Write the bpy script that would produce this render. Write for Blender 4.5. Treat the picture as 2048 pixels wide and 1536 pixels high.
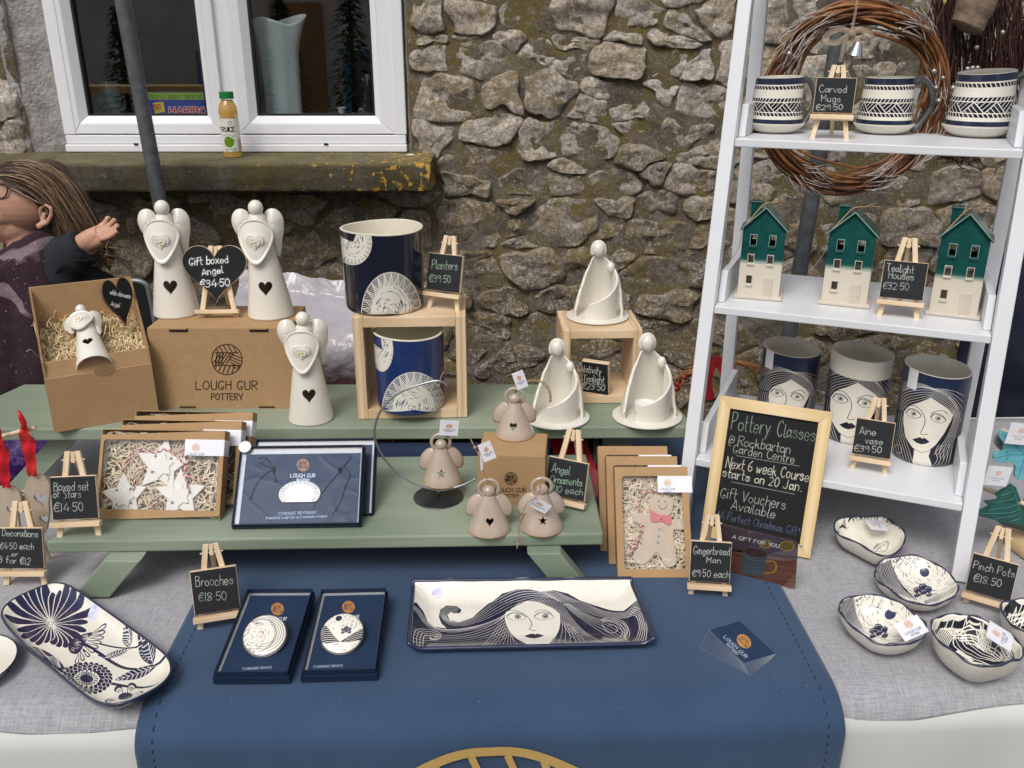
import bpy, bmesh, math, random
import numpy as np
from mathutils import Vector, Matrix, noise
random.seed(7)
S = bpy.context.scene
for o in list(bpy.data.objects): bpy.data.objects.remove(o)

# ---------------------------------------------------------------- camera, sky, sun, exposure
CAMZ = 1.55; PITCH = math.radians(21.0); FPX = 1800.0
cam_data = bpy.data.cameras.new('camera'); cam = bpy.data.objects.new('camera', cam_data)
S.collection.objects.link(cam); S.camera = cam
cam.location = (0, 0, CAMZ); cam.rotation_euler = (math.pi/2-PITCH, 0, 0)
cam_data.sensor_width = 36; cam_data.lens = FPX/2048*36
cam_data.clip_start = 0.05; cam_data.clip_end = 400
S.render.resolution_x = 1024; S.render.resolution_y = 768

SUN_EL = math.radians(52); SUN_AZ = math.radians(205)      # azimuth measured clockwise from +Y
world = bpy.data.worlds.new('World'); S.world = world; world.use_nodes = True
nt = world.node_tree; nt.nodes.clear()
wo = nt.nodes.new('ShaderNodeOutputWorld'); bg = nt.nodes.new('ShaderNodeBackground')
sky = nt.nodes.new('ShaderNodeTexSky'); sky.sky_type = 'NISHITA'; sky.sun_disc = False
sky.sun_elevation = SUN_EL; sky.sun_rotation = SUN_AZ
sky.air_density = 1.0; sky.dust_density = 4.0; sky.ozone_density = 1.0
hs = nt.nodes.new('ShaderNodeHueSaturation'); hs.inputs['Saturation'].default_value = 0.35
nt.links.new(sky.outputs[0], hs.inputs['Color']); nt.links.new(hs.outputs[0], bg.inputs[0])
nt.links.new(bg.outputs[0], wo.inputs[0]); bg.inputs[1].default_value = 0.13
sd = bpy.data.lights.new('sun', 'SUN'); sd.energy = 1.5; sd.angle = math.radians(24); sd.color = (1, .97, .93)
so = bpy.data.objects.new('sun', sd); S.collection.objects.link(so)
dirv = Vector((math.sin(SUN_AZ)*math.cos(SUN_EL), math.cos(SUN_AZ)*math.cos(SUN_EL), math.sin(SUN_EL)))
so.rotation_euler = dirv.to_track_quat('Z', 'Y').to_euler(); so.location = (0, -3, 6)
S.view_settings.view_transform = 'Standard'; S.view_settings.look = 'None'
S.view_settings.gamma = 1; S.view_settings.use_curve_mapping = False; S.view_settings.exposure = 0.0
S.cycles.max_bounces = 8; S.cycles.transparent_max_bounces = 16

# ---------------------------------------------------------------- photograph pixel (2048 x 1536) -> point of the place
CT, ST = math.cos(PITCH), math.sin(PITCH)
CAM = Vector((0, 0, CAMZ))
def ray(px, py):
    a, b = (px-1024)/FPX, (768-py)/FPX
    return Vector((a, CT+b*ST, -ST+b*CT))
def Pz(px, py, z): d = ray(px, py); return CAM + d*((z-CAMZ)/d.z)
def Py(px, py, y): d = ray(px, py); return CAM + d*(y/d.y)
def proj(p):
    d = Vector(p)-CAM; f = d.y*CT-d.z*ST; u = d.y*ST+d.z*CT
    return 1024+FPX*d.x/f, 768-FPX*u/f
def mpp(p):                                                # metres per photograph pixel at p
    d = Vector(p)-CAM; return (d.y*CT-d.z*ST)/FPX
def hitp(px, py, o, n):
    d = ray(px, py); return CAM + d*((Vector(o)-CAM).dot(n)/d.dot(n))

# ---------------------------------------------------------------- objects
def link(o): S.collection.objects.link(o); return o
def tag(o, label=None, cat=None, group=None, kind=None):
    if label: o['label'] = label
    if cat: o['category'] = cat
    if group: o['group'] = group
    if kind: o['kind'] = kind
    return o
def thing(name, label, cat, loc=(0,0,0), rz=0, group=None, mat=None):
    o = link(bpy.data.objects.new(name, None)); o.empty_display_size = .02
    if mat is not None: o.matrix_world = mat
    else: o.location = loc; o.rotation_euler = (0, 0, rz)
    return tag(o, label, cat, group)
def copy_tree(o, parent=None):
    c = o.copy(); link(c)
    if parent: c.parent = parent; c.matrix_parent_inverse = o.matrix_parent_inverse.copy()
    for ch in list(o.children): copy_tree(ch, c)
    return c
class B:
    """collects geometry, then becomes one mesh object"""
    def __init__(s): s.v=[]; s.f=[]; s.uv={}; s.sm=[]
    def add(s, vs, fs, uvs=None, M=None):
        o = len(s.v)
        s.v += [tuple(M@Vector(p)) if M is not None else tuple(p) for p in vs]
        for f in fs: s.f.append(tuple(i+o for i in f))
        if uvs is not None:
            for i, q in enumerate(uvs): s.uv[i+o] = q
        return s
    def box(s, c, d, M=None):
        x,y,z = c; a,b,h = d[0]/2, d[1]/2, d[2]/2
        vs = [(x-a,y-b,z-h),(x+a,y-b,z-h),(x+a,y+b,z-h),(x-a,y+b,z-h),(x-a,y-b,z+h),(x+a,y-b,z+h),(x+a,y+b,z+h),(x-a,y+b,z+h)]
        return s.add(vs, [(0,3,2,1),(4,5,6,7),(0,1,5,4),(1,2,6,5),(2,3,7,6),(3,0,4,7)], None, M)
    def beam(s, p, q, w, t, side=None):
        """bar from p to q, w wide along side, t thick"""
        p, q = Vector(p), Vector(q); d = (q-p).normalized()
        sd_ = Vector(side) if side is not None else d.cross(Vector((0,0,1)) if abs(d.z)<.95 else Vector((0,1,0)))
        sd_ = (sd_-d*sd_.dot(d)).normalized(); n = d.cross(sd_)
        vs = [p+sd_*a*w/2+n*b*t/2 for a,b in ((-1,-1),(1,-1),(1,1),(-1,1))]+[q+sd_*a*w/2+n*b*t/2 for a,b in ((-1,-1),(1,-1),(1,1),(-1,1))]
        return s.add(vs, [(0,3,2,1),(4,5,6,7),(0,1,5,4),(1,2,6,5),(2,3,7,6),(3,0,4,7)])
    def hexa(s, v8):
        return s.add(v8, [(0,3,2,1),(4,5,6,7),(0,1,5,4),(1,2,6,5),(2,3,7,6),(3,0,4,7)])
    def prism(s, poly, t, M=None, y0=0):
        """polygon in x,z pushed t along +y"""
        n = len(poly); vs = [(x,y0,z) for x,z in poly]+[(x,y0+t,z) for x,z in poly]
        from mathutils.geometry import tessellate_polygon
        tri = tessellate_polygon([[Vector((x,z,0)) for x,z in poly]])
        fs = [tuple(q) for q in tri]+[tuple(n+i for i in reversed(q)) for q in tri]
        fs += [(i,(i+1)%n,n+(i+1)%n,n+i) for i in range(n)]
        return s.add(vs, fs, None, M)
    def lathe(s, prof, seg=32, M=None, closed=False, sx=1, sy=1, wob=None):
        vs=[]; n=len(prof)
        for i in range(seg):
            a = 2*math.pi*i/seg; c,si = math.cos(a), math.sin(a)
            for r,z in prof:
                k = wob(a,z) if wob else 1
                vs.append((r*c*sx*k, r*si*sy*k, z))
        fs=[]
        for i in range(seg):
            j=(i+1)%seg
            for k in range(n-1 if not closed else n):
                l=(k+1)%n; fs.append((i*n+k, j*n+k, j*n+l, i*n+l))
        if not closed:
            fs.append(tuple(i*n for i in reversed(range(seg)))); fs.append(tuple(i*n+n-1 for i in range(seg)))
        return s.add(vs, fs, None, M)
    def tube(s, path, r, seg=8, cap=True, closed=False):
        P=[Vector(p) for p in path]; n=len(P)
        R = r if hasattr(r,'__len__') else [r]*n
        up=None; vs=[]
        for i in range(n):
            a = P[(i-1)%n] if (closed or i>0) else P[i]; b = P[(i+1)%n] if (closed or i<n-1) else P[i]
            d=(b-a).normalized() if (b-a).length>1e-9 else Vector((0,0,1))
            if up is None:
                up = d.orthogonal().normalized()
            up = (up-d*up.dot(d)); up = up.normalized() if up.length>1e-6 else d.orthogonal().normalized()
            w = d.cross(up)
            for k in range(seg):
                t=2*math.pi*k/seg; vs.append(P[i]+(up*math.cos(t)+w*math.sin(t))*R[i])
        fs=[]
        for i in range(n if closed else n-1):
            j=(i+1)%n
            for k in range(seg):
                l=(k+1)%seg; fs.append((i*seg+k, i*seg+l, j*seg+l, j*seg+k))
        if cap and not closed:
            fs.append(tuple(reversed(range(seg)))); fs.append(tuple((n-1)*seg+k for k in range(seg)))
        return s.add(vs, fs)
    def grid(s, fn, nu, nv, wu=False, uvf=None):
        vs=[]; uv=[]
        for i in range(nu+(0 if wu else 1)):
            for j in range(nv+1):
                u,v=i/nu, j/nv; vs.append(fn(u,v)); uv.append(uvf(u,v) if uvf else (u,v))
        fs=[]
        for i in range(nu):
            ii=(i+1)%nu if wu else i+1
            for j in range(nv): fs.append((i*(nv+1)+j, ii*(nv+1)+j, ii*(nv+1)+j+1, i*(nv+1)+j+1))
        return s.add(vs, fs, uv)
    def ball(s, c, r, seg=20, M=None):
        rx,ry,rz = r if hasattr(r,'__len__') else (r,r,r)
        vs=[]; n=seg//2
        for i in range(seg):
            for j in range(1,n):
                a=2*math.pi*i/seg; b=math.pi*j/n-math.pi/2
                vs.append((c[0]+rx*math.cos(a)*math.cos(b), c[1]+ry*math.sin(a)*math.cos(b), c[2]+rz*math.sin(b)))
        m=n-1; fs=[]
        for i in range(seg):
            j=(i+1)%seg
            for k in range(m-1): fs.append((i*m+k, j*m+k, j*m+k+1, i*m+k+1))
        b0=len(vs); vs += [(c[0],c[1],c[2]-rz),(c[0],c[1],c[2]+rz)]
        for i in range(seg):
            j=(i+1)%seg; fs.append((b0, j*m, i*m)); fs.append((b0+1, i*m+m-1, j*m+m-1))
        return s.add(vs, fs, None, M)
    def mesh(s, name, mat, smooth=False):
        me = bpy.data.meshes.new(name); me.from_pydata([tuple(v) for v in s.v], [], s.f); me.validate()
        if s.uv:
            l = me.uv_layers.new(name='uv')
            for lp in me.loops: l.data[lp.index].uv = s.uv.get(lp.vertex_index, (0,0))
        if mat: me.materials.append(mat)
        bm = bmesh.new(); bm.from_mesh(me)
        if not s.uv: bmesh.ops.recalc_face_normals(bm, faces=bm.faces)
        bm.to_mesh(me); bm.free()
        if smooth:
            me.polygons.foreach_set('use_smooth', [True]*len(me.polygons))
            if isinstance(smooth, (int,float)) and smooth is not True:
                me.set_sharp_from_angle(angle=math.radians(smooth))
        return me
    def build(s, name, mat, parent=None, smooth=False, bevel=0, label=None, kind=None):
        o = link(bpy.data.objects.new(name, s.mesh(name, mat, smooth)))
        if parent: o.parent = parent
        if bevel:
            m = o.modifiers.new('bevel','BEVEL'); m.width = bevel; m.segments = 2; m.limit_method='ANGLE'; m.angle_limit=math.radians(40)
            m.harden_normals = False
        if label: o['label']=label
        if kind: o['kind']=kind
        return o
def bake(o):
    dg = bpy.context.evaluated_depsgraph_get(); dg.update()
    me = bpy.data.meshes.new_from_object(o.evaluated_get(dg)); old=o.data; o.modifiers.clear(); o.data = me; me.name = old.name
def cut(o, cutter_b, M=None):
    """real hole: subtract, then throw the cutter away"""
    bpy.context.view_layer.update(); c = link(bpy.data.objects.new('cutter', cutter_b.mesh('cutter', None)))
    c.matrix_world = o.matrix_world if M is None else M
    m = o.modifiers.new('b','BOOLEAN'); m.operation='DIFFERENCE'; m.object=c; m.solver='EXACT'
    bpy.context.view_layer.update(); bake(o); bpy.data.objects.remove(c)
def frame(o, x, z):
    """matrix with local x, local z (up), y = z cross x pointing away"""
    x = Vector(x).normalized(); z=Vector(z); z=(z-x*z.dot(x)).normalized(); y = z.cross(x)
    return Matrix(((x.x,y.x,z.x,o[0]),(x.y,y.y,z.y,o[1]),(x.z,y.z,z.z,o[2]),(0,0,0,1)))
def crom(pts, n=6, closed=False):
    P=[Vector(p) for p in pts]; out=[]; m=len(P)
    rng = range(m if closed else m-1)
    for i in rng:
        a=P[(i-1)%m] if closed or i>0 else P[0]*2-P[1]
        b=P[i]; c=P[(i+1)%m]; d=P[(i+2)%m] if closed or i<m-2 else P[-1]*2-P[-2]
        for k in range(n):
            t=k/n; out.append(.5*((2*b)+(c-a)*t+(2*a-5*b+4*c-d)*t*t+(-a+3*b-3*c+d)*t*t*t))
    if not closed: out.append(P[-1])
    return out
def panel(BL, BR, z, TL=None, TR=None, Yl=None):
    """a leaning rectangle standing on height z: bottom corners and top corners given in photograph pixels.
    returns matrix (x right, z up along the panel, y away), width, length"""
    a, b = Pz(*BL, z), Pz(*BR, z); w=(b-a).length; x=(b-a)/w; back=Vector((-x.y,x.x,0))
    best=None
    lo,hi,l0,l1=20,110,.02,.6
    for it in range(4):
        for i in range(25):
            for j in range(25):
                bt=lo+(hi-lo)*i/24; L=l0+(l1-l0)*j/24
                d=back*math.cos(math.radians(bt))+Vector((0,0,1))*math.sin(math.radians(bt)); e=0
                for T,s_ in ((TL,a),(TR,b)):
                    if T:
                        q=proj(s_+d*L); e+=(q[0]-T[0])**2+(q[1]-T[1])**2
                if best is None or e<best[0]: best=(e,bt,L,d)
        r=(hi-lo)/10; lo,hi=best[1]-r,best[1]+r; r=(l1-l0)/10; l0,l1=max(.01,best[2]-r),best[2]+r
    return frame(a, x, best[3]), w, best[2]
# ---------------------------------------------------------------- drawing into generated textures (flat print, glaze drawing, chalk)
G = {'A':"023962 1454",'B':"0209 ~093958473606 ~0646544202",'C':"~58493918060413224253",'D':"0209 ~09395765532202",'E':"59090252 0646",
'F':"590902 0646",'G':"~58493918060413224254 5434",'H':"0209 5259 0656",'I':"0209",'J':"~4943321203",'K':"0209 5905 1652",'L':"090252",
'M':"0209356962",'N':"02095259",'O':"~39180604133253655839",'P':"0209 ~0939584605",'R':"0209 ~0939584605 2552",'S':"~58491908173645534212",
'T':"0969 3932",'U':"~09041232535559",'V':"093269",'W':"0912375269",'Y':"0935 6932",'X':"0259 0952",
'a':"~45260503122343 ~464352",'b':"0902 ~052645432203",'c':"~45261504123243",'d':"~45261504123243 4942",'e':"~044445260503123243",
'f':"~49291812 0636",'g':"~45261504123243 ~4641301001",'h':"0902 ~05264542",'i':"0602 0808",'k':"0902 3604 1542",'l':"~09031222",
'm':"0602 ~05163532 ~35466562",'n':"0602 ~05264542",'o':"~26050322434526",'p':"0600 ~052645432203",'r':"0602 ~042636",
's':"~45260534432203",'t':"~19132232 0636",'u':"~0603122243 4642",'v':"062246",'w':"0612354266",'x':"0642 4602",'y':"0623 4610",
'0':"~29070422444729",'1':"1912",'2':"~0829484602 0242",'3':"~0829483616 ~1636442203",'4':"390454 4642",'5':"490906 ~0636442203",
'6':"~39060322433505",'7':"094922",'8':"~290816442203364829",'9':"~482907264842",'€':"~58492906042253 0747 0545",
'.':"1212",'·':"1515",'*':"2629 1837 1738",'@':"~45362515133354572817041131",'Á':"023962 1454 3949",' ':"",'%':"0259 0808 5252"}
ADV = {'I':2,'i':2,'l':3,'.':3,'·':3,'1':3.2,' ':4,'m':8,'w':8,'M':8,'W':8,'O':8,'T':7.5,'A':7.5,'V':7.5,'N':7,'G':7.2,'H':7.2,'U':7,'f':5,'t':4.6,'r':4.8}
def glyph(ch):
    out=[]
    for st in G.get(ch,"").split():
        sm = st[0]=='~'; st=st.lstrip('~'); pts=[(int(st[i]),int(st[i+1])) for i in range(0,len(st)-1,2)]
        if sm and len(pts)>2: pts=[(p.x,p.y) for p in crom([(x,y,0) for x,y in pts],5)]
        out.append(pts)
    return out
def text_strokes(s, jit=.0, rnd=None):
    x=0; out=[]
    for ch in s:
        dy = (rnd.random()-.5)*jit if rnd else 0
        kx,ky,sh=(1+rnd.uniform(-.09,.09)*min(1,jit*3),1+rnd.uniform(-.10,.10)*min(1,jit*3),rnd.uniform(-.02,.10)*min(1,jit*3)) if rnd else (1,1,0)
        for st in glyph(ch): out.append([(x+a*kx+(b-2)*sh, (b-2)*ky+dy) for a,b in st])
        x += ADV.get(ch, 6 if not ch.isupper() else 7)
    return out, max(x-1.2,1)
class Tex:
    """canvas whose drawing calls take photograph pixels; mp turns them into canvas pixels"""
    def __init__(s, w, h, bg, mp=None, k=1.0):
        s.w,s.h=int(w),int(h); s.a=np.empty((s.h,s.w,3),np.float32); s.a[:]=bg; s.mp=mp or (lambda x,y:(x,y)); s.k=k
    def P(s, pts): return [s.mp(x,y) for x,y in pts]
    def _blend(s, x0,x1,y0,y1,m,col):
        if callable(col): col=col()
        s.a[y0:y1,x0:x1]=s.a[y0:y1,x0:x1]*(1-m[...,None])+np.array(col,np.float32)*m[...,None]
    def line(s, pts, col, wd=1.0, smooth=False, raw=False, wd1=None, al=1.0):
        if smooth and len(pts)>2: pts=[(p.x,p.y) for p in crom([(x,y,0) for x,y in pts],6)]
        q=pts if raw else s.P(pts); wd=wd*(1 if raw else s.k); wd1=wd if wd1 is None else wd1*(1 if raw else s.k)
        if len(q)==1: q=q+q
        n=len(q)-1
        xs=[p[0] for p in q]; ys=[p[1] for p in q]; pad=max(wd,wd1)/2+2
        X0,X1=max(0,int(min(xs)-pad)),min(s.w,int(max(xs)+pad)+1); Y0,Y1=max(0,int(min(ys)-pad)),min(s.h,int(max(ys)+pad)+1)
        if X1<=X0 or Y1<=Y0: return
        M=np.zeros((Y1-Y0,X1-X0),np.float32)
        for i in range(n):
            (ax,ay),(bx,by)=q[i],q[i+1]; r=(wd+(wd1-wd)*i/max(1,n))/2
            x0,x1=max(0,int(min(ax,bx)-r-1.5)),min(s.w,int(max(ax,bx)+r+2.5)); y0,y1=max(0,int(min(ay,by)-r-1.5)),min(s.h,int(max(ay,by)+r+2.5))
            if x1<=x0 or y1<=y0: continue
            yy,xx=np.mgrid[y0:y1,x0:x1]; xx=xx+.5; yy=yy+.5
            dx,dy=bx-ax,by-ay; L=dx*dx+dy*dy
            t=np.clip(((xx-ax)*dx+(yy-ay)*dy)/L,0,1) if L>1e-9 else 0
            d=np.hypot(xx-ax-t*dx, yy-ay-t*dy); m=np.clip(r-d+.5,0,1)*min(1,r*2+.15)
            sub=M[y0-Y0:y1-Y0,x0-X0:x1-X0]; np.maximum(sub,m,out=sub)
        s._blend(X0,X1,Y0,Y1,M*al,col)
    def poly(s, pts, col, smooth=False, raw=False, al=1.0):
        if smooth: pts=[(p.x,p.y) for p in crom([(x,y,0) for x,y in pts],6,True)]
        q=pts if raw else s.P(pts); xs=[p[0] for p in q]; ys=[p[1] for p in q]
        x0,x1=max(0,int(min(xs))-1),min(s.w,int(max(xs))+2); y0,y1=max(0,int(min(ys))-1),min(s.h,int(max(ys))+2)
        if x1<=x0 or y1<=y0: return
        SS=3; acc=np.zeros((y1-y0,(x1-x0)*SS),np.float32); gx=(np.arange((x1-x0)*SS)+.5)/SS+x0
        n=len(q)
        for k in range(SS):
            for r in range(y1-y0):
                y=y0+r+(k+.5)/SS; cr=[]
                for i in range(n):
                    (ax,ay),(bx,by)=q[i],q[(i+1)%n]
                    if (ay<=y)!=(by<=y): cr.append(ax+(y-ay)*(bx-ax)/(by-ay))
                cr.sort()
                for i in range(0,len(cr)-1,2):
                    a=np.searchsorted(gx,cr[i]); b=np.searchsorted(gx,cr[i+1]); acc[r,a:b]+=1
        m=acc.reshape(y1-y0,x1-x0,SS).mean(2)/SS
        s._blend(x0,x1,y0,y1,np.clip(m,0,1)*al,col)
    def ell(s, cx, cy, rx, ry, col, rot=0, n=28, al=1.0, raw=False):
        c,si=math.cos(rot),math.sin(rot)
        s.poly([(cx+rx*math.cos(t)*c-ry*math.sin(t)*si, cy+rx*math.cos(t)*si+ry*math.sin(t)*c) for t in [2*math.pi*i/n for i in range(n)]],col,al=al,raw=raw)
    def ring(s, cx, cy, rx, ry, col, wd=1, rot=0, a0=0, a1=360, n=30, raw=False):
        c,si=math.cos(rot),math.sin(rot)
        s.line([(cx+rx*math.cos(t)*c-ry*math.sin(t)*si, cy+rx*math.cos(t)*si+ry*math.sin(t)*c) for t in [math.radians(a0+(a1-a0)*i/n) for i in range(n+1)]],col,wd,raw=raw)
    def text(s, st, p0, p1, h, col, wd=1.3, jit=.35, up=None, slant=0, raw=False, seed=1):
        """baseline from p0 to p1 in pixels, capital height h"""
        rnd=random.Random(len(st)*31+seed); strokes,L=text_strokes(st,jit,rnd)
        dx,dy=(p1[0]-p0[0])/L,(p1[1]-p0[1])/L; n=math.hypot(dx,dy)
        if up is None: up=(dy/n,-dx/n)
        ux,uy=up[0]*h/7,up[1]*h/7
        for q in strokes:
            pq=[(p0[0]+(x+slant*y)*dx+y*ux, p0[1]+(x+slant*y)*dy+y*uy) for x,y in q]
            if jit: s.line(pq,col,wd*rnd.uniform(.8,1.15),raw=raw,wd1=wd*rnd.uniform(.55,1.1),al=rnd.uniform(.78,1)); s.line(pq,col,wd*3.2,raw=raw,al=.07)
            else: s.line(pq,col,wd,raw=raw)
    def flow(s, A, C, n, col, wd=1.2, t0=0, t1=1, wd1=None):
        A=[(p.x,p.y) for p in crom([(x,y,0) for x,y in A],8)]; C=[(p.x,p.y) for p in crom([(x,y,0) for x,y in C],8)]
        m=40
        def rs(c,t): f=t*(len(c)-1); i=min(int(f),len(c)-2); g=f-i; return (c[i][0]*(1-g)+c[i+1][0]*g, c[i][1]*(1-g)+c[i+1][1]*g)
        for k in range(n):
            t=t0+(t1-t0)*(k/(n-1) if n>1 else .5)
            s.line([tuple(a*(1-t)+c*t for a,c in zip(rs(A,j/m),rs(C,j/m))) for j in range(m+1)],col,wd,wd1=wd1)
    def grain(s, amt=.02, seed=1, scale=1):
        r=np.random.RandomState(seed).randn(s.h//scale+1,s.w//scale+1).astype(np.float32)*amt
        s.a+= np.kron(r,np.ones((scale,scale),np.float32))[:s.h,:s.w,None]
    def image(s, name):
        im=bpy.data.images.new(name,s.w,s.h,alpha=False); out=np.ones((s.h,s.w,4),np.float32)
        out[...,:3]=np.clip(s.a[::-1],0,1); im.pixels.foreach_set(out.ravel()); im.update(); im.pack(); return im
def logo(t, cx, cy, rx, ry, col, wd=1.0, gap=None, rot=0, raw=False, fill=None):
    """round woven mark: ring with slanting bands"""
    c,si=math.cos(rot),math.sin(rot)
    T=lambda x,y:(cx+x*rx*c-y*ry*si, cy+x*rx*si+y*ry*c)
    if fill: t.ell(cx,cy,rx,ry,fill,rot,raw=raw)
    else: t.ring(cx,cy,rx,ry,col,wd,rot,raw=raw)
    def seg(a,b,w=1):
        q=[]
        for (x,y) in (a,b): q.append(T(x,y))
        t.line(q,col,wd*w,raw=raw)
    def clipseg(x0,y0,x1,y1):
        pts=[(x0+(x1-x0)*k/24,y0+(y1-y0)*k/24) for k in range(25)]; pts=[p for p in pts if p[0]**2+p[1]**2<.86]
        if len(pts)>2: seg(pts[0],pts[-1])
    for k in range(7):
        x=-.85+k*.3; clipseg(x,-.95,x+.28,-.5)          # top row
    for k in range(5):
        o=-.75+k*.2; clipseg(o,.32,o+.1+ .0, -.42+.0) if k%1==0 and k<3 else None
    for k in range(5):
        clipseg(-.95+k*.22, .3, -.45+k*.22-.15*k*0, -.38)  # left band
    for k in range(5):
        clipseg(.1+k*.05, -.42+k*.2, .95, -.1+k*.22)       # right band
    for k in range(7):
        x=-.9+k*.3; clipseg(x+.2,.42,x,.95)              # bottom row
    clipseg(-1,-.45,1,-.45); clipseg(-1,.38,1,.38)
def brand(t, cx, cy, w, col, lcol=None, wd=1.0, r=.2, dirv=(1,0), upv=None, fill=None, fcol=None):
    """round mark over two lines of lettering, w = width of the first line, centre of the mark at cx,cy"""
    dx,dy=dirv; n=math.hypot(dx,dy); dx/=n; dy/=n; ux,uy = upv if upv else (dy,-dx)
    rot=math.atan2(dy,dx); R=w*r; lcol=lcol or col
    logo(t,cx,cy,R,R*math.hypot(ux,uy),fcol or col,wd,rot=rot,fill=fill)
    h=w*.135
    b=(cx-ux*(R+h*1.75), cy-uy*(R+h*1.75))
    t.text("LOUGH GUR",(b[0]-dx*w/2,b[1]-dy*w/2),(b[0]+dx*w/2,b[1]+dy*w/2),h*math.hypot(ux,uy),lcol,wd,jit=0,up=(ux/math.hypot(ux,uy),uy/math.hypot(ux,uy)))
    b=(b[0]-ux*h*1.25, b[1]-uy*h*1.25)
    t.text("POTTERY",(b[0]-dx*w*.25,b[1]-dy*w*.25),(b[0]+dx*w*.25,b[1]+dy*w*.25),h*.75*math.hypot(ux,uy),lcol,wd*.9,jit=0,up=(ux/math.hypot(ux,uy),uy/math.hypot(ux,uy)))

# ---------------------------------------------------------------- materials
MATS={}
def clearfilm(name,f0,tint,rough,bst=0):
    """thin clear sheet: straight-through plus mirror, Schlick by facing (works from both sides)"""
    m=bpy.data.materials.new(name); m.use_nodes=True; n=m.node_tree; n.nodes.clear()
    o=n.nodes.new('ShaderNodeOutputMaterial'); a=n.nodes.new('ShaderNodeBsdfTransparent'); a.inputs[0].default_value=(*tint,1); b=n.nodes.new('ShaderNodeBsdfGlossy'); b.inputs['Roughness'].default_value=rough
    lw=n.nodes.new('ShaderNodeLayerWeight'); lw.inputs[0].default_value=.5; pw=n.nodes.new('ShaderNodeMath'); pw.operation='POWER'; pw.inputs[1].default_value=4; L(n,lw.outputs['Facing'],pw.inputs[0])
    ma=n.nodes.new('ShaderNodeMath'); ma.operation='MULTIPLY_ADD'; ma.inputs[1].default_value=1-f0; ma.inputs[2].default_value=f0; L(n,pw.outputs[0],ma.inputs[0])
    mx=n.nodes.new('ShaderNodeMixShader'); L(n,ma.outputs[0],mx.inputs[0]); L(n,a.outputs[0],mx.inputs[1]); L(n,b.outputs[0],mx.inputs[2]); L(n,mx.outputs[0],o.inputs[0])
    if bst:
        bn=n.nodes.new('ShaderNodeBump'); bn.inputs['Strength'].default_value=bst; bn.inputs['Distance'].default_value=.002; L(n,noisy(n,coords(n),18,3,.5,1.2),bn.inputs['Height']); L(n,bn.outputs[0],b.inputs['Normal'])
    return m
def newmat(name):
    m=bpy.data.materials.new(name); m.use_nodes=True; n=m.node_tree; n.nodes.clear()
    o=n.nodes.new('ShaderNodeOutputMaterial'); p=n.nodes.new('ShaderNodeBsdfPrincipled'); n.links.new(p.outputs[0],o.inputs[0])
    return m,n,p
def N(n, t, **k):
    x=n.nodes.new(t)
    for a,b in k.items():
        if a in x.inputs.keys() if hasattr(x.inputs,'keys') else False: x.inputs[a].default_value=b
        else: setattr(x,a,b)
    return x
def L(n,a,b): n.links.new(a,b)
def coords(n, scale=(1,1,1), kind='Object'):
    tc=n.nodes.new('ShaderNodeTexCoord'); mp=n.nodes.new('ShaderNodeMapping'); mp.inputs['Scale'].default_value=scale
    L(n,tc.outputs[kind],mp.inputs[0]); return mp.outputs[0]
def ramp(n, fac, stops):
    r=n.nodes.new('ShaderNodeValToRGB'); e=r.color_ramp.elements
    while len(e)<len(stops): e.new(.5)
    for i,(p,c) in enumerate(stops): e[i].position=p; e[i].color=(*c,1) if len(c)==3 else c
    L(n,fac,r.inputs[0]); return r.outputs[0]
def mixc(n, fac, a, b, mode='MIX'):
    m=n.nodes.new('ShaderNodeMix'); m.data_type='RGBA'; m.blend_type=mode
    for i,x in ((0,fac),(6,a),(7,b)):
        if isinstance(x,(int,float)): m.inputs[i].default_value=x
        elif isinstance(x,tuple): m.inputs[i].default_value=(*x,1) if len(x)==3 else x
        else: L(n,x,m.inputs[i])
    return m.outputs[2]
def noisy(n, co, scale, detail=4, rough=.55, dist=0):
    t=n.nodes.new('ShaderNodeTexNoise'); t.inputs['Scale'].default_value=scale; t.inputs['Detail'].default_value=detail
    t.inputs['Roughness'].default_value=rough; t.inputs['Distortion'].default_value=dist
    if co is not None: L(n,co,t.inputs['Vector'])
    return t.outputs[0]
def bump(n, p, h, strength=.3, dist=.001):
    b=n.nodes.new('ShaderNodeBump'); b.inputs['Strength'].default_value=strength; b.inputs['Distance'].default_value=dist
    L(n,h,b.inputs['Height']); L(n,b.outputs[0],p.inputs['Normal'])
def mat(name, col, rough=.5, var=.12, sc=30, bmp=0, bsc=200, coat=0, metal=0, spec=.5, bdist=.0006, sss=0, trans=0, ior=1.45, alpha=1):
    if name in MATS: return MATS[name]
    m,n,p=newmat(name); co=coords(n)
    f=noisy(n,co,sc,5,.6)
    dark=tuple(c*(1-var) for c in col); lite=tuple(min(1,c*(1+var)) for c in col)
    L(n,ramp(n,f,[(.3,dark),(.7,lite)]),p.inputs['Base Color'])
    p.inputs['Roughness'].default_value=rough; p.inputs['Coat Weight'].default_value=coat; p.inputs['Coat Roughness'].default_value=.08
    p.inputs['Metallic'].default_value=metal; p.inputs['Specular IOR Level'].default_value=spec
    p.inputs['Transmission Weight'].default_value=trans; p.inputs['IOR'].default_value=ior; p.inputs['Alpha'].default_value=alpha
    if sss: p.inputs['Subsurface Weight'].default_value=sss; p.inputs['Subsurface Scale'].default_value=.005
    if bmp: bump(n,p,noisy(n,co,bsc,3),bmp,bdist)
    MATS[name]=m; return m
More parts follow.
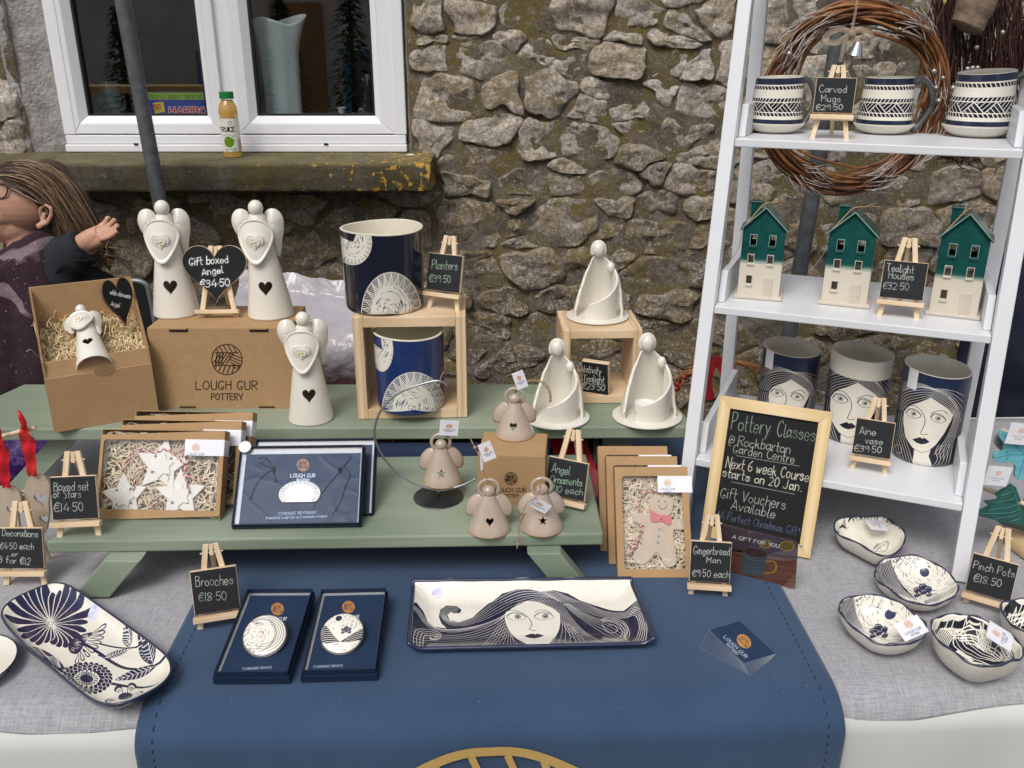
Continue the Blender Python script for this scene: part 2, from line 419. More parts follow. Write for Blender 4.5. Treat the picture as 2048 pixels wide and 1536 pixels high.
def imat(name, tex, rough=.5, coat=0, bmp=0, bsc=300, spec=.5, ext='EXTEND'):
    m,n,p=newmat(name); t=n.nodes.new('ShaderNodeTexImage'); t.image=tex.image(name); t.extension=ext
    u=n.nodes.new('ShaderNodeUVMap'); u.uv_map='uv'; L(n,u.outputs[0],t.inputs[0]); co=coords(n)
    f=noisy(n,co,40,4); L(n,mixc(n,1.0,t.outputs[0],ramp(n,f,[(.3,(.93,.93,.93)),(.7,(1,1,1))]),'MULTIPLY'),p.inputs['Base Color'])
    p.inputs['Roughness'].default_value=rough; p.inputs['Coat Weight'].default_value=coat; p.inputs['Coat Roughness'].default_value=.06
    p.inputs['Specular IOR Level'].default_value=spec
    if bmp: bump(n,p,noisy(n,co,bsc,3),bmp,.0005)
    return m
def sr(r,g,b):
    f=lambda c: c/12.92 if c<=.04045 else ((c+.055)/1.055)**2.4
    return (f(r/255),f(g/255),f(b/255))
# canvas colours are stored display-referred, images are read as sRGB
NAVY=(.10,.11,.22); CREAM=(.93,.91,.86); INK=(.07,.08,.15); CHALK=(.86,.88,.84)
# ---------------------------------------------------------------- materials of the setting
def stone_mat():
    m,n,p=newmat('stone'); tc=n.nodes.new('ShaderNodeTexCoord'); geo=n.nodes.new('ShaderNodeNewGeometry'); oi=n.nodes.new('ShaderNodeObjectInfo')
    pos=geo.outputs['Position']
    base=ramp(n,oi.outputs['Random'],[(0,(.15,.13,.11)),(.2,(.25,.235,.215)),(.4,(.115,.105,.10)),(.6,(.20,.155,.115)),(.8,(.27,.26,.25)),(1,(.14,.11,.085))])
    base=mixc(n,ramp(n,noisy(n,pos,8,6,.7,.6),[(.38,(0,0,0)),(.62,(1,1,1))]),base,(.22,.195,.165))
    g1=noisy(n,pos,70,9,.88,.3); base=mixc(n,1.0,base,ramp(n,g1,[(.36,(.18,.17,.16)),(.5,(.95,.95,.95)),(.62,(2.0,2.0,2.0))]),'MULTIPLY')
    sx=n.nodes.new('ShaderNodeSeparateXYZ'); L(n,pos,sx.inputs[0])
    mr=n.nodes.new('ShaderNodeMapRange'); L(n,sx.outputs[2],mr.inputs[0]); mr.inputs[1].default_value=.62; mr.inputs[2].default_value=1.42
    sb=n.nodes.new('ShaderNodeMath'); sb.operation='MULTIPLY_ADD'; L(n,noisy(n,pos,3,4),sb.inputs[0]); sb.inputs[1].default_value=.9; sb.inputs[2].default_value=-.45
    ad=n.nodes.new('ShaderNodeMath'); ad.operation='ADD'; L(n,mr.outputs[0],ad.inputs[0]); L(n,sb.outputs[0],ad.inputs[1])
    base=mixc(n,1.0,base,ramp(n,ad.outputs[0],[(0,(.88,.70,.50)),(.45,(1.45,1.28,1.02)),(1,(2.7,2.65,2.52))]),'MULTIPLY')  # shade toward the wall's foot put into stone colour, along with browner tint
    l1=ramp(n,noisy(n,pos,6,9,.82,.8),[(.50,(0,0,0)),(.565,(1,1,1))]); base=mixc(n,mixc(n,1,l1,ramp(n,g1,[(.35,(.2,.2,.2)),(.6,(.9,.9,.9))]),'MULTIPLY'),base,mixc(n,noisy(n,pos,25,4),(.17,.105,.015),(.23,.17,.03)))
    l3=ramp(n,noisy(n,pos,16,9,.85,1.),[(.575,(0,0,0)),(.60,(1,1,1))]); base=mixc(n,l3,base,(.36,.27,.05))
    m1=ramp(n,noisy(n,pos,85,6,.9),[(.525,(0,0,0)),(.56,(1,1,1))]); m2=ramp(n,noisy(n,pos,7,6,.75),[(.44,(0,0,0)),(.54,(1,1,1))])
    base=mixc(n,mixc(n,1.0,m1,m2,'MULTIPLY'),base,(.58,.57,.56))
    m3=ramp(n,noisy(n,pos,150,2,.5),[(.665,(0,0,0)),(.69,(1,1,1))]); base=mixc(n,m3,base,(.72,.72,.70))
    L(n,base,p.inputs['Base Color']); p.inputs['Roughness'].default_value=.7
    mp=n.nodes.new('ShaderNodeMapping'); mp.inputs['Scale'].default_value=(.6,1,1.25); L(n,pos,mp.inputs[0]); dv=n.nodes.new('ShaderNodeMix'); dv.data_type='VECTOR'; dv.inputs[0].default_value=.06
    nz=n.nodes.new('ShaderNodeTexNoise'); nz.inputs['Scale'].default_value=20; nz.inputs['Detail'].default_value=5; L(n,mp.outputs[0],nz.inputs['Vector']); L(n,mp.outputs[0],dv.inputs[4]); L(n,nz.outputs[1],dv.inputs[5])
    v=n.nodes.new('ShaderNodeTexVoronoi'); v.inputs['Scale'].default_value=26; L(n,dv.outputs[1],v.inputs['Vector'])
    h=mixc(n,.62,v.outputs['Distance'],noisy(n,mp.outputs[0],34,10,.86,.5)); bump(n,p,h,1.0,.020)
    return m
def mortar_mat():
    m,n,p=newmat('mortar'); geo=n.nodes.new('ShaderNodeNewGeometry'); pos=geo.outputs['Position']
    g1=noisy(n,pos,90,9,.88); base=ramp(n,noisy(n,pos,9,8,.75),[(.35,(.15,.125,.09)),(.5,(.25,.215,.165)),(.65,(.36,.33,.27))])
    base=mixc(n,1.0,base,ramp(n,g1,[(.34,(.25,.24,.23)),(.5,(.9,.9,.9)),(.64,(1.7,1.7,1.7))]),'MULTIPLY')
    base=mixc(n,ramp(n,noisy(n,pos,7,9,.8,.7),[(.46,(0,0,0)),(.58,(.85,.85,.85))]),base,mixc(n,g1,(.15,.10,.02),(.36,.27,.06)))
    base=mixc(n,ramp(n,noisy(n,pos,150,3),[(.62,(0,0,0)),(.66,(1,1,1))]),base,(.45,.45,.42))
    L(n,base,p.inputs['Base Color']); p.inputs['Roughness'].default_value=.9
    bump(n,p,noisy(n,pos,50,10,.86),1.0,.022); return m
def sill_mat():
    m,n,p=newmat('sill stone'); geo=n.nodes.new('ShaderNodeNewGeometry'); pos=geo.outputs['Position']
    mp=n.nodes.new('ShaderNodeMapping'); mp.inputs['Scale'].default_value=(1,1,.35); L(n,pos,mp.inputs[0])
    base=ramp(n,noisy(n,mp.outputs[0],9,8,.7),[(.3,(.022,.018,.012)),(.5,(.058,.049,.033)),(.72,(.13,.115,.09))])
    base=mixc(n,ramp(n,noisy(n,mp.outputs[0],5,5,.7),[(.45,(0,0,0)),(.62,(1,1,1))]),base,(.075,.058,.014))
    nm=n.nodes.new('ShaderNodeSeparateXYZ'); L(n,geo.outputs['Normal'],nm.inputs[0])
    base=mixc(n,mixc(n,1,ramp(n,nm.outputs[2],[(.5,(0,0,0)),(.8,(.8,.8,.8))]),ramp(n,noisy(n,pos,12,5),[(.3,(.3,.3,.3)),(.7,(1,1,1))]),'MULTIPLY'),base,(.20,.175,.075))   # paler olive on upward faces
    sx=n.nodes.new('ShaderNodeSeparateXYZ'); L(n,pos,sx.inputs[0])
    mr=n.nodes.new('ShaderNodeMapRange'); L(n,sx.outputs[0],mr.inputs[0]); mr.inputs[1].default_value=-.75; mr.inputs[2].default_value=-.2; mr.inputs[3].default_value=0;mr.inputs[4].default_value=.16
    ad=n.nodes.new('ShaderNodeMath'); ad.operation='ADD'; L(n,noisy(n,pos,45,6,.65),ad.inputs[0]); L(n,mr.outputs[0],ad.inputs[1])
    base=mixc(n,ramp(n,ad.outputs[0],[(.685,(0,0,0)),(.71,(1,1,1))]),base,(.50,.29,.04))
    base=mixc(n,ramp(n,noisy(n,pos,120,6,.7),[(.63,(0,0,0)),(.7,(1,1,1))]),base,(.42,.41,.38))
    L(n,base,p.inputs['Base Color']); p.inputs['Roughness'].default_value=.85; bump(n,p,noisy(n,pos,70,8,.75),.9,.006); return m
def wood_mat(name,a,b,sc=(3,60,60),rough=.55,ring=1.0,bmp=.25):
    m,n,p=newmat(name); co=coords(n,sc); w=n.nodes.new('ShaderNodeTexWave'); w.inputs['Scale'].default_value=.35; w.inputs['Distortion'].default_value=5; w.inputs['Detail'].default_value=3
    w.inputs['Detail Scale'].default_value=.6; L(n,co,w.inputs[0])
    f=mixc(n,.5,w.outputs[0],noisy(n,co,2.5,5,.6)); L(n,ramp(n,f,[(.25,a),(.75,b)]),p.inputs['Base Color'])
    p.inputs['Roughness'].default_value=rough; bump(n,p,f,bmp,.0006); return m
def cloth_mat(name,a,b,thread=900,rough=.9,bst=.5,slub=.5):
    m,n,p=newmat(name); co=coords(n)
    c1=n.nodes.new('ShaderNodeMapping'); c1.inputs['Scale'].default_value=(60,700,700); L(n,co,c1.inputs[0])
    c2=n.nodes.new('ShaderNodeMapping'); c2.inputs['Scale'].default_value=(700,60,60); L(n,co,c2.inputs[0])
    f=mixc(n,.5,noisy(n,c1.outputs[0],.6,3),noisy(n,c2.outputs[0],.6,3)); g=mixc(n,.35,f,noisy(n,co,500,3))
    L(n,ramp(n,g,[(.5-.12/slub*.5,a),(.5+.12/slub*.5,b)]),p.inputs['Base Color']); p.inputs['Roughness'].default_value=rough; p.inputs['Specular IOR Level'].default_value=.2
    p.inputs['Sheen Weight'].default_value=.15; bump(n,p,g,bst,.0008); return m
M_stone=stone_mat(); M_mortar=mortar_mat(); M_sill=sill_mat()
M_render=mat('cement render',(.34,.325,.31),.95,.3,25,1.0,90,bdist=.006)
M_upvc=mat('white window plastic',(.80,.80,.83),.28,.02,3,0,coat=.1)
M_gasket=mat('black gasket',(.012,.012,.013),.5)
M_green=wood_mat('sage painted wood',(.205,.255,.185),(.29,.34,.255),(2.5,45,45),.5,bmp=.8)
M_white=mat('white painted shelf',(.73,.74,.77),.35,.03,6,.06,80)
M_linen=cloth_mat('grey linen',(.265,.262,.28),(.45,.447,.47))
M_cotton=mat('white tablecloth',(.62,.62,.60),.9,.03,5,.15,600)
def runner_mat():
    m,n,p=newmat('navy canvas runner'); co=coords(n); f=noisy(n,co,420,4,.6); g=noisy(n,co,6,5,.6)
    c=mixc(n,f,(.026,.056,.112),(.046,.090,.172)); c=mixc(n,1.0,c,ramp(n,g,[(.35,(.86,.87,.88)),(.65,(1.08,1.07,1.06))]),'MULTIPLY')
    c=mixc(n,ramp(n,noisy(n,co,330,1,.4),[(.79,(0,0,0)),(.80,(1,1,1))]),c,(.16,.20,.27))
    L(n,c,p.inputs['Base Color']); p.inputs['Roughness'].default_value=.8; p.inputs['Specular IOR Level'].default_value=.25; p.inputs['Sheen Weight'].default_value=.25
    bump(n,p,mixc(n,.7,noisy(n,co,700,3),noisy(n,co,9,4,.5,.6)),.5,.0016); return m
M_runner=runner_mat()
M_thread=mat('black thread',(.01,.012,.03),.8)
M_galv=mat('galvanised steel',(.12,.127,.135),.5,.3,40,.3,120,metal=.4)
M_pine=wood_mat('pine',(.62,.43,.25),(.78,.60,.40),(4,70,70),.5)
M_pine2=wood_mat('pale easel wood',(.70,.52,.32),(.80,.64,.44),(50,50,6),.55)
M_pinez=wood_mat('pine upright',(.62,.43,.25),(.78,.60,.40),(70,70,4),.5)

# ---------------------------------------------------------------- ground and pavement
WALLY=2.80; TZ=.75
g=B().add([(-60,-60,0),(60,-60,0),(60,60,0),(-60,60,0)],[(0,1,2,3)]).build('ground',mat('asphalt',(.06,.06,.06),.9,.3,40,.8,150,bdist=.004)); tag(g,kind='structure')

# ---------------------------------------------------------------- stone wall
wall=thing('stone_wall','old rubble stone wall with ochre lichen and pale mortar behind the stall','wall',(0,WALLY,0))
W0=Py(132,300,WALLY+.0).x; W1=Py(814,300,WALLY).x; WZ0=Py(470,304,WALLY).z; WZ1=2.25
rl=.10                                                        # width of the cement reveal beside the frame
HX0,HX1,HZ0,HZ1=W0-rl,W1+.012,WZ0-.115,WZ1+.08
seeds=[]
def seedpx(x,y,w=1.0): p=Py(800+x/2.4,y/2.4,WALLY); seeds.append((p.x,p.z,w))
for x,y,w in [(120,90,1),(350,80,1.2),(560,65,.9),(655,125,.6),(880,85,1.3),(1140,80,1),(1350,120,.9),(1500,60,1),(110,190,.7),(350,185,.6),(520,195,.6),(840,205,.8),(1090,180,.8),(1290,185,.9),
 (120,280,1),(370,270,1.2),(665,250,.8),(830,295,.8),(1050,300,1.3),(1270,290,1),(1450,330,.8),(190,470,1.5),(515,440,.8),(700,430,1.1),(930,510,.6),(985,420,.7),(1120,510,1.1),(1260,440,.7),(1440,470,1.1),
 (150,640,.9),(430,650,1.1),(650,690,.9),(910,700,1.3),(1130,620,.8),(1140,740,.9),(1330,650,1.1),(1460,740,1),(390,755,1.2),(810,800,.5),(330,880,.6),(600,890,1),(790,880,.8),(1030,880,1.1),(1230,825,.6),(1400,860,1.1),
 (300,1080,1.7),(590,980,.8),(780,1060,1.7),(1030,985,.9),(1240,990,1.1),(1440,1000,1),(1240,1130,1.5),(560,1075,.4),(1000,1120,.9),(380,1330,1.1),(640,1290,1.5),(850,1270,.9),(1200,1320,1.4),(1430,1270,1),(1240,1440,1),(490,1430,1),(780,1430,1.1),(1010,1420,1),(610,1195,.5),(1440,1130,.9),(1040,1250,.8)]: seedpx(x,y,w)
for x,y,w in [(30,90,1),(40,200,.8),(90,370,.9),(30,330,1),(60,450,1.2),(150,560,1),(40,700,1.2),(95,280,.7)]:
    p=Py(x/3.2*1.0,y/3.2,WALLY) if False else Py(x,y*.62,WALLY); seeds.append((p.x,p.z,w))
rw=random.Random(3); tries=0
XA,XB,ZA,ZB=-3.3,3.3,-.02,2.75
while tries<9000:
    tries+=1; x,z=rw.uniform(XA,XB),rw.uniform(ZA,ZB); r=rw.choice([.07,.10,.14,.17,.2])
    if all(((x-a)/1.45)**2+(z-b)**2>(r*.62*(.6+.4*w)+.03)**2 for a,b,w in seeds): seeds.append((x,z,rw.uniform(.7,1.3)))
def clip(poly, a, b, c):                                      # keep a*x+b*z<=c
    out=[]
    for i in range(len(poly)):
        p,q=poly[i],poly[(i+1)%len(poly)]; dp,dq=a*p[0]+b*p[1]-c,a*q[0]+b*q[1]-c
        if dp<=0: out.append(p)
        if (dp<=0)!=(dq<=0): t=dp/(dp-dq); out.append((p[0]+t*(q[0]-p[0]),p[1]+t*(q[1]-p[1])))
    return out
AN=1.6; stuffb=B(); nst=0; stones_in=[]
for i,(x,z,w) in enumerate(seeds):
    if HX0-.0<x<HX1 and HZ0<z<HZ1: continue
    X=x/AN; poly=[(X-.35,z-.35),(X+.35,z-.35),(X+.35,z+.35),(X-.35,z+.35)]
    for j,(x2,z2,w2) in enumerate(seeds):
        if j==i or abs(x2-x)>.9 or abs(z2-z)>.6: continue
        X2=x2/AN; dx,dz=X2-X,z2-z; d2=dx*dx+dz*dz; k=.0022*(w*w-w2*w2)
        c=(X2*X2+z2*z2-X*X-z*z+k)/2
        poly=clip(poly,dx,dz,c)
        if len(poly)<3: break
    if len(poly)<3: continue
    poly=[(a*AN,b) for a,b in poly]
    if HZ0<z<HZ1 or (min(b for a,b in poly)<HZ1 and max(b for a,b in poly)>HZ0):
        if x<=HX0: poly=clip(poly,1,0,HX0-.01)
        elif x>=HX1: poly=clip(poly,-1,0,-HX1-.006)
        elif z<=HZ0: poly=clip(poly,0,1,HZ0)
        elif z>=HZ1: poly=clip(poly,0,-1,-HZ1)
    if len(poly)<3: continue
    cx=sum(p[0] for p in poly)/len(poly); cz=sum(p[1] for p in poly)/len(poly)
    per=[]; n=len(poly)
    Ls=[math.dist(poly[k],poly[(k+1)%n]) for k in range(n)]; T=sum(Ls); ns=32
    if T<.12: continue
    for s in range(ns):
        t=T*s/ns; k=0
        while t>Ls[k] and k<n-1: t-=Ls[k]; k+=1
        f=t/Ls[k] if Ls[k] else 0; per.append((poly[k][0]*(1-f)+poly[(k+1)%n][0]*f, poly[k][1]*(1-f)+poly[(k+1)%n][1]*f))
    # soften corners, ragged edge, recessed joint
    per=[((per[s-1][0]+2*per[s][0]+per[(s+1)%ns][0])/4,(per[s-1][1]+2*per[s][1]+per[(s+1)%ns][1])/4) for s in range(ns)]
    sd=i*7.31; hgt=rw.choice([.003,.005,.008,.011,.020])+rw.uniform(0,.005); tx,tz=rw.uniform(-.3,.3),rw.uniform(-.35,.5)
    rings=[(1.0,-.5),(.992,.3),(.965,.8),(.90,.97),(.66,1),(.42,1.0),(.2,1.0)]
    sz=math.sqrt(T/4)*.5
    vs=[]
    for kf,hf in rings:
        for s,(a,b) in enumerate(per):
            dx,dz=a-cx,b-cz; ll=math.hypot(dx,dz)
            nn=noise.noise(Vector((a*14+sd,b*14,sd)))*.026+noise.noise(Vector((a*40,b*40+sd,1)))*.009
            k=kf*(1-(.004+max(-.008,nn))/max(ll,.02))
            xx,zz=cx+dx*k,cz+dz*k
            q=Vector((xx*9,zz*14,sd)); rel=noise.fractal(q,.8,2.1,5)*.013+(noise.ridged_multi_fractal(Vector((xx*5,zz*9,sd*.3)),.9,2.0,3,1.0,2.0)-1.0)*.012+noise.fractal(Vector((xx*40,zz*55,sd)),.7,2.1,3)*.005
            y=-(hgt*hf*(1+tx*(xx-cx)/sz*1.6+tz*(zz-cz)/sz*2)+rel*min(1,hf+.15))+ .012*(1-hf)
            vs.append((xx,y,zz))
    rel=noise.fractal(Vector((cx*9,cz*14,sd)),.8,2.1,5)*.020
    vs.append((cx,-(hgt+rel),cz)); fs=[]
    nr=len(rings)
    for r in range(nr-1):
        for s in range(ns): fs.append((r*ns+s, r*ns+(s+1)%ns, (r+1)*ns+(s+1)%ns, (r+1)*ns+s))
    for s in range(ns): fs.append(((nr-1)*ns+s,(nr-1)*ns+(s+1)%ns,nr*ns))
    fs=[tuple(reversed(f)) for f in fs]
    q=proj((cx,WALLY,cz)); seen=-80<q[0]<2130 and -80<q[1]<960
    stones_in.append((0 if seen else 1, math.hypot(q[0]-1024,q[1]-600), vs, fs, (cx,cz)))
stones_in.sort(key=lambda s:(s[0],s[1]))
for k,(u,_,vs,fs,c) in enumerate(stones_in):
    if k<290 and u==0:
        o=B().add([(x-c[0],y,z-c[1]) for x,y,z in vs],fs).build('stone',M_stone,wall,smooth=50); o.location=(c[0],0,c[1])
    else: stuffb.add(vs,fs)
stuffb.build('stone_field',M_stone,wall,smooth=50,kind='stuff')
print('stones',len(stones_in),sum(1 for s in stones_in if s[0]==0))
mb=B()
def mort(x0,x1,z0,z1):
    nx=max(2,int((x1-x0)/.014)); nz=max(2,int((z1-z0)/.014))
    mb.grid(lambda u,v:(x0+(x1-x0)*u,-.0055-noise.fractal(Vector(((x0+(x1-x0)*u)*14,(z0+(z1-z0)*v)*14,3)),.7,2.1,6)*.009,z0+(z1-z0)*v),nx,nz)
mort(XA-.3,HX0,-.1,2.9); mort(HX1,XB+.3,-.1,2.9); mort(HX0,HX1,-.1,HZ0); mort(HX0,HX1,HZ1,2.9)
mb.uv={}; mb.build('mortar',M_mortar,wall,smooth=True)
for x0_,x1_,z0_,z1_ in ((-3.6,HX0,0,2.9),(HX1,3.6,0,2.9),(HX0,HX1,0,HZ0),(HX0,HX1,HZ1,2.9)): B().box(((x0_+x1_)/2,.16,(z0_+z1_)/2),(x1_-x0_,.20,z1_-z0_)).build('wall_core',M_mortar,wall)
# cement reveal and sill
rb=B()
def band(x0,x1,z0,z1,yb):
    rb.grid(lambda u,v:(x0+(x1-x0)*u+.01*noise.noise(Vector((v*9,u,2)))*(1-u),-.012+yb*u+noise.fractal(Vector((u*3+x0,v*14,5)),.8,2,4)*.006,z0+(z1-z0)*v),8,60)
band(HX0-.03,W0+.004,WZ0-.02,WZ1,.05)
rb.grid(lambda u,v:(W1-.003+(HX1+.008-W1)*u,.045-.05*u+noise.noise(Vector((u,v*20,8)))*.004,WZ0-.02+(WZ1-WZ0+.02)*v),4,60)
rb.uv={}; rb.build('cement_reveal',M_render,wall,smooth=True)
sx0=Py(110,385,WALLY-.09).x-.16; sx1=Py(868,384,WALLY-.09).x; stop=WZ0-.006
sfz=Pz(600,325,stop).y-WALLY; sb_=Py(600,386,WALLY+sfz).z
def sillf(u,v):
    # around the section: top back -> top front -> bottom front -> bottom back
    pr=[(.06,stop+.006),(sfz*.5,stop+.002),(sfz+.006,stop-.003),(sfz,stop-.010),(sfz-.002,(stop+sb_)/2),(sfz+.004,sb_+.006),(sfz+.012,sb_),(.03,sb_+.004)]
    f=v*(len(pr)-1); i=min(int(f),len(pr)-2); t=f-i; y=pr[i][0]*(1-t)+pr[i+1][0]*t; z=pr[i][1]*(1-t)+pr[i+1][1]*t
    x=sx0+(sx1-sx0)*u; k=noise.fractal(Vector((x*11,y*30,z*30)),.8,2,4)
    k2=.5+.5*noise.noise(Vector((x*4,y*3,5))); return (x,y+k*.003*k2,z+k*.0028*k2)
sl=B().grid(sillf,120,28)
sl.grid(lambda u,v:(sx1-.001+.004*noise.noise(Vector((u*5,v*5,1))),(sfz+.002)+(.05-sfz)*u,sb_+.001+(stop-sb_-.002)*v),8,6)
sl.uv={}; sl.build('window_sill',M_sill,wall,smooth=45)
B().ball((Py(822,322,WALLY-.04).x,-.05,stop+.002),(.014,.007,.004),10).build('paint_fleck',mat('dried white paint',(.7,.7,.68),.8),wall)

# ---------------------------------------------------------------- window
win=thing('casement_window','white plastic double casement window above the stone sill','window',(0,WALLY+.035,0))
def wx(px,py=232,y=WALLY+.02): return Py(px,py,y).x
def wz(py,px=450,y=WALLY+.02): return Py(px,py,y).z
fx0,fx1=W0,W1; f0=WZ0
fr=B()
fr.box(((fx0+fx1)/2,0,f0+.011),(fx1-fx0,.075,.022)); fr.box(((fx0+fx1)/2,.004,f0+.036),(fx1-fx0-.004,.066,.026))
for a in (fx0+.018,fx1-.018): fr.box((a,.004,(f0+.05+WZ1)/2),(.036,.068,WZ1-f0-.05))
fr.box(((fx0+fx1)/2,.004,WZ1-.02),(fx1-fx0,.068,.04))
mulx=(wx(413)+wx(514))/2
fr.box((mulx,.012,(f0+.05+WZ1)/2),(.05,.05,WZ1-f0-.05))
fr.build('outer_frame',M_upvc,win,bevel=.003)
dr=B()
for px in (278,655): dr.box((wx(px,286),-.0385,wz(286.5)),(.012,.004,.005))
dr.build('drain_slot',M_gasket,win)
glz=wz(232); 
def sash(gx0,gx1,name,X0,X1):
    z0=f0+.052; z1=WZ1-.045
    s=B()
    def ring(x0,x1,zz0,zz1,x2,x3,zz2,zz3,y0,y1):
        """mitred frame between outer and inner rectangles, sloping y0 -> y1"""
        o=[(x0,zz0),(x1,zz0),(x1,zz1),(x0,zz1)]; i=[(x2,zz2),(x3,zz2),(x3,zz3),(x2,zz3)]
        for k in range(4):
            a,b,c,d=o[k],o[(k+1)%4],i[(k+1)%4],i[k]
            s.hexa([(a[0],y0,a[1]),(b[0],y0,b[1]),(c[0],y1,c[1]),(d[0],y1,d[1]),(a[0],.03,a[1]),(b[0],.03,b[1]),(c[0],.03,c[1]),(d[0],.03,d[1])])
    bx=.020
    ring(X0,X1,z0,z1,gx0-bx,gx1+bx,glz-bx,z1-.06,-.028,-.026)
    so_=s.build('sash',M_upvc,win,bevel=.0025)
    s=B()
    for a,b,c,d in [((gx0-bx,glz-bx),(gx1+bx,glz-bx),(gx1,glz),(gx0,glz)),((gx1+bx,glz-bx),(gx1+bx,z1-.06),(gx1,z1-.08),(gx1,glz)),((gx0-bx,z1-.06),(gx0-bx,glz-bx),(gx0,glz),(gx0,z1-.08))]:
        s.hexa([(a[0],-.0255,a[1]),(b[0],-.0255,b[1]),(c[0],-.008,c[1]),(d[0],-.008,d[1]),(a[0],.02,a[1]),(b[0],.02,b[1]),(c[0],.02,c[1]),(d[0],.02,d[1])])
    s.build('glazing_bead',M_upvc,so_,bevel=.001)
    gk=B(); t=.006
    gk.box((gx0+t/2,.0,(glz+z1)/2),(t,.012,z1-glz)); gk.box((gx1-t/2,0,(glz+z1)/2),(t,.012,z1-glz)); gk.box(((gx0+gx1)/2,0,glz+t/2),(gx1-gx0-2*t,.012,t))
    gk.build('gasket',M_gasket,so_)
    B().add([(gx0,.006,glz),(gx1,.006,glz),(gx1,.006,z1),(gx0,.006,z1)],[(0,1,2,3)]).build('pane',M_glass,so_)
M_glass=clearfilm('window glass',.24,(.93,.95,.94),0)
gLa,gLb,gRa,gRb=wx(174),wx(414),wx(514),wx(750)
sash(gLa,gLb,'l',fx0+.034,mulx-.022); sash(gRa,gRb,'r',mulx+.022,fx1-.034)

# dim shop room behind the glass
room=thing('shop_room','dim room with brown walls seen behind the casement window','room',(0,WALLY+.3,0))
ro=B(); x0,x1,z0,z1,d=-2.6,.9,.0,2.5,2.4
ro.add([(x0,0,z0),(x1,0,z0),(x1,d,z0),(x0,d,z0),(x0,0,z1),(x1,0,z1),(x1,d,z1),(x0,d,z1)],[(0,1,2,3),(4,7,6,5),(0,3,7,4),(1,5,6,2),(3,2,6,7)])
ro.build('room_wall',mat('dim olive brown room paint',(.26,.22,.15),.9,.3,2),room)
ib=B().box(((x0+x1)/2,-.13,WZ0+.005),(2.0,.30,.03)); ib.build('inner_sill',mat('varnished inner sill',(.22,.20,.19),.3,.1),room)

# ---------------------------------------------------------------- gazebo poles
def pole(label,pts,Y,r):
    a,b=Py(*pts[0],Y[0]),Py(*pts[1],Y[1]); d=(a-b)
    t0=(2.4-b.z)/d.z; t1=(0-b.z)/d.z; top=b+d*t0; bot=b+d*t1
    th=thing('gazebo_pole',label,'pole',bot,group='gazebo poles by the wall'); q=B().tube([(0,0,0),tuple(top-bot)],r,20); q.build('tube',M_galv,th,smooth=40)
    B().box((0,0,.004),(.12,.12,.006)).build('foot_plate',M_galv,th)
pole('grey steel pole in front of the left window pane',[(245,0),(318,395)],(2.45,2.45),.0195)
pole('dark grey steel pole behind the white shelf unit',[(1690,0),(1583,640)],(2.3,2.3),.0205)

# ---------------------------------------------------------------- table, cloths and runner
TY0=Pz(0,1437,TZ); TY1=Pz(2048,1393,TZ); tdir=(TY1-TY0).normalized(); tback=Vector((-tdir.y,tdir.x,0))
def tpt(s,t,z=TZ): p=Vector((0,0,0))+TY0+tdir*s+tback*t; return Vector((p.x,p.y,z))
tl=Pz(90,917,TZ); s0=(tl-TY0).dot(tdir); TD=.93; s1=3.1
tb=thing('market_table','trestle table under a white cloth carrying the pottery display','table',tpt(0,0,0))
def loc(p): return tuple(Vector(p)-tb.location)
mtop=B(); z=TZ-.012
mtop.hexa([loc(tpt(s0,.05,TZ-.045)),loc(tpt(s1,.05,TZ-.045)),loc(tpt(s1,TD,TZ-.045)),loc(tpt(s0,TD,TZ-.045)),loc(tpt(s0,.05,TZ-.012)),loc(tpt(s1,.05,TZ-.012)),loc(tpt(s1,TD,TZ-.012)),loc(tpt(s0,TD,TZ-.012))])
mtop.build('tabletop',mat('plain board',(.35,.27,.18),.6),tb)
for s in (s0+.12,1.2,s1-.12):
    for t in (.1,TD-.1): B().beam(loc(tpt(s,t,0)),loc(tpt(s,t,TZ-.045)),.035,.035).build('leg',M_galv,tb)
def drape(s_0,s_1,zt,drop,off,rad=.022,wave=.006,nx=160,back=None,edge=0,seed=0,t_back=None):
    """cloth lying on the table and hanging over the front edge; profile runs back -> front -> down"""
    pr=[]; tb_=TD if t_back is None else t_back
    for k in range(26): pr.append((tb_-(tb_-rad)*k/25, 0))
    for k in range(1,9): a=k/9*math.pi/2; pr.append((rad-rad*math.sin(a), -(rad-rad*math.cos(a))))
    for k in range(0,20): pr.append((0,-rad-(drop-rad)*k/19))
    b=B()
    def f(u,v):
        i=min(int(round(v*(len(pr)-1))),len(pr)-1); t,dz=pr[i]; s=s_0+(s_1-s_0)*u
        hang=max(0,-dz); w=wave*min(1,hang*6)*math.sin(s*14+seed)+wave*.6*min(1,hang*5)*math.sin(s*31+2+seed)
        lump=(.0024*noise.noise(Vector((s*3.2+t*1.5,t*4.5,seed+3)))+.0012*noise.noise(Vector((s*9-t*4,t*3,seed))))*math.sin(math.pi*u)**.4 if dz==0 and seed==2 else 0
        if dz<0 and seed==2: w+=(.004*noise.noise(Vector((s*5,dz*2.2,7)))+.0015*noise.noise(Vector((s*14,dz*7,9))))*math.sin(math.pi*u)**.5*min(1,-dz*8)
        p=tpt(s,t-off*min(1,max(0,1-t/rad if t<rad else 0))-w,zt+dz+lump); return loc2(p)
    b.grid(f,nx,len(pr)-1); b.uv={}
    return b
loc2=loc
cl=drape(s0,s1,TZ-.008,.62,.004,rad=.045,wave=.008); 
clo=B(); clo.v=cl.v; clo.f=cl.f
ct=clo.build('white_tablecloth',M_cotton,None,smooth=True); ct.location=tb.location; tag(ct,'plain white cloth hanging over the front of the market table','tablecloth')
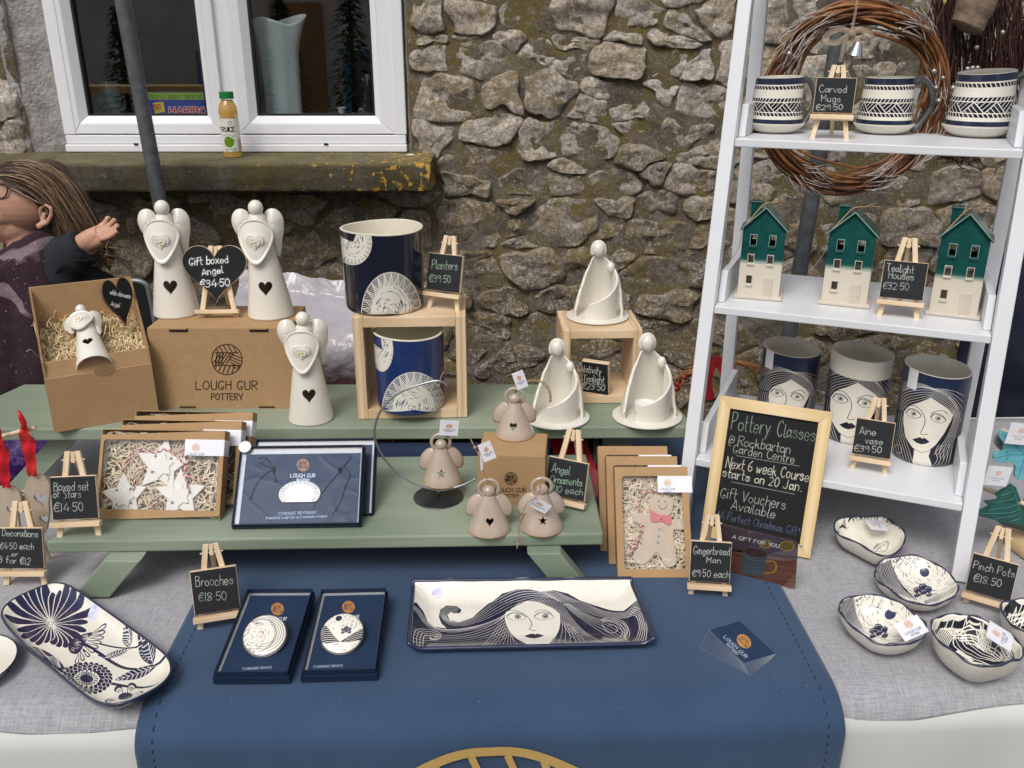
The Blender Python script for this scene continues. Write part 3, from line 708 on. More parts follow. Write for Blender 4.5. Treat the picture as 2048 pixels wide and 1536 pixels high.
# left side fall of the white cloth
# grey linen, ends just at the table edge
ln=B()
def lf(u,v):
    s=s0+.012+(s1-s0-.012)*u; t=TD-.02-(TD-.02-.008)*(1-(1-v)**1.6)
    w=.004*math.sin(s*7)+.003*math.sin(s*17+1); z=TZ-.004+.0009*noise.noise(Vector((s*8,t*8,4)))
    t2=t-(w if v>.9 else 0)
    if t2<.045: z-=.045-math.sqrt(max(0,.045**2-(.045-t2)**2))
    return loc(tpt(s,t2,z))
ln.grid(lf,150,60); ln.uv={}
lo=ln.build('grey_linen_cloth',M_linen,None,smooth=True); lo.location=tb.location; m_=lo.modifiers.new('s','SOLIDIFY'); m_.thickness=.0015; m_.offset=1
tag(lo,'woven grey linen cloth covering the whole table top','tablecloth')
ra,rb_=Pz(268,1440,TZ),Pz(1687,1402,TZ); rs0,rs1=(ra-TY0).dot(tdir),(rb_-TY0).dot(tdir)
def locr(p): return tuple(Vector(p)-tb.location)
rn=drape(rs0,rs1,TZ+.0005,.60,.022,rad=.045,wave=.004,seed=2)
runner=thing('table_runner','navy blue canvas runner with stitched hem and gold emblem hanging at front','runner',tb.location)
r2=B(); r2.v=rn.v; r2.f=rn.f
M_runner_t=None
ro_=r2.build('cloth',M_runner,runner,smooth=True); m_=ro_.modifiers.new('s','SOLIDIFY'); m_.thickness=.0012; m_.offset=1
st=B()
for sgn,s_ in ((1,rs0+.022),(-1,rs1-.022)):
    k=0
    prof=[]
    for i in range(260):
        d=i*.0065
        if d<TD-.045: t,dz=TD-d,0
        else:
            e=d-(TD-.045)
            if e<.0707: a=e/.045; t,dz=.045-.045*math.sin(a),-(.045-.045*math.cos(a))
            else: t,dz=0,-.045-(e-.0707)
        off=.022*(max(0,1-t/.045) if t<.045 else 0); hang=max(0,-dz); w=.004*min(1,hang*6)*math.sin(s_*14+2)+.0024*min(1,hang*5)*math.sin(s_*31+4)
        prof.append(Vector(loc(tpt(s_,t-off-w-.0022*(1 if dz<-.02 else 0),TZ+.0026+dz))))
    for i in range(0,258,1):
        if i%2==0: a=prof[i]; b=prof[i]+(prof[i+1]-prof[i])*.8; st.beam(a,b,.0008,.0006,side=(1,0,0))
st.build('hem_stitching',M_thread,runner,kind='stuff')

# ---------------------------------------------------------------- sage green two-step stand
PL=.835; PU=.895
stand=thing('step_stand','sage green wooden stand with two plank steps','stand',Pz(650,1077,PL))
sl_=stand.location.copy()
def l3(p): return Vector(p)-sl_
def plank(c4,z,t,name):
    """c4: front-left, front-right, back-right, back-left pixels of the top face"""
    q=[l3(Pz(x,y,z)) for x,y in c4]; b=B(); b.hexa([(*v.xy,v.z-t) for v in q]+[tuple(v) for v in q])
    b.build(name,M_green,stand,bevel=.003)
plank([(91,1083),(1207,1067),(1172,908),(330,918)],PL,.021,'step_board')
plank([(-150,858),(1387,853),(1322,768),(48,768)],PU,.024,'step_board')
def legboard(foot,top,zt,w,t,y):
    a=Vector(l3(Pz(*foot,TZ))); 
    tp=Py(top[0],top[1],y); tp=Vector((tp.x,y,zt)); b=B(); d=l3(tp); a.z=TZ-sl_.z+.001
    hw=w/2; b.hexa([(a.x-hw,a.y,a.z),(a.x+hw,a.y,a.z),(a.x+hw,a.y+t,a.z),(a.x-hw,a.y+t,a.z),(d.x-hw,d.y,d.z),(d.x+hw,d.y,d.z),(d.x+hw,d.y+t,d.z),(d.x-hw,d.y+t,d.z)])
    b.build('leg',M_green,stand,bevel=.002)
yF=Pz(180,1197,TZ).y
legboard((182,1197),(240,1100),PL-.0215,.056,.03,yF+.005)
yR_=Pz(1145,1178,TZ).y; legboard((1145,1178),(1088,1092),PL-.0215,.052,.026,yR_)
legboard((30,985),(145,884),PU-.0245,.05,.03,Pz(30,985,TZ).y+.01)
legboard((1262,965),(1222,880),PU-.0245,.05,.03,Pz(1262,965,TZ).y+.01)

# ---------------------------------------------------------------- white ladder shelf
F0=Vector((.3069,1.3828,TZ)); YAW=.3988; SW=.4204; SK=.2351; TH=[.1215,.3792,.6470,.905]
su=Vector((math.cos(YAW),-math.sin(YAW),0)); sv=Vector((math.sin(YAW),math.cos(YAW),0))
shelf=thing('ladder_shelf','white painted leaning ladder shelf with three loaded tiers beside the green stand','shelf unit',mat=frame(F0,su,(0,0,1)))
SD=[(Pz(1660,806,TZ+TH[0])-F0).dot(sv),(Pz(1660,556.5,TZ+TH[1])-F0).dot(sv),(Pz(1700,259,TZ+TH[2])-F0).dot(sv)]
VR=SD[1]+.004                                                 # rear legs are upright at this depth
LW=.0225
for x in (-LW,SW):
    B().hexa([(x,-.004,0.0015),(x+LW,-.004,.0015),(x+LW,.026,.0015),(x,.026,.0015)]+[(a,b+SK*1.0,1.0) for a,b in ((x,-.004),(x+LW,-.004),(x+LW,.026),(x,.026))]).build('front_leg',M_white,shelf,bevel=.0015)
    B().box((x+LW/2,VR+.011,.5),(LW,.022,1.0)).build('rear_leg',M_white,shelf,bevel=.0015)
for h in TH:
    y0=SK*h-.003; B().box((SW/2,(y0+VR)/2,h-.0065),(SW-.001,VR-y0-.001,.013)).build('shelf_board',M_white,shelf,bevel=.0015)
    for x in (.0062,SW-.0062):
        y1=SK*h+.024; B().hexa([(x-.0055,y1,h+.0006),(x+.0055,y1,h+.0006),(x+.0055,VR-.001,h+.0006),(x-.0055,VR-.001,h+.0006)]+[(a,b,h+.052) for a,b in ((x-.0055,y1+.015),(x+.0055,y1+.015),(x+.0055,VR-.001),(x-.0055,VR-.001))]).build('side_rail',M_white,shelf,bevel=.001)
def shz(i): return TZ+TH[i]+.0006

# ---------------------------------------------------------------- easels and chalkboards
M_slate=mat('chalkboard paint',(.030,.033,.038),.75,.25,60,.15,400)
M_pinee=mat('pale pine edge',(.72,.56,.38),.6,.1,120)
def chalk_bg(t,seed=3):
    t.grain(.012,seed); t.grain(.012,seed+1,9)
def board(name,label,mat4,w,h,tex,th=.006,group=None,shape=None,cat='sign'):
    """blackboard in frame mat4: x right, z up the board, y away. tex uv covers w x h"""
    o=thing(name,label,cat,mat=mat4,group=group)
    b=B().box((w/2,th/2+.0006,h/2),(w,th,h)); b.build('backing',M_pinee,o,bevel=.0006)
    e=.0008; f=B().add([(e,0,e),(w-e,0,e),(w-e,0,h-e),(e,0,h-e),(e,.0006,e),(w-e,.0006,e),(w-e,.0006,h-e),(e,.0006,h-e)],[(0,1,2,3),(4,7,6,5),(0,4,5,1),(2,6,7,3),(0,3,7,4),(1,5,6,2)],[(0,0),(1,0),(1,1),(0,1)]*2)
    f.build('slate_face',imat(name+' chalk',tex,.8,spec=.25),o); return o
def easel(label,mat4,w,h,board_h,toe=.0,group='miniature wooden easels',spread=None):
    """mat4: frame of the ledge (x right along the ledge, z up the lean); w ledge width, h height to the apex, foot drop toe below the ledge"""
    o=thing('miniature_easel',label,'easel',mat=mat4,group=group); lw=w*.115; t=w*.055
    cx=w/2; sp=spread or w*.40
    for s_ in (-1,1):
        B().hexa([(cx+s_*sp-lw/2,t*.2+.0062,-toe),(cx+s_*sp+lw/2,t*.2+.0062,-toe),(cx+s_*sp+lw/2,t+.0085,-toe),(cx+s_*sp-lw/2,t+.0085,-toe)]+
                 [(cx+s_*lw*.85-lw/2,t*.2+.0062,h),(cx+s_*lw*.85+lw/2,t*.2+.0062,h),(cx+s_*lw*.85+lw/2,t+.0085,h),(cx+s_*lw*.85-lw/2,t+.0085,h)]).build('front_leg',M_pine2,o,bevel=.0005)
    B().box((cx,-.0004,-.004-.0035),(w,.0125,.0075)).build('ledge',M_pine,o,bevel=.0006)
    B().box((cx,t*.6+.0075,h-h*.09),(lw*.65,t*.9,h*.16)).build('top_block',M_pine2,o)
    B().tube([(cx-lw*2.0,t*.6+.0075,h-h*.13),(cx+lw*2.0,t*.6+.0075,h-h*.13)],w*.016,8).build('hinge_pin',M_pine2,o)
    # rear leg drops to the surface
    inv=mat4.inverted(); top=Vector((cx,t+.012,h*.93)); tw=mat4@top; base_z=(mat4@Vector((cx,0,-toe))).z
    back=(mat4.to_3x3()@Vector((0,1,0))); back.z=0; back.normalize()
    foot=tw+back*h*.36; foot.z=base_z+.001
    B().beam(top,inv@foot,lw*.8,t*.8,side=(1,0,0)).build('rear_leg',M_pine2,o,bevel=.0004)
    return o
SIGNS=[]
def sign(what,zs,TL,TR,BR,BL,feet,lines,label,elabel,apex,cs=None,ink=(.80,.82,.78),tw=1.15,ledge=None):
    """place easel and board from photograph pixels; feet: two front foot pixels standing on height zs"""
    a,b=Pz(*feet[0],zs),Pz(*feet[1],zs); x=(b-a); x.z=0; x.normalize(); back=Vector((-x.y,x.x,0)); lean=math.radians(76)
    up=back*math.cos(lean)+Vector((0,0,1))*math.sin(lean); nrm=up.cross(x)
    mid=(a+b)/2
    P=lambda px,py: hitp(px,py,mid,nrm)
    q=[P(*c) for c in (TL,TR,BR,BL)]
    l=[((p-mid).dot(x),(p-mid).dot(up)) for p in q]
    x0=(l[0][0]+l[3][0])/2; x1=(l[1][0]+l[2][0])/2; z0=(l[2][1]+l[3][1])/2; z1=(l[0][1]+l[1][1])/2
    w,h=x1-x0,z1-z0; O=mid+x*x0+up*z0-nrm*0
    # the toe distance makes the legs reach the surface
    M=frame(O,x,up); toe=z0; lw0=w*.03
    S_=1024/w*.35; tw_,th_=420,int(420*h/w)
    def mp(px,py):
        p=P(px,py); return ((p-O).dot(x)/w*tw_, (1-(p-O).dot(up)/h)*th_)
    k=tw_/max(10,(TR[0]-TL[0]))
    t=Tex(tw_,th_,(.165,.172,.185),mp,k); chalk_bg(t,len(what))
    for st,p0,p1,hh in lines:
        t.text(st,p0,p1,hh,ink,tw,jit=.5,seed=len(what))
    board('chalkboard_sign',label,M,w,h,t)
    ap=P(*apex); H=(ap-O).dot(up)
    ex=w*1.08
    easel(elabel,frame(O-x*ex*.037+up*.0005,x,up),ex,H,h,toe=toe*1.0)
sz=shz(2)
sign('mugs',shz(2),(1632,155),(1712,155),(1708,226),(1626,226),((1620,277),(1704,280)),[("Carved",(1638,184),(1694,185),14),("Mugs",(1642,203),(1682,204),13),("€29·50",(1632,221),(1686,220),11)],
 'small square chalkboard reading Carved Mugs between the two left mugs','tiny pine easel holding the Carved Mugs chalkboard on the top tier',(1672,128))
sign('houses',shz(1),(1770,518),(1858,528),(1845,603),(1757,593),((1753,632),(1838,641)),[("Tealight",(1772,541),(1828,547),15),("Houses",(1776,556),(1828,561),14),("€32·50",(1765,578),(1818,581),14)],
 'small square chalkboard reading Tealight Houses beside the rightmost pottery house','tiny pine easel holding the Tealight Houses chalkboard on the middle tier',(1816,475))
sign('vase',shz(0),(1711,836),(1790,845),(1783,918),(1705,908),((1706,941),(1783,954)),[("Áine",(1718,868),(1752,871),15),("vase",(1730,887),(1766,890),13),("€39·50",(1708,903),(1763,907),13)],
 'small square chalkboard with Áine vase price in front of the vases','tiny pine easel holding the Áine vase chalkboard on the lowest tier',(1763,797))
sign('pinch',TZ,(1945,1105),(2038,1130),(2022,1203),(1930,1183),((1920,1205),(2006,1231)),[("Pinch Pots",(1945,1135),(2030,1156),17),("€18.50",(1946,1163),(2003,1175),15)],
 'small square chalkboard reading Pinch Pots among the pinch pots','tiny pine easel holding the Pinch Pots chalkboard near the right edge',(1984,1052))
sign('stars',PL,(103,953),(198,952),(190,1038),(100,1040),((103,1080),(186,1076)),[("Boxed set",(107,981),(179,980),18),("of Stars",(106,996),(163,995),15),("€14·50",(108,1025),(168,1022),17)],
 'small square chalkboard reading Boxed set of Stars on the green step','tiny pine easel holding the Boxed set of Stars chalkboard',(150,905))
sign('deco',TZ,(2,1055),(92,1057),(80,1139),(-12,1136),((-6,1174),(76,1174)),[("Decorations",(4,1071),(77,1074),13),("€4·50 each",(0,1098),(69,1099),14),("or",(23,1113),(36,1113),10),("3 for €12",(-3,1126),(61,1130),13)],
 'small chalkboard reading Decorations at the left edge of the table','tiny pine easel holding the Decorations chalkboard at the left edge',(52,1006))
sign('brooch',TZ,(383,1139),(477,1135),(477,1222),(384,1228),((389,1269),(474,1255)),[("Brooches",(391,1173),(468,1168),20),("€18·50",(397,1203),(454,1200),17)],
 'small square chalkboard reading Brooches behind the brooch boxes','tiny pine easel holding the Brooches chalkboard on the table',(432,1090))
sign('orn',PL,(1097,914),(1178,926),(1168,1001),(1090,990),((1108,1012),(1170,1026)),[("Angel",(1102,943),(1140,950),17),("Ornaments",(1099,965),(1165,973),15),("€10 each",(1100,984),(1167,991),14)],
 'small square chalkboard reading Angel Ornaments right of the kraft cube box','tiny pine easel holding the Angel Ornaments chalkboard',(1150,862),ink=(.66,.80,.70))
sign('ginger',TZ,(1380,1082),(1462,1085),(1462,1167),(1380,1163),((1374,1194),(1451,1199)),[("Gingerbread",(1386,1107),(1461,1110),15),("Man",(1413,1125),(1442,1127),12),("€9·50 each",(1384,1153),(1461,1157),14)],
 'small square chalkboard reading Gingerbread Man beside the brown window boxes','tiny pine easel holding the Gingerbread Man chalkboard',(1416,1032))
CR1Z=PU+.195; CR2Z=PU+.147
sign('plant',CR1Z,(860,505),(927,512),(918,585),(850,580),((856,618),(920,627)),[("Planters",(863,537),(916,540),17),("€39·50",(858,564),(902,566),14)],
 'small square chalkboard reading Planters beside the dark planter','tiny pine easel holding the Planters chalkboard on the left wooden cube',(904,472),ink=(.62,.72,.64))

# ---------------------------------------------------------------- curved-surface drawing helper
def cyl_tex(c, R, zb, zt, lean, w, h, bg, rx=None, ang=0):
    """canvas wrapped round an upright cylinder (u: angle, 0 at the far side); photo pixels land where the ray meets it"""
    def mp(px,py):
        d=ray(px,py); o=CAM-Vector(c); A=d.x*d.x+d.y*d.y; Bq=2*(o.x*d.x+o.y*d.y); C=o.x*o.x+o.y*o.y-R*R
        D=Bq*Bq-4*A*C; t=(-Bq-math.sqrt(max(D,0)))/(2*A); p=o+d*t
        a=math.atan2(p.x,p.y)                 # 0 at far side (+y); clockwise
        if D<0: a=math.atan2(p.x,p.y)
        u=(a/(2*math.pi))%1.0
        return (u*w,(1-((Vector(c)+p).z-zb)/(zt-zb))*h)
    return Tex(w,h,bg,mp,w/(2*math.pi*R)*mpp(Vector(c)))
def pot(name,label,cat,c,R,H,th,mat_out,mat_in,rimf=None,rz=0,group=None,R0=None,parts=True,wall='wall',footbev=.004):
    """open cylinder with its own texture; returns thing. uv u matches cyl_tex"""
    o=thing(name,label,cat,c,0,group); R0=R0 or R; rimf=rimf or (lambda a:0)
    def fo(u,v):
        a=2*math.pi*u; z=H*v+rimf(a)*v*v; r=R0+(R-R0)*v
        if v<.03: r-=footbev*(1-v/.03)
        return (r*math.sin(a),r*math.cos(a),z)
    b=B().grid(fo,96,40,uvf=lambda u,v:(u,v)); b.build(wall,mat_out,o,smooth=True)
    def fi(u,v):
        a=-2*math.pi*u; r=R0+(R-R0)*v; prof=[(r,0),(r-th*.3,.6),(r-th*.7,.6),(r-th,0)]
        return None
    b=B(); n=96; rows=[]
    for k in range(4): rows.append([(lambda a,r,z:(r*math.sin(a),r*math.cos(a),z))(2*math.pi*i/n, R-th*(k/3), H+rimf(2*math.pi*i/n)+(0 if k in(0,3) else .0008)) for i in range(n)])
    for k in range(1,9):
        f=1-k/8; rows.append([((R0+(R-R0)*f-th)*math.sin(2*math.pi*i/n),(R0+(R-R0)*f-th)*math.cos(2*math.pi*i/n),.004+(H-.004+rimf(2*math.pi*i/n))*f) for i in range(n)])
    vs=[p for r in rows for p in r]; fs=[]
    for k in range(len(rows)-1):
        for i in range(n): j=(i+1)%n; fs.append((k*n+i,k*n+j,(k+1)*n+j,(k+1)*n+i))
    fs.append(tuple((len(rows)-1)*n+i for i in range(n)))
    b.add(vs,fs); b.build('inside',mat_in,o,smooth=60)
    return o
M_cer=mat('cream stoneware',(.74,.70,.61),.30,.04,20,.05,60,coat=.35)
M_cerin=mat('cream inside glaze',(.72,.68,.58),.35,.05,20,.05,60,coat=.3)
# face drawing, authored in enlarged-crop coordinates of the front vase
def face(t,T,hair=INK,ln=CREAM,wd=.9,band=None,nl=7):
    q=lambda pts:[T(x,y) for x,y in pts]
    # crown and hair ground colour is the canvas itself
    t.flow(q([(1490,438),(1400,425),(1280,455),(1205,560)]),q([(1462,488),(1390,520),(1320,545),(1290,580)]),nl,ln,wd)
    t.flow(q([(1240,400),(1330,395),(1430,410),(1500,440)]),q([(1225,470),(1300,440),(1400,425),(1490,440)]),5,ln,wd)
    t.flow(q([(1470,428),(1560,432),(1620,445),(1670,470)]),q([(1490,440),(1560,470),(1630,560),(1650,640)]),5,ln,wd)
    t.flow(q([(1490,440),(1600,500),(1640,620),(1600,780),(1570,900)]),q([(1462,488),(1550,545),(1605,600),(1560,740),(1480,850)]),nl,ln,wd)
    t.flow(q([(1600,780),(1590,830),(1580,880),(1560,930)]),q([(1510,790),(1490,830),(1500,880),(1470,930)]),5,ln,wd)
    t.flow(q([(1200,580),(1195,680),(1215,780),(1240,900)]),q([(1288,590),(1275,690),(1310,790),(1345,905)]),nl,ln,wd)
    t.line(q([(1290,900),(1235,880),(1215,830),(1240,790),(1270,800),(1272,835),(1245,840)]),ln,wd,smooth=True)
    fp=q([(1462,488),(1390,520),(1320,545),(1288,580),(1284,650),(1296,735),(1340,805),(1395,838),(1440,830),(1490,790),(1545,715),(1585,640),(1602,592),(1560,550),(1510,520)])
    t.poly(q([(1355,790),(1350,850),(1335,930),(1470,935),(1445,860),(1470,780)]),ln)
    t.poly(fp,ln); t.line(fp[2:12],hair,wd*.9)
    t.line(q([(1308,548),(1350,540),(1392,566),(1418,610),(1420,655),(1396,712),(1412,724),(1442,720)]),hair,wd*1.2,smooth=True)
    t.line(q([(1458,590),(1500,572),(1540,570),(1566,590)]),hair,wd*1.3,smooth=True)
    for ex,ey,dx in ((1350,593,0),(1506,620,0)):
        al=q([(ex-48,ey-4),(ex-22,ey-27),(ex+18,ey-18),(ex+48,ey+14),(ex+8,ey+28),(ex-25,ey+18)])
        t.line(al+[al[0]],hair,wd,smooth=True)
        r=math.dist(T(ex,ey),T(ex+17,ey)); x,y=T(ex,ey-2); t.ring(x,y,r,r,hair,wd*.8); t.ell(x,y,r*.6,r*.6,hair); t.ell(x-r*.2,y-r*.25,r*.2,r*.2,ln)
        t.line(q([(ex-50,ey-8),(ex-24,ey-32),(ex+20,ey-24),(ex+50,ey+8)]),hair,wd*1.2,smooth=True)
    t.poly(q([(1342,754),(1375,744),(1392,740),(1404,750),(1420,744),(1452,770),(1425,782),(1395,785),(1368,775)]),hair)
def vase(label,bc,R,H,T,band,rimcol,wd,top,seed):
    c=Pz(*bc,shz(0)); c=Vector((c.x,c.y,c.z))
    t=cyl_tex(c,R,c.z,c.z+H,0,1500,900,INK)
    t.poly([(0,0),(1500,0),(1500,900*top),(0,900*top)],band,raw=True)
    face(t,T,wd=wd)
    t.grain(.012,seed); m=imat('vase drawing',t,.32,coat=.25)
    rnd=random.Random(seed)
    def rf(a): return .004*math.sin(a+2.2)+ (.004 if abs(((a-.4)%(2*math.pi)))<.3 else 0)
    o=pot('face_vase',label,'vase',c,R,H,.004,m,M_cerin,rf,group='cylindrical vases with carved faces')
    return o,c
T3=lambda x,y:(1400+x/3.16,640+y/3.16)
T1=lambda x,y:(1400+(487+(x-1350)*.82)/3.16,640+(460+(y-592)*.84)/3.16)
T2=lambda x,y:(1400+(887+(x-1350))/3.16,640+(497+(y-592))/3.16)
NB=(.13,.18,.30)
v3=vase('front right face vase with navy top band and paper tag',(1845,908),.0535,.163,T3,NB,NB,.95,.235,1)
v2=vase('middle face vase with plain cream band above the hair',(1702,868),.0530,.160,T2,CREAM,CREAM,1.0,.215,2)
v1=vase('back left face vase with navy band partly hidden by the framed board',(1567,842),.0520,.148,T1,NB,NB,.9,.2,3)
M_paper=mat('white paper tag',(.80,.80,.82),.6,.02,30)
for (o,c),(px,py) in ((v3,(1806,745)),(v1,(1531,702))):
    R=.0535; a0=math.atan2((Py(px,py,c.y-R*.6)-c).x,(Py(px,py,c.y-R*.6)-c).y)
    b=B(); hh=.034; zc=(.163 if o is v3[0] else .148)-.018
    b.grid(lambda u,v:(c.x*0+ (R+.0006)*math.sin(a0-.16+.36*u),(R+.0006)*math.cos(a0-.16+.36*u),zc-hh+hh*v+.02),6,4)
    b.uv={}; tg=b.build('paper_tag',M_paper,o); tg.modifiers.new('s','SOLIDIFY').thickness=.0004

# mugs
def mug_tex():
    t=Tex(1800,520,CREAM); r=random.Random(4)
    def bandp(y0,y1,col): t.poly([(0,y0),(1800,y0),(1800,y1),(0,y1)],col,raw=True)
    bandp(0,72,(.11,.14,.25)); bandp(468,520,(.11,.14,.25))
    def hatch(y0,y1,sl,step):
        bandp(y0,y1,INK); x=-60
        while x<1860: t.line([(x,y1),(x+sl,y0)],CREAM,10,raw=True); x+=step*1.3+r.uniform(-3,3)
        for y in (y0,y1): t.line([(0,y),(1800,y)],CREAM,7,raw=True)
    hatch(84,130,26,33); hatch(222,268,-24,33); hatch(388,430,26,33); bandp(272,384,INK)
    w=100; x=0; k=0
    while x<1800:
        up=(k%2==0); a,b=((x,384),(x+w,272)) if up else ((x,272),(x+w,384)); t.line([a,b],CREAM,10,raw=True)
        for j in range(1,4):
            f=j/4
            if up: t.line([(x+w+2*w*f*.5,272 if False else 272+112*f*.0),(x+w*f+w*1.0*0+ (w*(1-f))*0,384-112*f*0)] if False else [(x+2*w*f,384),(x+w+w*f,272+112*f)],CREAM,7,raw=True)
            else: t.line([(x+2*w*f,272),(x+w+w*f,384-112*f)],CREAM,7,raw=True)
        x+=w; k+=1
    for y in (272,384): t.line([(0,y),(1800,y)],CREAM,7,raw=True)
    for i in range(70): a,b=r.uniform(0,1800),r.choice([r.uniform(140,230),r.uniform(420,460)]); t.line([(a,b),(a+r.uniform(4,14),b+r.uniform(-2,2))],(.55,.55,.6),2,raw=True)
    t.grain(.01,4); return imat('mug drawing',t,.25,coat=.5)
M_mug=mug_tex(); M_hand=mat('slate grey glaze',(.085,.095,.10),.35,.25,30,.2,90,coat=.3)
M_navyg=mat('navy glaze',(.022,.03,.07),.22,.25,30,coat=.6)
def mug(label,bc,s,ha,tilt):
    c=Pz(*bc,shz(2)); o=thing('carved_mug',label,'mug',c,0,'carved stoneware mugs on the top tier')
    R=.0485*s; H=.091*s
    rp=[(.58,0),(.66,.008),(.84,.06),(.98,.135),(1.035,.168),(1.03,.178),(.95,.186)]
    rim=lambda a:1+tilt*math.cos(a-1.2)
    b=B().lathe([(R*r,H*z) for r,z in rp],64,closed=False); b.build('foot',M_cer,o,smooth=50)
    def fo(u,v):
        a=2*math.pi*u; r=R*(.945-.135*v**.9)+.0004*math.sin(a*5+v*4); z=H*(.18+(.82*rim(a))*v); return (r*math.sin(a),r*math.cos(a),z)
    B().grid(fo,80,24).build('wall',M_mug,o,smooth=True)
    def fi(u,v):
        a=-2*math.pi*u
        if v<.15: k=v/.15; r=R*(.81-.045*k); z=H*(.165+.835*rim(-a))+.0008*math.sin(math.pi*k)
        else: k=(v-.15)/.85; r=R*(.755+.15*k) if k<.9 else R*.9*(1-k)*10; z=H*(.165+.835*rim(-a))*(1-k)+H*.2*k
        return (r*math.sin(-a),r*math.cos(-a),z)
    b=B().grid(fi,80,20); b.uv={}; b.build('inside',M_cerin,o,smooth=True)
    ca,sa=math.cos(ha),math.sin(ha); pts=[(.80,.90),(1.02,.95),(1.30,.90),(1.52,.70),(1.55,.48),(1.35,.25),(1.08,.08),(.93,.16)]
    pts=crom([(R*a*ca,R*a*sa,H*z) for a,z in pts],6); n=len(pts)
    h=B().tube(pts,[.0052*s*(1.15-.35*math.sin(math.pi*i/n)) for i in range(n)],12); h.build('handle',M_hand,o,smooth=True)
    return o
mug('leftmost carved mug with navy bands and handle behind the sign',(1549,264),1.0,.35,.02)
mug('middle carved mug with grey handle right of the Carved Mugs sign',(1765,266),1.0,-.05,.01)
mug('rightmost carved mug with tilted rim and grey handle at the photo edge',(1952,272),1.12,-.25,.05)

# tealight houses
def house_mat():
    m,n,p=newmat('dipped teal glaze'); co=coords(n); sx=n.nodes.new('ShaderNodeSeparateXYZ'); L(n,co,sx.inputs[0])
    ad=n.nodes.new('ShaderNodeMath'); ad.operation='MULTIPLY_ADD'; L(n,noisy(n,co,25,2),ad.inputs[0]); ad.inputs[1].default_value=.006; L(n,sx.outputs[2],ad.inputs[2])
    f=noisy(n,co,55,4); teal=ramp(n,f,[(.3,(.005,.055,.050)),(.7,(.012,.095,.084))])
    k=ramp(n,ad.outputs[0],[(.0655,(0,0,0)),(.0675,(1,1,1))]); c=mixc(n,k,(.66,.60,.50),teal)
    k2=ramp(n,ad.outputs[0],[(.0655,(0,0,0)),(.0662,(1,1,1)),(.069,(1,1,1)),(.071,(0,0,0))]); c=mixc(n,mixc(n,1,k2,(.5,.5,.5),'MULTIPLY'),c,(.25,.42,.38))
    L(n,c,p.inputs['Base Color']); rr=n.nodes.new('ShaderNodeMix'); L(n,k,rr.inputs[0]); rr.inputs[2].default_value=.6; rr.inputs[3].default_value=.22; L(n,rr.outputs[0],p.inputs['Roughness']); return m
M_house=house_mat(); M_teal=mat('teal glaze',(.008,.075,.067),.22,.35,60,coat=.4); M_bisq=mat('bare cream stoneware',(.62,.56,.47),.6,.06,40)
M_twine=mat('jute twine',(.38,.26,.14),.9,.3,300,.6,600)
M_tealr=mat('worn pale glaze edge',(.25,.40,.36),.4)
M_wire=mat('steel wire',(.30,.31,.32),.3,metal=.9)
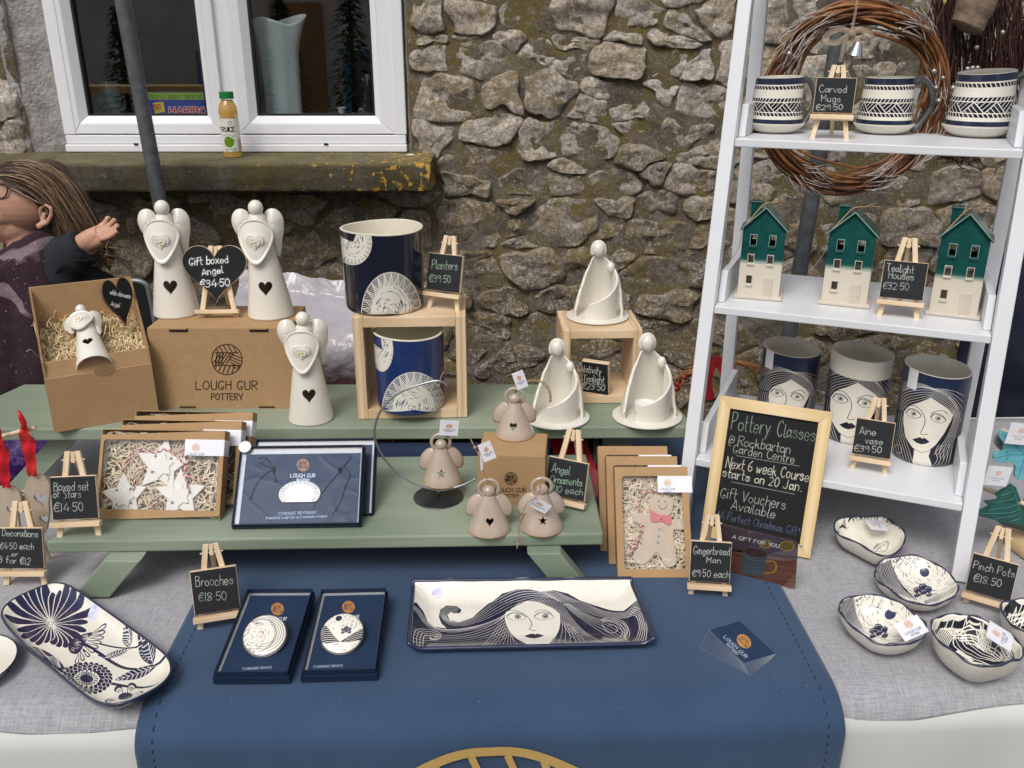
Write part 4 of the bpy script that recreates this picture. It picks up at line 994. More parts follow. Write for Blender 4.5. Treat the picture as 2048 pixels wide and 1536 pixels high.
def house(label,bl,br,s):
    zt=shz(1); a,b=Pz(*bl,zt),Pz(*br,zt); x=(b-a); w0=x.length; x=x.normalized()
    o=thing('tealight_house',label,'candle house',mat=frame((a+b)/2+Vector((-x.y,x.x,0))*.028,x,(0,0,1)),group='two-tone pottery tealight houses')
    W=w0*.86; D=.052; H=.150*s; HE=H-.034*s
    B().box((0,0,.003),(w0,D+.016,.006)).build('base_plate',M_bisq,o,bevel=.0015)
    t=.004; w=B(); out=[(-W/2,.0055),(W/2,.0055),(W/2,HE),(0,H),(-W/2,HE)]; inn=[(-W/2+t,.0055),(W/2-t,.0055),(W/2-t,HE-t*.4),(0,H-t*1.6),(-W/2+t,HE-t*.4)]
    w.prism(out,D,y0=-D/2); wo_=w.build('wall',M_house,o)
    c=B().prism([(a_,z_+.002 if z_<.01 else z_) for a_,z_ in inn],D-2*t,y0=-D/2+t); bpy.context.view_layer.update()
    cut(wo_,c)
    wins=[(-.23,.665,.125,.115),(.22,.665,.125,.115),(-.25,.455,.115,.095),(.21,.455,.115,.095),(-.25,.215,.115,.095)]
    k=B()
    for cx,cz,ww,hh in wins: k.box((cx*W,-D/2,H*cz),(W*ww*1.15,.03,H*hh)); 
    for cx,cz,ww,hh in wins[:4]: k.box((cx*W,D/2,H*cz),(W*ww*1.15,.03,H*hh))
    cut(wo_,k)
    for cx,cz,ww,hh in wins:
        q=B().box((cx*W,-D/2-.0012,H*(cz-hh/2)-.0022),(W*ww*1.5,.0035,.004)); q.build('window_sill',M_teal if cz>.6 else M_bisq,o,bevel=.0008)
        q=B(); a_,b_=cx*W,H*cz; e=.0009
        for dx_,dz_,lw_,lh_ in ((-1,0,e,H*hh+e*2),(1,0,e,H*hh+e*2)): q.box((a_+dx_*(W*ww*.575+e/2),-D/2-.0005,b_),(lw_,.0014,lh_))
        q.box((a_,-D/2-.0005,b_+H*hh/2+e/2),(W*ww*1.15,.0014,e)); q.build('window_trim',M_tealr if cz>.6 else M_bisq,o)
    q=B().box((.21*W,-D/2-.0008,H*.135),(W*.23,.0022,H*.235)); dd=q.build('door',M_bisq,o,bevel=.0006)
    q=B()
    for j in range(5): q.box((.21*W-W*.08+j*W*.04,-D/2-.0022,H*.14),(W*.024,.0012,H*.2))
    q.build('door_board',M_bisq,dd,kind='stuff'); B().ball((.21*W+W*.06,-D/2-.003,H*.10),.0012,8).build('knob',M_bisq,dd)
    sl=math.atan2(H-HE,W/2); Ls=math.hypot(H-HE,W/2)+.004
    for sg in (-1,1):
        r=B(); c_,s_=math.cos(sl),math.sin(sl); n_=(sg*s_,c_)
        p0=(0,H+.0012); p1=(sg*Ls*c_,H+.0012-Ls*s_); th=.0035; e=D/2+.005
        vs=[(p0[0],-e,p0[1]),(p1[0],-e,p1[1]),(p1[0],e,p1[1]),(p0[0],e,p0[1]),(p0[0],-e,p0[1]+th*1.25),(p1[0]+n_[0]*th,-e,p1[1]+n_[1]*th),(p1[0]+n_[0]*th,e,p1[1]+n_[1]*th),(p0[0],e,p0[1]+th*1.25)]
        if sg<0: vs=[vs[i] for i in (1,0,3,2,5,4,7,6)]
        ro2=r.hexa(vs).build('roof',M_teal,o,bevel=.0008)
        B().tube([(p0[0],-e-.0003,p0[1]+th*.9),(p1[0]+n_[0]*th*.8,-e-.0003,p1[1]+n_[1]*th*.8)],.0008,6).build('roof_edge',M_tealr,o)
    B().box((-W*.27,.010,H*.93),(.016,.013,.034)).build('chimney',M_teal,o,bevel=.001)
    B().box((-W*.27,.010,H*.93+.018),(.019,.016,.004)).build('chimney_cap',M_teal,o,bevel=.001)
    kx=Vector((.004,-.004,H+.009))
    B().tube(crom([(-W*.5,-D/2-.004,HE+.004),(-W*.28,-.018,H*.93),(-.006,-.006,H+.006),kx],5),.0011,6).build('twine',M_twine,o,smooth=True)
    for e in ((.030,-.002,H+.011),(.026,-.010,H+.017)): B().tube(crom([kx,(.014,-.004,H+.010),e],4),.0010,6).build('twine_end',M_twine,o)
    B().tube(crom([(-W*.5,-D/2-.004,HE+.004),(-W*.56,-D/2-.012,HE*.75),(-W*.78,-D/2-.016,HE*.5)],5),.0006,6).build('wire',M_wire,o)
    return o
house('leftmost teal roofed tealight house',(1467,594),(1563,602),1.02)
house('middle teal roofed tealight house left of the sign',(1634,606),(1739,617),1.02)
house('rightmost and largest teal roofed tealight house',(1849,627),(1960,640),1.08)
# ---------------------------------------------------------------- pine cube frames
def pine_cube(label,BLp,BRp,z,w,h,d,t):
    a,b=Pz(*BLp,z),Pz(*BRp,z); x=(b-a).normalized()
    o=thing('wooden_cube_frame',label,'display cube',mat=frame(a,x,(0,0,1)),group='open pine cube frames on the upper step')
    B().box((w/2,d/2,t/2+.0005),(w-2*t-.0006,d,t)).build('bottom_board',M_pine,o,bevel=.0008)
    B().box((w/2,d/2,h-t/2),(w-2*t-.0006,d,t)).build('top_board',M_pine,o,bevel=.0008)
    for c in (t/2,w-t/2): B().box((c,d/2,h/2+.0005),(t,d-.001,h)).build('side_board',M_pinez,o,bevel=.0008)
    return o
c1=pine_cube('larger pine cube frame with the blue planter inside',(717,839),(934,835),PU+.0005,.2,.1945,.155,.018)
c2=pine_cube('smaller pine cube frame under the top nativity tealight',(1122,808),(1273,806),PU+.0005,.150,.1465,.135,.0155)

# ---------------------------------------------------------------- planters
M_pin=mat('planter inside glaze',(.78,.73,.60),.35,.05,20,coat=.2)
def fan(t,cx,cy,rx,ry,ir,col,ln,a0=180,a1=360,wd=2.0,seed=1,rot=0):
    """shell motif: outer hatched zigzag band, inner cream disc with broken arcs (angles in photo space, y down)"""
    r=random.Random(seed)
    E=lambda a,k:(cx+rx*k*math.cos(math.radians(a)), cy+ry*k*math.sin(math.radians(a)))
    t.poly([E(a0+(a1-a0)*i/60,1) for i in range(61)]+([E(a1,0),E(a0,0)] if abs(a1-a0)<359 else []),ln)
    t.poly([E(a0+(a1-a0)*i/60,.975) for i in range(61)]+[E(a1-(a1-a0)*i/60,ir) for i in range(61)],col)
    n=max(6,int(abs(a1-a0)/13)); da=(a1-a0)/n
    for i in range(n):
        A=a0+da*i
        t.line([E(A,ir),E(A+da/2,.98)],ln,wd); t.line([E(A+da/2,.98),E(A+da,ir)],ln,wd)
        for j in range(1,5):
            f=j/5
            p=E(A+da*f,ir); q=(E(A+da/2,.98)[0]*(f)+E(A,ir)[0]*(1-f)*0,0)
            a_,b_=E(A+da/2,.98),E(A+da,ir); t.line([E(A+da*f,ir),(a_[0]+(b_[0]-a_[0])*f,a_[1]+(b_[1]-a_[1])*f)],ln,wd*.8)
            a_,b_=E(A+da,ir),E(A+da*1.5,.98); t.line([E(A+da/2+da*f,.975),(E(A+da,ir)[0]+(E(A+da*1.5,.98)[0]-E(A+da,ir)[0])*f,E(A+da,ir)[1]+(E(A+da*1.5,.98)[1]-E(A+da,ir)[1])*f)],ln,wd*.8) if i<n-1 else None
    t.poly([E(a0+(a1-a0)*i/60,ir) for i in range(61)]+([E(a1,0),E(a0,0)] if abs(a1-a0)<359 else []),ln)
    for i in range(60):
        k=r.uniform(.08,.95)*ir; A=r.uniform(a0,a1); l=r.uniform(8,30)
        pts=[E(min(max(A+l*j/5,min(a0,a1)),max(a0,a1)),k*(1-.05*j/5)) for j in range(6)]
        t.line(pts,col,wd*r.uniform(.4,.9),wd1=.2)
def planter(label,bc,z,R,H,col,marks,R0,seed,gl,sy=1):
    c=Pz(*bc,z); c.z=z
    t=cyl_tex(c,R,z,z+H,0,1800,800,col); t.grain(.008,seed); t.grain(.012,seed+3,12)
    for m_ in marks: fan(t,*m_,seed=seed)
    t.poly([(0,0),(1800,0),(1800,9),(0,9)],(.80,.78,.72),raw=True)
    m=imat('planter drawing '+label[:5],t,.2,coat=gl)
    return pot('planter',label,'planter',c,R,H,.0045,m,M_pin,lambda a:.0015*math.sin(2*a),R0=R0,group='carved planters')
sc1=.00093
pA=planter('dark navy planter with carved shell circles on top of the pine cube',(771,611),CR1Z+.0006,.0735,.1455,(.085,.10,.17),[(783,628,62,84,.68,(.085,.10,.17),CREAM),(706,485,38,46,.68,(.085,.10,.17),CREAM,-60,200)],.0715,5,.7)
pB=planter('bright blue planter with carved shell circles inside the pine cube',(823,808),PU+.019,.0635,.1445,(.125,.215,.42),[(828,820,66,76,.66,(.125,.215,.42),CREAM),(764,700,22,44,.70,(.125,.215,.42),CREAM,-100,200)],.0615,9,.4)

# ---------------------------------------------------------------- white stoneware angels
M_ang=mat('milk white stoneware',(.78,.745,.66),.28,.03,12,.04,60,coat=.35,sss=.05)
M_gold=mat('gold lustre',(.75,.48,.16),.2,.1,40,metal=1)
def heart2(w,h,n=28):
    out=[]
    for i in range(n):
        a=2*math.pi*i/n; x=16*math.sin(a)**3; y=13*math.cos(a)-5*math.cos(2*a)-2*math.cos(3*a)-math.cos(4*a); out.append((x/32*w,(y+2.5)/29*h))
    return out
def lens_sheet(outline_fn,bulge,n=20,m=7):
    """domed leaf: outline_fn(a)->(x,z) closed, bulge(k)->y for k 0 centre..1 edge"""
    vs=[]; 
    for j in range(m+1):
        k=j/m
        for i in range(n):
            x,z=outline_fn(2*math.pi*i/n); vs.append((x*k,bulge(k,x,z),z*k))
    fs=[]
    for j in range(m):
        for i in range(n): l=(i+1)%n; fs.append((j*n+i,j*n+l,(j+1)*n+l,(j+1)*n+i))
    return vs,fs
def angel(label,M,H,group='white stoneware angels',lean=.0,hole=True,wl=1.0,wr=1.0):
    o=thing('stoneware_angel',label,'angel figure',mat=M,group=group)
    R=H*.20
    prof=[(R*.97,0),(R*1.0,.012*H),(R*.985,.03*H),(R*.84,.22*H),(R*.63,.48*H),(R*.46,.68*H),(R*.37,.80*H),(R*.34,.86*H),(R*.26,.885*H),(.0001,.89*H)]
    inn=[(.0001,.87*H),(R*.24,.86*H),(R*.39,.66*H),(R*.56,.47*H),(R*.77,.21*H),(R*.91,.0)]
    b=B(); sh=lambda z: lean*H*(z/H)
    b.lathe(prof+inn,56,closed=True); b.v=[(x-sh(z),y,z) for x,y,z in b.v]
    body=b.build('robe',M_ang,o)
    if hole:
        k=B().prism([(x-sh(.27*H)+R*.08,z+.27*H) for x,z in heart2(H*.115,H*.125)],R*1.2,y0=-R*1.3); cut(body,k)
    body.data.polygons.foreach_set('use_smooth',[True]*len(body.data.polygons)); body.data.set_sharp_from_angle(angle=math.radians(35))
    B().ball((-sh(.9*H),-.004,.935*H),(H*.062,H*.062,H*.066),28).build('head',M_ang,o,smooth=True)
    # folded arms: a big drooping petal with a raised rim
    cx,cz=-sh(.7*H)-.004,.705*H; W_,HU,HD=H*.150,H*.150,H*.225
    def out(a):
        s=math.sin(a); c=math.cos(a); k=max(0,-c)
        return (W_*(abs(s)**.85)*(1 if s>0 else -1)*(1-.42*k**1.1), HU*c if c>0 else -HD*k**.95)
    def bul(k,x,z):
        zz=(z*k+cz)/H; rb=R*(.99-.75*zz); X=abs(x*k)/W_
        return -rb-.010*H-.030*H*(1-X**2)*max(0,min(1,(.84-zz)*6))*.8+X**2.2*(.055*H)-(.012*H if k>.86 else 0)
    vs,fs=lens_sheet(out,bul,44,14); p=B().add([(x+cx,y,z+cz) for x,y,z in vs],fs).build('arms',M_ang,o,smooth=True)
    sld=p.modifiers.new('s','SOLIDIFY'); sld.thickness=.0042; sld.offset=0
    sb=p.modifiers.new('b','SUBSURF'); sb.levels=1; sb.render_levels=1
    hy=-R*.99+.75*R*.64-.046*H
    hp=B().prism([(x+cx,z+cz-.055*H) for x,z in heart2(H*.150,H*.16)],.010,y0=hy+.0005); hh=hp.build('held_heart',M_ang,o,bevel=.0018)
    hp=B().prism([(x+cx,z+cz-.050*H) for x,z in heart2(H*.10,H*.105)],.004,y0=hy-.0022); hp.build('inner_heart',M_ang,hh,bevel=.0014)
    for dx,dz in ((-.018,-.042),(.010,-.034),(.010,-.060)): B().ball((cx+dx*H,hy-.0024,cz+dz*H),(H*.009,.0012,H*.008),10).build('gold_dot',M_gold,hh,smooth=True)
    # wings
    for sg,wk in ((-1,wl),(1,wr)):
        def wo2(a,sg=sg,wk=wk):
            s,c=math.sin(a),math.cos(a); k=max(0,-c)
            return (H*.085*s*wk*(1-.35*k), H*(.12*c if c>0 else -(.16 if sg<0 else .30)*k))
        vs,fs=lens_sheet(wo2,lambda k,x,z:-.010*(1-k*k),30,8)
        w=B().add([(x*(1 if z>-.1*H else .75)+cx+sg*H*.132*wk-(sg*(.03*H)*min(0,z/H+.02)*3 if sg>0 else 0),y+R*.20+abs(x)*.25,z+.800*H) for x,y,z in vs],fs).build('wing',M_ang,o,smooth=True)
        s_=w.modifiers.new('s','SOLIDIFY'); s_.thickness=.0042; s_.offset=0; s2=w.modifiers.new('b','SUBSURF'); s2.levels=1; s2.render_levels=1
    return o
BXZ=PU+.160                                                   # top of the big kraft box
def up_at(px,py,z,rz=0): p=Pz(px,py,z); p.z=z; return Matrix.Translation(p)@Matrix.Rotation(rz,4,'Z')
angel('tall white angel at the far left of the big kraft box',up_at(354,626,BXZ+.0006,.10),.217,lean=.0)
angel('tall white angel on the right end of the big kraft box',up_at(543,629,BXZ+.0006,.06),.219,lean=.045)
angel('white angel standing on the green step right of the kraft box',up_at(623,836,PU+.0006,.10),.205,lean=.0)

# ---------------------------------------------------------------- nativity tealights
def arcwall(b,f_r,f_h,a0,a1,n,t,base=.004,rimr=None,cx=0,cy=0):
    """standing curved wall; angle measured from the front (-y), positive to the right"""
    P=lambda a,r,z:(cx+r*math.sin(a),cy-r*math.cos(a),z)
    m=14; vs=[]; 
    for i in range(n+1):
        a=a0+(a1-a0)*i/n; h=f_h(i/n); 
        ring=[]
        for j in range(m+1): z=base+(h-base)*j/m; ring.append((f_r(i/n,j/m)+t/2,z))
        ring.append((f_r(i/n,1),h+t*.45))
        for j in range(m,-1,-1): z=base+(h-base)*j/m; ring.append((f_r(i/n,j/m)-t/2,z))
        vs+= [P(a,r,z) for r,z in ring]
    k=2*m+3; fs=[]
    for i in range(n):
        for j in range(k-1): fs.append((i*k+j,(i+1)*k+j,(i+1)*k+j+1,i*k+j+1))
    fs.append(tuple(range(k))); fs.append(tuple(n*k+j for j in reversed(range(k))))
    b.add(vs,fs)
def nativity(label,M,s,tea=False):
    o=thing('nativity_tealight',label,'candle holder',mat=M,group='white nativity tealight holders')
    Rb=.060*s
    B().lathe([(.0001,0),(Rb*.93,0),(Rb,.0022),(Rb,.0042),(Rb*.96,.0050),(Rb*.6,.0048),(.0001,.0048)],72,wob=lambda a,z:1+.02*math.sin(2*a+1)).build('base_dish',M_ang,o,smooth=50)
    H=.143*s
    # tall back figure (father)
    def hc(f):
        K=[(0,.018),(.05,.055),(.14,.082),(.28,.102),(.42,.116),(.5,.119),(.58,.114),(.72,.088),(.86,.056),(.95,.036),(1,.016)]
        for (a,x),(b_,y) in zip(K,K[1:]):
            if f<=b_: t=(f-a)/(b_-a); t=t*t*(3-2*t)*.4+t*.6; return (x+(y-x)*t)*s
        return K[-1][1]*s
    b=B(); arcwall(b,lambda f,v:(.0475+.003*math.sin(math.pi*f*2))*s*(1-.42*max(0,v)**1.6*math.sin(math.pi*f)**.6),hc,math.radians(72),math.radians(290),60,.0048*s,cy=.001)
    b.build('cloak',M_ang,o,smooth=50)
    B().ball((0,.0235*s,H*.895),(.0115*s,.0105*s,.0145*s),24).build('head',M_ang,o,smooth=True)
    q=B(); q.tube([(.0125*s*math.sin(t_),.0265*s,H*.885+.0165*s*math.cos(t_)) for t_ in [math.radians(-125+250*i/24) for i in range(25)]],.0034*s,10); q.build('hood_rim',M_ang,o,smooth=True)
    # inner figure (mother): swooping spiral wall, high at the right back, low at the front left
    b=B()
    def hm(f): 
        k=1-f; return (.024+.062*(1/(1+math.exp(-(k-.52)*9))))*s if f<.98 else .018*s
    arcwall(b,lambda f,v:(.030+.010*max(0,f-.45)*1.4)*s,lambda f:(.062*(1-f)**1.25+.031)*s if f<.93 else (.030-.16*(f-.93))*s,math.radians(122),math.radians(-54),54,.0046*s,cx=.005*s,cy=-.004*s)
    b.build('robe',M_ang,o,smooth=50)
    B().ball((.0235*s,.0125*s,.0955*s),(.0080*s,.0080*s,.0110*s),20).build('mother_head',M_ang,o,smooth=True)
    if tea:
        B().lathe([(.0001,.005),(.019,.005),(.019,.020),(.0175,.020),(.017,.017),(.0001,.017)],32,M=Matrix.Translation((-.006,-.002,.010))).build('tealight_cup',mat('white tealight wax',(.8,.8,.76),.5),o,smooth=40)
    return o
nativity('nativity tealight on top of the small pine cube',up_at(1195,634,CR2Z+.0006,.0),1.0)
nativity('nativity tealight behind the small kraft cube box',up_at(1113,836,PU+.0006,.0),1.0)
nativity('rightmost nativity tealight with a candle on the green step',up_at(1294,834,PU+.0006,.1),1.06,tea=True)

# ---------------------------------------------------------------- nativity board inside the small cube
M_,w_,h_=panel((1165,783),(1217,791),PU+.0165,(1156,722),(1224,730))
def panel_tex(M,w,h,W,bg,k=None):
    inv=M.inverted(); n=M.to_3x3()@Vector((0,1,0)); o=M.translation
    def mp(px,py):
        q=inv@hitp(px,py,o,n); return (q.x/w*W,(1-q.z/h)*W*h/w)
    a=Vector(mp(1,1)); 
    c=proj(M@Vector((w/2,0,h/2))); a=Vector(mp(*c)); b_=Vector(mp(c[0]+10,c[1])); return Tex(W,W*h/w,bg,mp,(b_-a).length/10 if k is None else k)
def flip(M): return M
t=panel_tex(M_,w_,h_,420,(.115,.12,.125)); chalk_bg(t,9)
for a in [("Nativity",(1160,743),(1203,749),14),("Tealight",(1164,762),(1209,767),14),("€23·50",(1164,777),(1210,783),13)]: t.text(a[0],a[1],a[2],a[3],CHALK,1.2)
board('chalkboard_sign','small chalkboard reading Nativity Tealight leaning in the small pine cube',M_,w_,h_,t,th=.012)

# ---------------------------------------------------------------- glazed angel bells with twine and tags
M_bell=mat('beige pebble glaze',(.47,.375,.30),.18,.10,18,.05,60,coat=.8)
M_belle=mat('bare toasted rim',(.45,.28,.13),.6,.1,60)
def tagtex(nm,fold=False):
    t=Tex(120,150,(.93,.93,.95)); brand(t,60,58,84,(.80,.55,.38),(.45,.47,.55),2.6,r=.24); return imat(nm,t,.6)
M_tag=tagtex('printed tag')
def tag_card(parent,c,w,h,xd,up,name='paper_tag',m=None):
    x=Vector(xd).normalized(); z=Vector(up); z=(z-x*z.dot(x)).normalized(); n=z.cross(x); c=Vector(c); t=.0004
    vs=[]; uv=[]
    for yy in (-t,t):
        for a,b_ in ((-.5,-.5),(.5,-.5),(.5,.5),(-.5,.5)): vs.append(c+x*w*a+z*h*b_+n*yy); uv.append((a+.5,b_+.5))
    b=B().add(vs,[(0,1,2,3),(4,7,6,5),(0,4,5,1),(1,5,6,2),(2,6,7,3),(3,7,4,0)],uv); return b.build(name,m or M_tag,parent)
def star2(r,n=5,k=.42): return [((r if i%2==0 else r*k)*math.sin(math.pi*i/n),(r if i%2==0 else r*k)*math.cos(math.pi*i/n)) for i in range(2*n)]
def bell(label,M,s,shape,hx=0.0):
    o=thing('angel_bell',label,'ornament',mat=M,group='glazed angel bell ornaments'); R=.034*s; H=.060*s
    b=B(); prof=[(R*.97,.0),(R,.0016),(R*.985,.005),(R*.90,.012*s),(R*.66,.030*s),(R*.42,.048*s),(R*.28,.0585*s),(R*.2,H),(.0001,H+.0005)]
    inn=[(.0001,H-.005),(R*.2,H-.006),(R*.35,.048*s),(R*.58,.030*s),(R*.82,.012*s),(R*.90,0)]
    b.lathe(prof+inn,56,closed=True); bo=b.build('skirt',M_bell,o)
    pts=heart2(.0125*s,.0125*s) if shape=='heart' else star2(.0078*s)
    cut(bo,B().prism([(x+hx,z+.024*s) for x,z in pts],R*1.5,y0=-R*1.6))
    bo.data.polygons.foreach_set('use_smooth',[True]*len(bo.data.polygons)); bo.data.set_sharp_from_angle(angle=math.radians(35))
    B().tube([(R*.985*math.cos(a),R*.985*math.sin(a),.0012) for a in [2*math.pi*i/56 for i in range(56)]],.0011,8,closed=True).build('bare_rim',M_belle,o,smooth=True)
    B().ball((0,0,H+.0065*s),(.0100*s,.0095*s,.0095*s),24).build('head',M_bell,o,smooth=True)
    B().tube([(.0155*s*math.cos(a),.006*s,H+.0085*s+.0145*s*math.sin(a)) for a in [2*math.pi*i/36 for i in range(36)]],.0030*s,10,closed=True).build('halo',M_bell,o,smooth=True)
    for sg in (-1,1):
        f=lambda a,sg=sg:(.0115*s*math.sin(a)*(1 if math.cos(a)>0 else 1.05),.021*s*math.cos(a))
        vs,fs=lens_sheet(f,lambda k,x,z:-.003*(1-k*k),24,5); Mw=Matrix.Translation((sg*.0235*s,.007*s,.0385*s))@Matrix.Rotation(-sg*.52,4,'Y')@Matrix.Rotation(sg*.55,4,'Z')
        w=B().add(vs,fs,None,Mw).build('wing',M_bell,o,smooth=True); q=w.modifiers.new('s','SOLIDIFY'); q.thickness=.0026*s; q.offset=0
    return o,Vector((0,.006*s,H+.022*s))
def twine(parent,pts,name='twine',r=.0008,two=True):
    """two plied strands along the path"""
    P=crom(pts,8); n=len(P)
    for ph in ((0,math.pi) if two else (0,)):
        q=[]
        for i,p in enumerate(P):
            d=(P[min(i+1,n-1)]-P[max(i-1,0)]); d=d.normalized() if d.length>1e-7 else Vector((0,0,1)); u=d.orthogonal().normalized(); v=d.cross(u); a=i*.9+ph
            q.append(p+(u*math.cos(a)+v*math.sin(a))*r*.7)
        B().tube(q,r*.8,6).build(name,M_twine,parent,smooth=True)
def lw(M,p): return M.inverted()@p
def atd(px,py,ref): return Py(px,py,ref.y)
# A hanging in the hoop, B on the kraft cube, C front left, D front right
zt=PL+.0006; KZ=PL+.0905
MA=up_at(884,960,PL+.026,.1); bA,kA=bell('star cut angel bell hanging inside the wire hoop',MA,.98,'star',-.001)
MB_=up_at(1029,868,KZ,.0); bB,kB=bell('heart cut angel bell standing on the kraft cube box',MB_,.97,'heart',-.002)
MC=up_at(978,1056,zt,.0); bC,kC=bell('heart cut angel bell at the front edge of the lower step',MC,.98,'heart',.002)
MD=up_at(1083,1053,zt,.05); bD,kD=bell('star cut angel bell with its tag folded over the front',MD,.98,'star',0)
ref=MA@kA
def LP(M,pts,dy=0): r=M@Vector((0,0,.06)); return [lw(M,Py(x,y,r.y+dy)) for x,y in pts]
twine(bA,LP(MA,[(883,866),(880,830),(879,800),(878,772)],.003)); twine(bA,LP(MA,[(878,772),(882,755),(888,742)],.0)); B().ball(LP(MA,[(877,772)],0)[0],.0026,8).build('knot',M_twine,bA)
tag_card(bA,LP(MA,[(898,856)],-.004)[0],.031,.027,(1,.1,-.12),(.1,0,1))
q=LP(MB_,[(1026,793),(1036,775),(1060,762),(1085,767),(1098,785),(1100,805)],.012); twine(bB,q); twine(bB,[p+Vector((.002,0,.002)) for p in q]); tag_card(bB,LP(MB_,[(1040,760)],.004)[0],.0195,.031,(1,.2,.35),(-.25,0,1))
q=LP(MC,[(978,968),(968,945),(962,920),(950,895),(935,868)],.002); twine(bC,q); B().ball(q[-2],.003,8).build('knot',M_twine,bC)
tag_card(bC,LP(MC,[(974,903)],-.003)[0],.020,.030,(1,.2,.35),(-.3,0,1)); tag_card(bC,LP(MC,[(963,925)],.0)[0],.004,.024,(1,.6,0),(-.2,0,1),m=M_paper)
q=LP(MD,[(1080,978),(1075,990),(1052,1010),(1040,1045),(1036,1088)],-.036); twine(bD,[LP(MD,[(1080,968)],.004)[0]]+q); B().ball(q[-1],.003,8).build('knot',M_twine,bD); twine(bD,[q[-1],q[-1]+Vector((-.002,0,-.008))])
tag_card(bD,LP(MD,[(1078,1010)],-.030)[0],.034,.020,(1,.0,-.62),(.5,-.3,1))
twb=B()
# wire hoop stand
hoop=thing('wire_hoop_stand','curved steel hoop stand with round grey base on the lower step','ornament stand',up_at(877,994,zt).translation)
B().lathe([(.0001,0),(.0415,0),(.0420,.0008),(.0415,.0016),(.0001,.0022)],64).build('base_disc',mat('brushed gunmetal',(.10,.10,.105),.32,.1,60,metal=.8),hoop,smooth=40)
hl=lambda pts,dy: [Py(x,y,hoop.location.y+dy)-hoop.location for x,y in pts]
q=crom(hl([(893,772),(886,765),(870,762),(835,771),(800,785),(768,812),(752,845),(750,880),(765,912),(795,945),(830,968),(877,980),(905,976),(930,968),(952,957)],-.012),8)
B().tube(q,.0019,10).build('hoop_wire',mat('bright steel wire',(.42,.43,.45),.28,.05,60,metal=.9),hoop,smooth=True)
B().tube([hl([(877,980)],-.012)[0],(0,0,.001)],.0019,8).build('stem',M_wire,hoop,smooth=True)
# ---------------------------------------------------------------- kraft boxes
M_kraft=mat('brown kraft card',(.42,.265,.135),.75,.07,25,.1,300,spec=.25)
M_kraftd=mat('corrugated card edge',(.30,.19,.095),.9,.25,400,.6,500)
M_slot=mat('dark slot',(.03,.02,.012),.9)
KC=(.685,.555,.405)
def printed_front(parent,M,w,h,draw,name,W=900,bg=KC,gr=.018,rough=.75,y=-.0006,mname=None,uvk=1):
    """thin printed sheet lying on the front plane of a box frame"""
    t=panel_tex(M,w,h,W,bg); draw(t); t.grain(gr,3); t.grain(gr*.8,5,7)
    b=B().add([(0,y,0),(w,y,0),(w,y,h),(0,y,h),(0,y+.0005,0),(w,y+.0005,0),(w,y+.0005,h),(0,y+.0005,h)],[(0,1,2,3),(4,7,6,5),(0,4,5,1),(1,5,6,2),(2,6,7,3),(3,7,4,0)],[(0,0),(1,0),(1,1),(0,1)]*2)
    return b.build(name,imat(mname or name+' print',t,rough,spec=.3),parent)
# large closed mailer box
a,b_=Pz(318,817,PU),Pz(592,817,PU); x_=(b_-a).normalized(); Mb=frame(a,x_,(0,0,1)); Wb=(b_-a).length; Hb=.1595
kb=thing('kraft_mailer_box','large closed brown kraft box printed with round mark under the two tall angels','box',mat=Mb)
B().box((Wb/2,.0725+.0008,Hb/2+.0004),(Wb,.145,Hb)).build('body',M_kraft,kb,bevel=.0015)
def dr(t):
    brand(t,454,719,124,(.16,.10,.07),wd=2.2,r=.245)
bx=printed_front(kb,Mb,Wb,Hb-.003,dr,'printed_front')
for px in (356,517): 
    q=hitp(px,650,Mb.translation,Mb.to_3x3()@Vector((0,1,0))); l=Mb.inverted()@q; B().box((l.x,-.0012,Hb-.004),(.034,.0012,.0055)).build('tuck_slot',M_slot,kb); B().box((l.x,-.002,Hb-.0005),(.031,.004,.0022)).build('tuck_tab',M_kraft,kb)
for px in (376,534):
    l=Mb.inverted()@hitp(px,815,Mb.translation,Mb.to_3x3()@Vector((0,1,0))); B().box((l.x,-.0012,.0035),(.030,.0012,.0025)).build('tuck_slot',M_slot,kb)
# small kraft cube under a bell
a,b_=Pz(957,1008,PL),Pz(1089,1013,PL); x_=(b_-a).normalized(); Mk=frame(a,x_,(0,0,1)); wk=(b_-a).length
kc=thing('kraft_cube_box','small brown kraft cube box printed with round mark, an angel bell on top','box',mat=Mk)
B().box((wk/2,.046,.045+.0006),(wk,.090,.0888)).build('body',M_kraft,kc,bevel=.0012)
def dr(t): brand(t,1022,957,62,(.18,.12,.08),wd=1.5,r=.2)
printed_front(kc,Mk,wk,.0885,dr,'printed_front',700)
# open box with straw
M_straw=mat('wood wool straw',(.72,.58,.34),.7,.2,50)
M_straw2=mat('pale paper shred',(.70,.60,.44),.65,.35,90)
zb=PU+.0006
a,b_=Pz(110,866,PU),Pz(319,830,PU); x_=(b_-a).normalized(); Mo=frame(a,x_,(0,0,1)); wo=(b_-a).length; print('open box',wo)
ob=thing('open_kraft_box','open brown kraft box filled with straw and a lying white angel','box',mat=Mo)
hf=.102; th=.0035; lip=.027
d=.165; hb=.224
B().box((wo/2,th/2,hf/2),(wo,th,hf)).build('front_panel',M_kraft,ob,bevel=.0006)
for c in (th/2,wo-th/2):
    s_=B(); s_.hexa([(c-th/2,th,0),(c+th/2,th,0),(c+th/2,d-th,0),(c-th/2,d-th,0),(c-th/2,th,hf+lip),(c+th/2,th,hf+lip),(c+th/2,d-th,hb),(c-th/2,d-th,hb)]); so3=s_.build('side_panel',M_kraft,ob)
    e_=B()
    for k in range(46):
        f=k/46; y=th+(d-2*th)*f; z_=hf+lip+(hb-hf-lip)*f; e_.box((c,y,z_+.0004),(th*.9,.0018,.0012))
    e_.build('corrugation',M_kraftd,so3,kind='stuff')
e_=B()
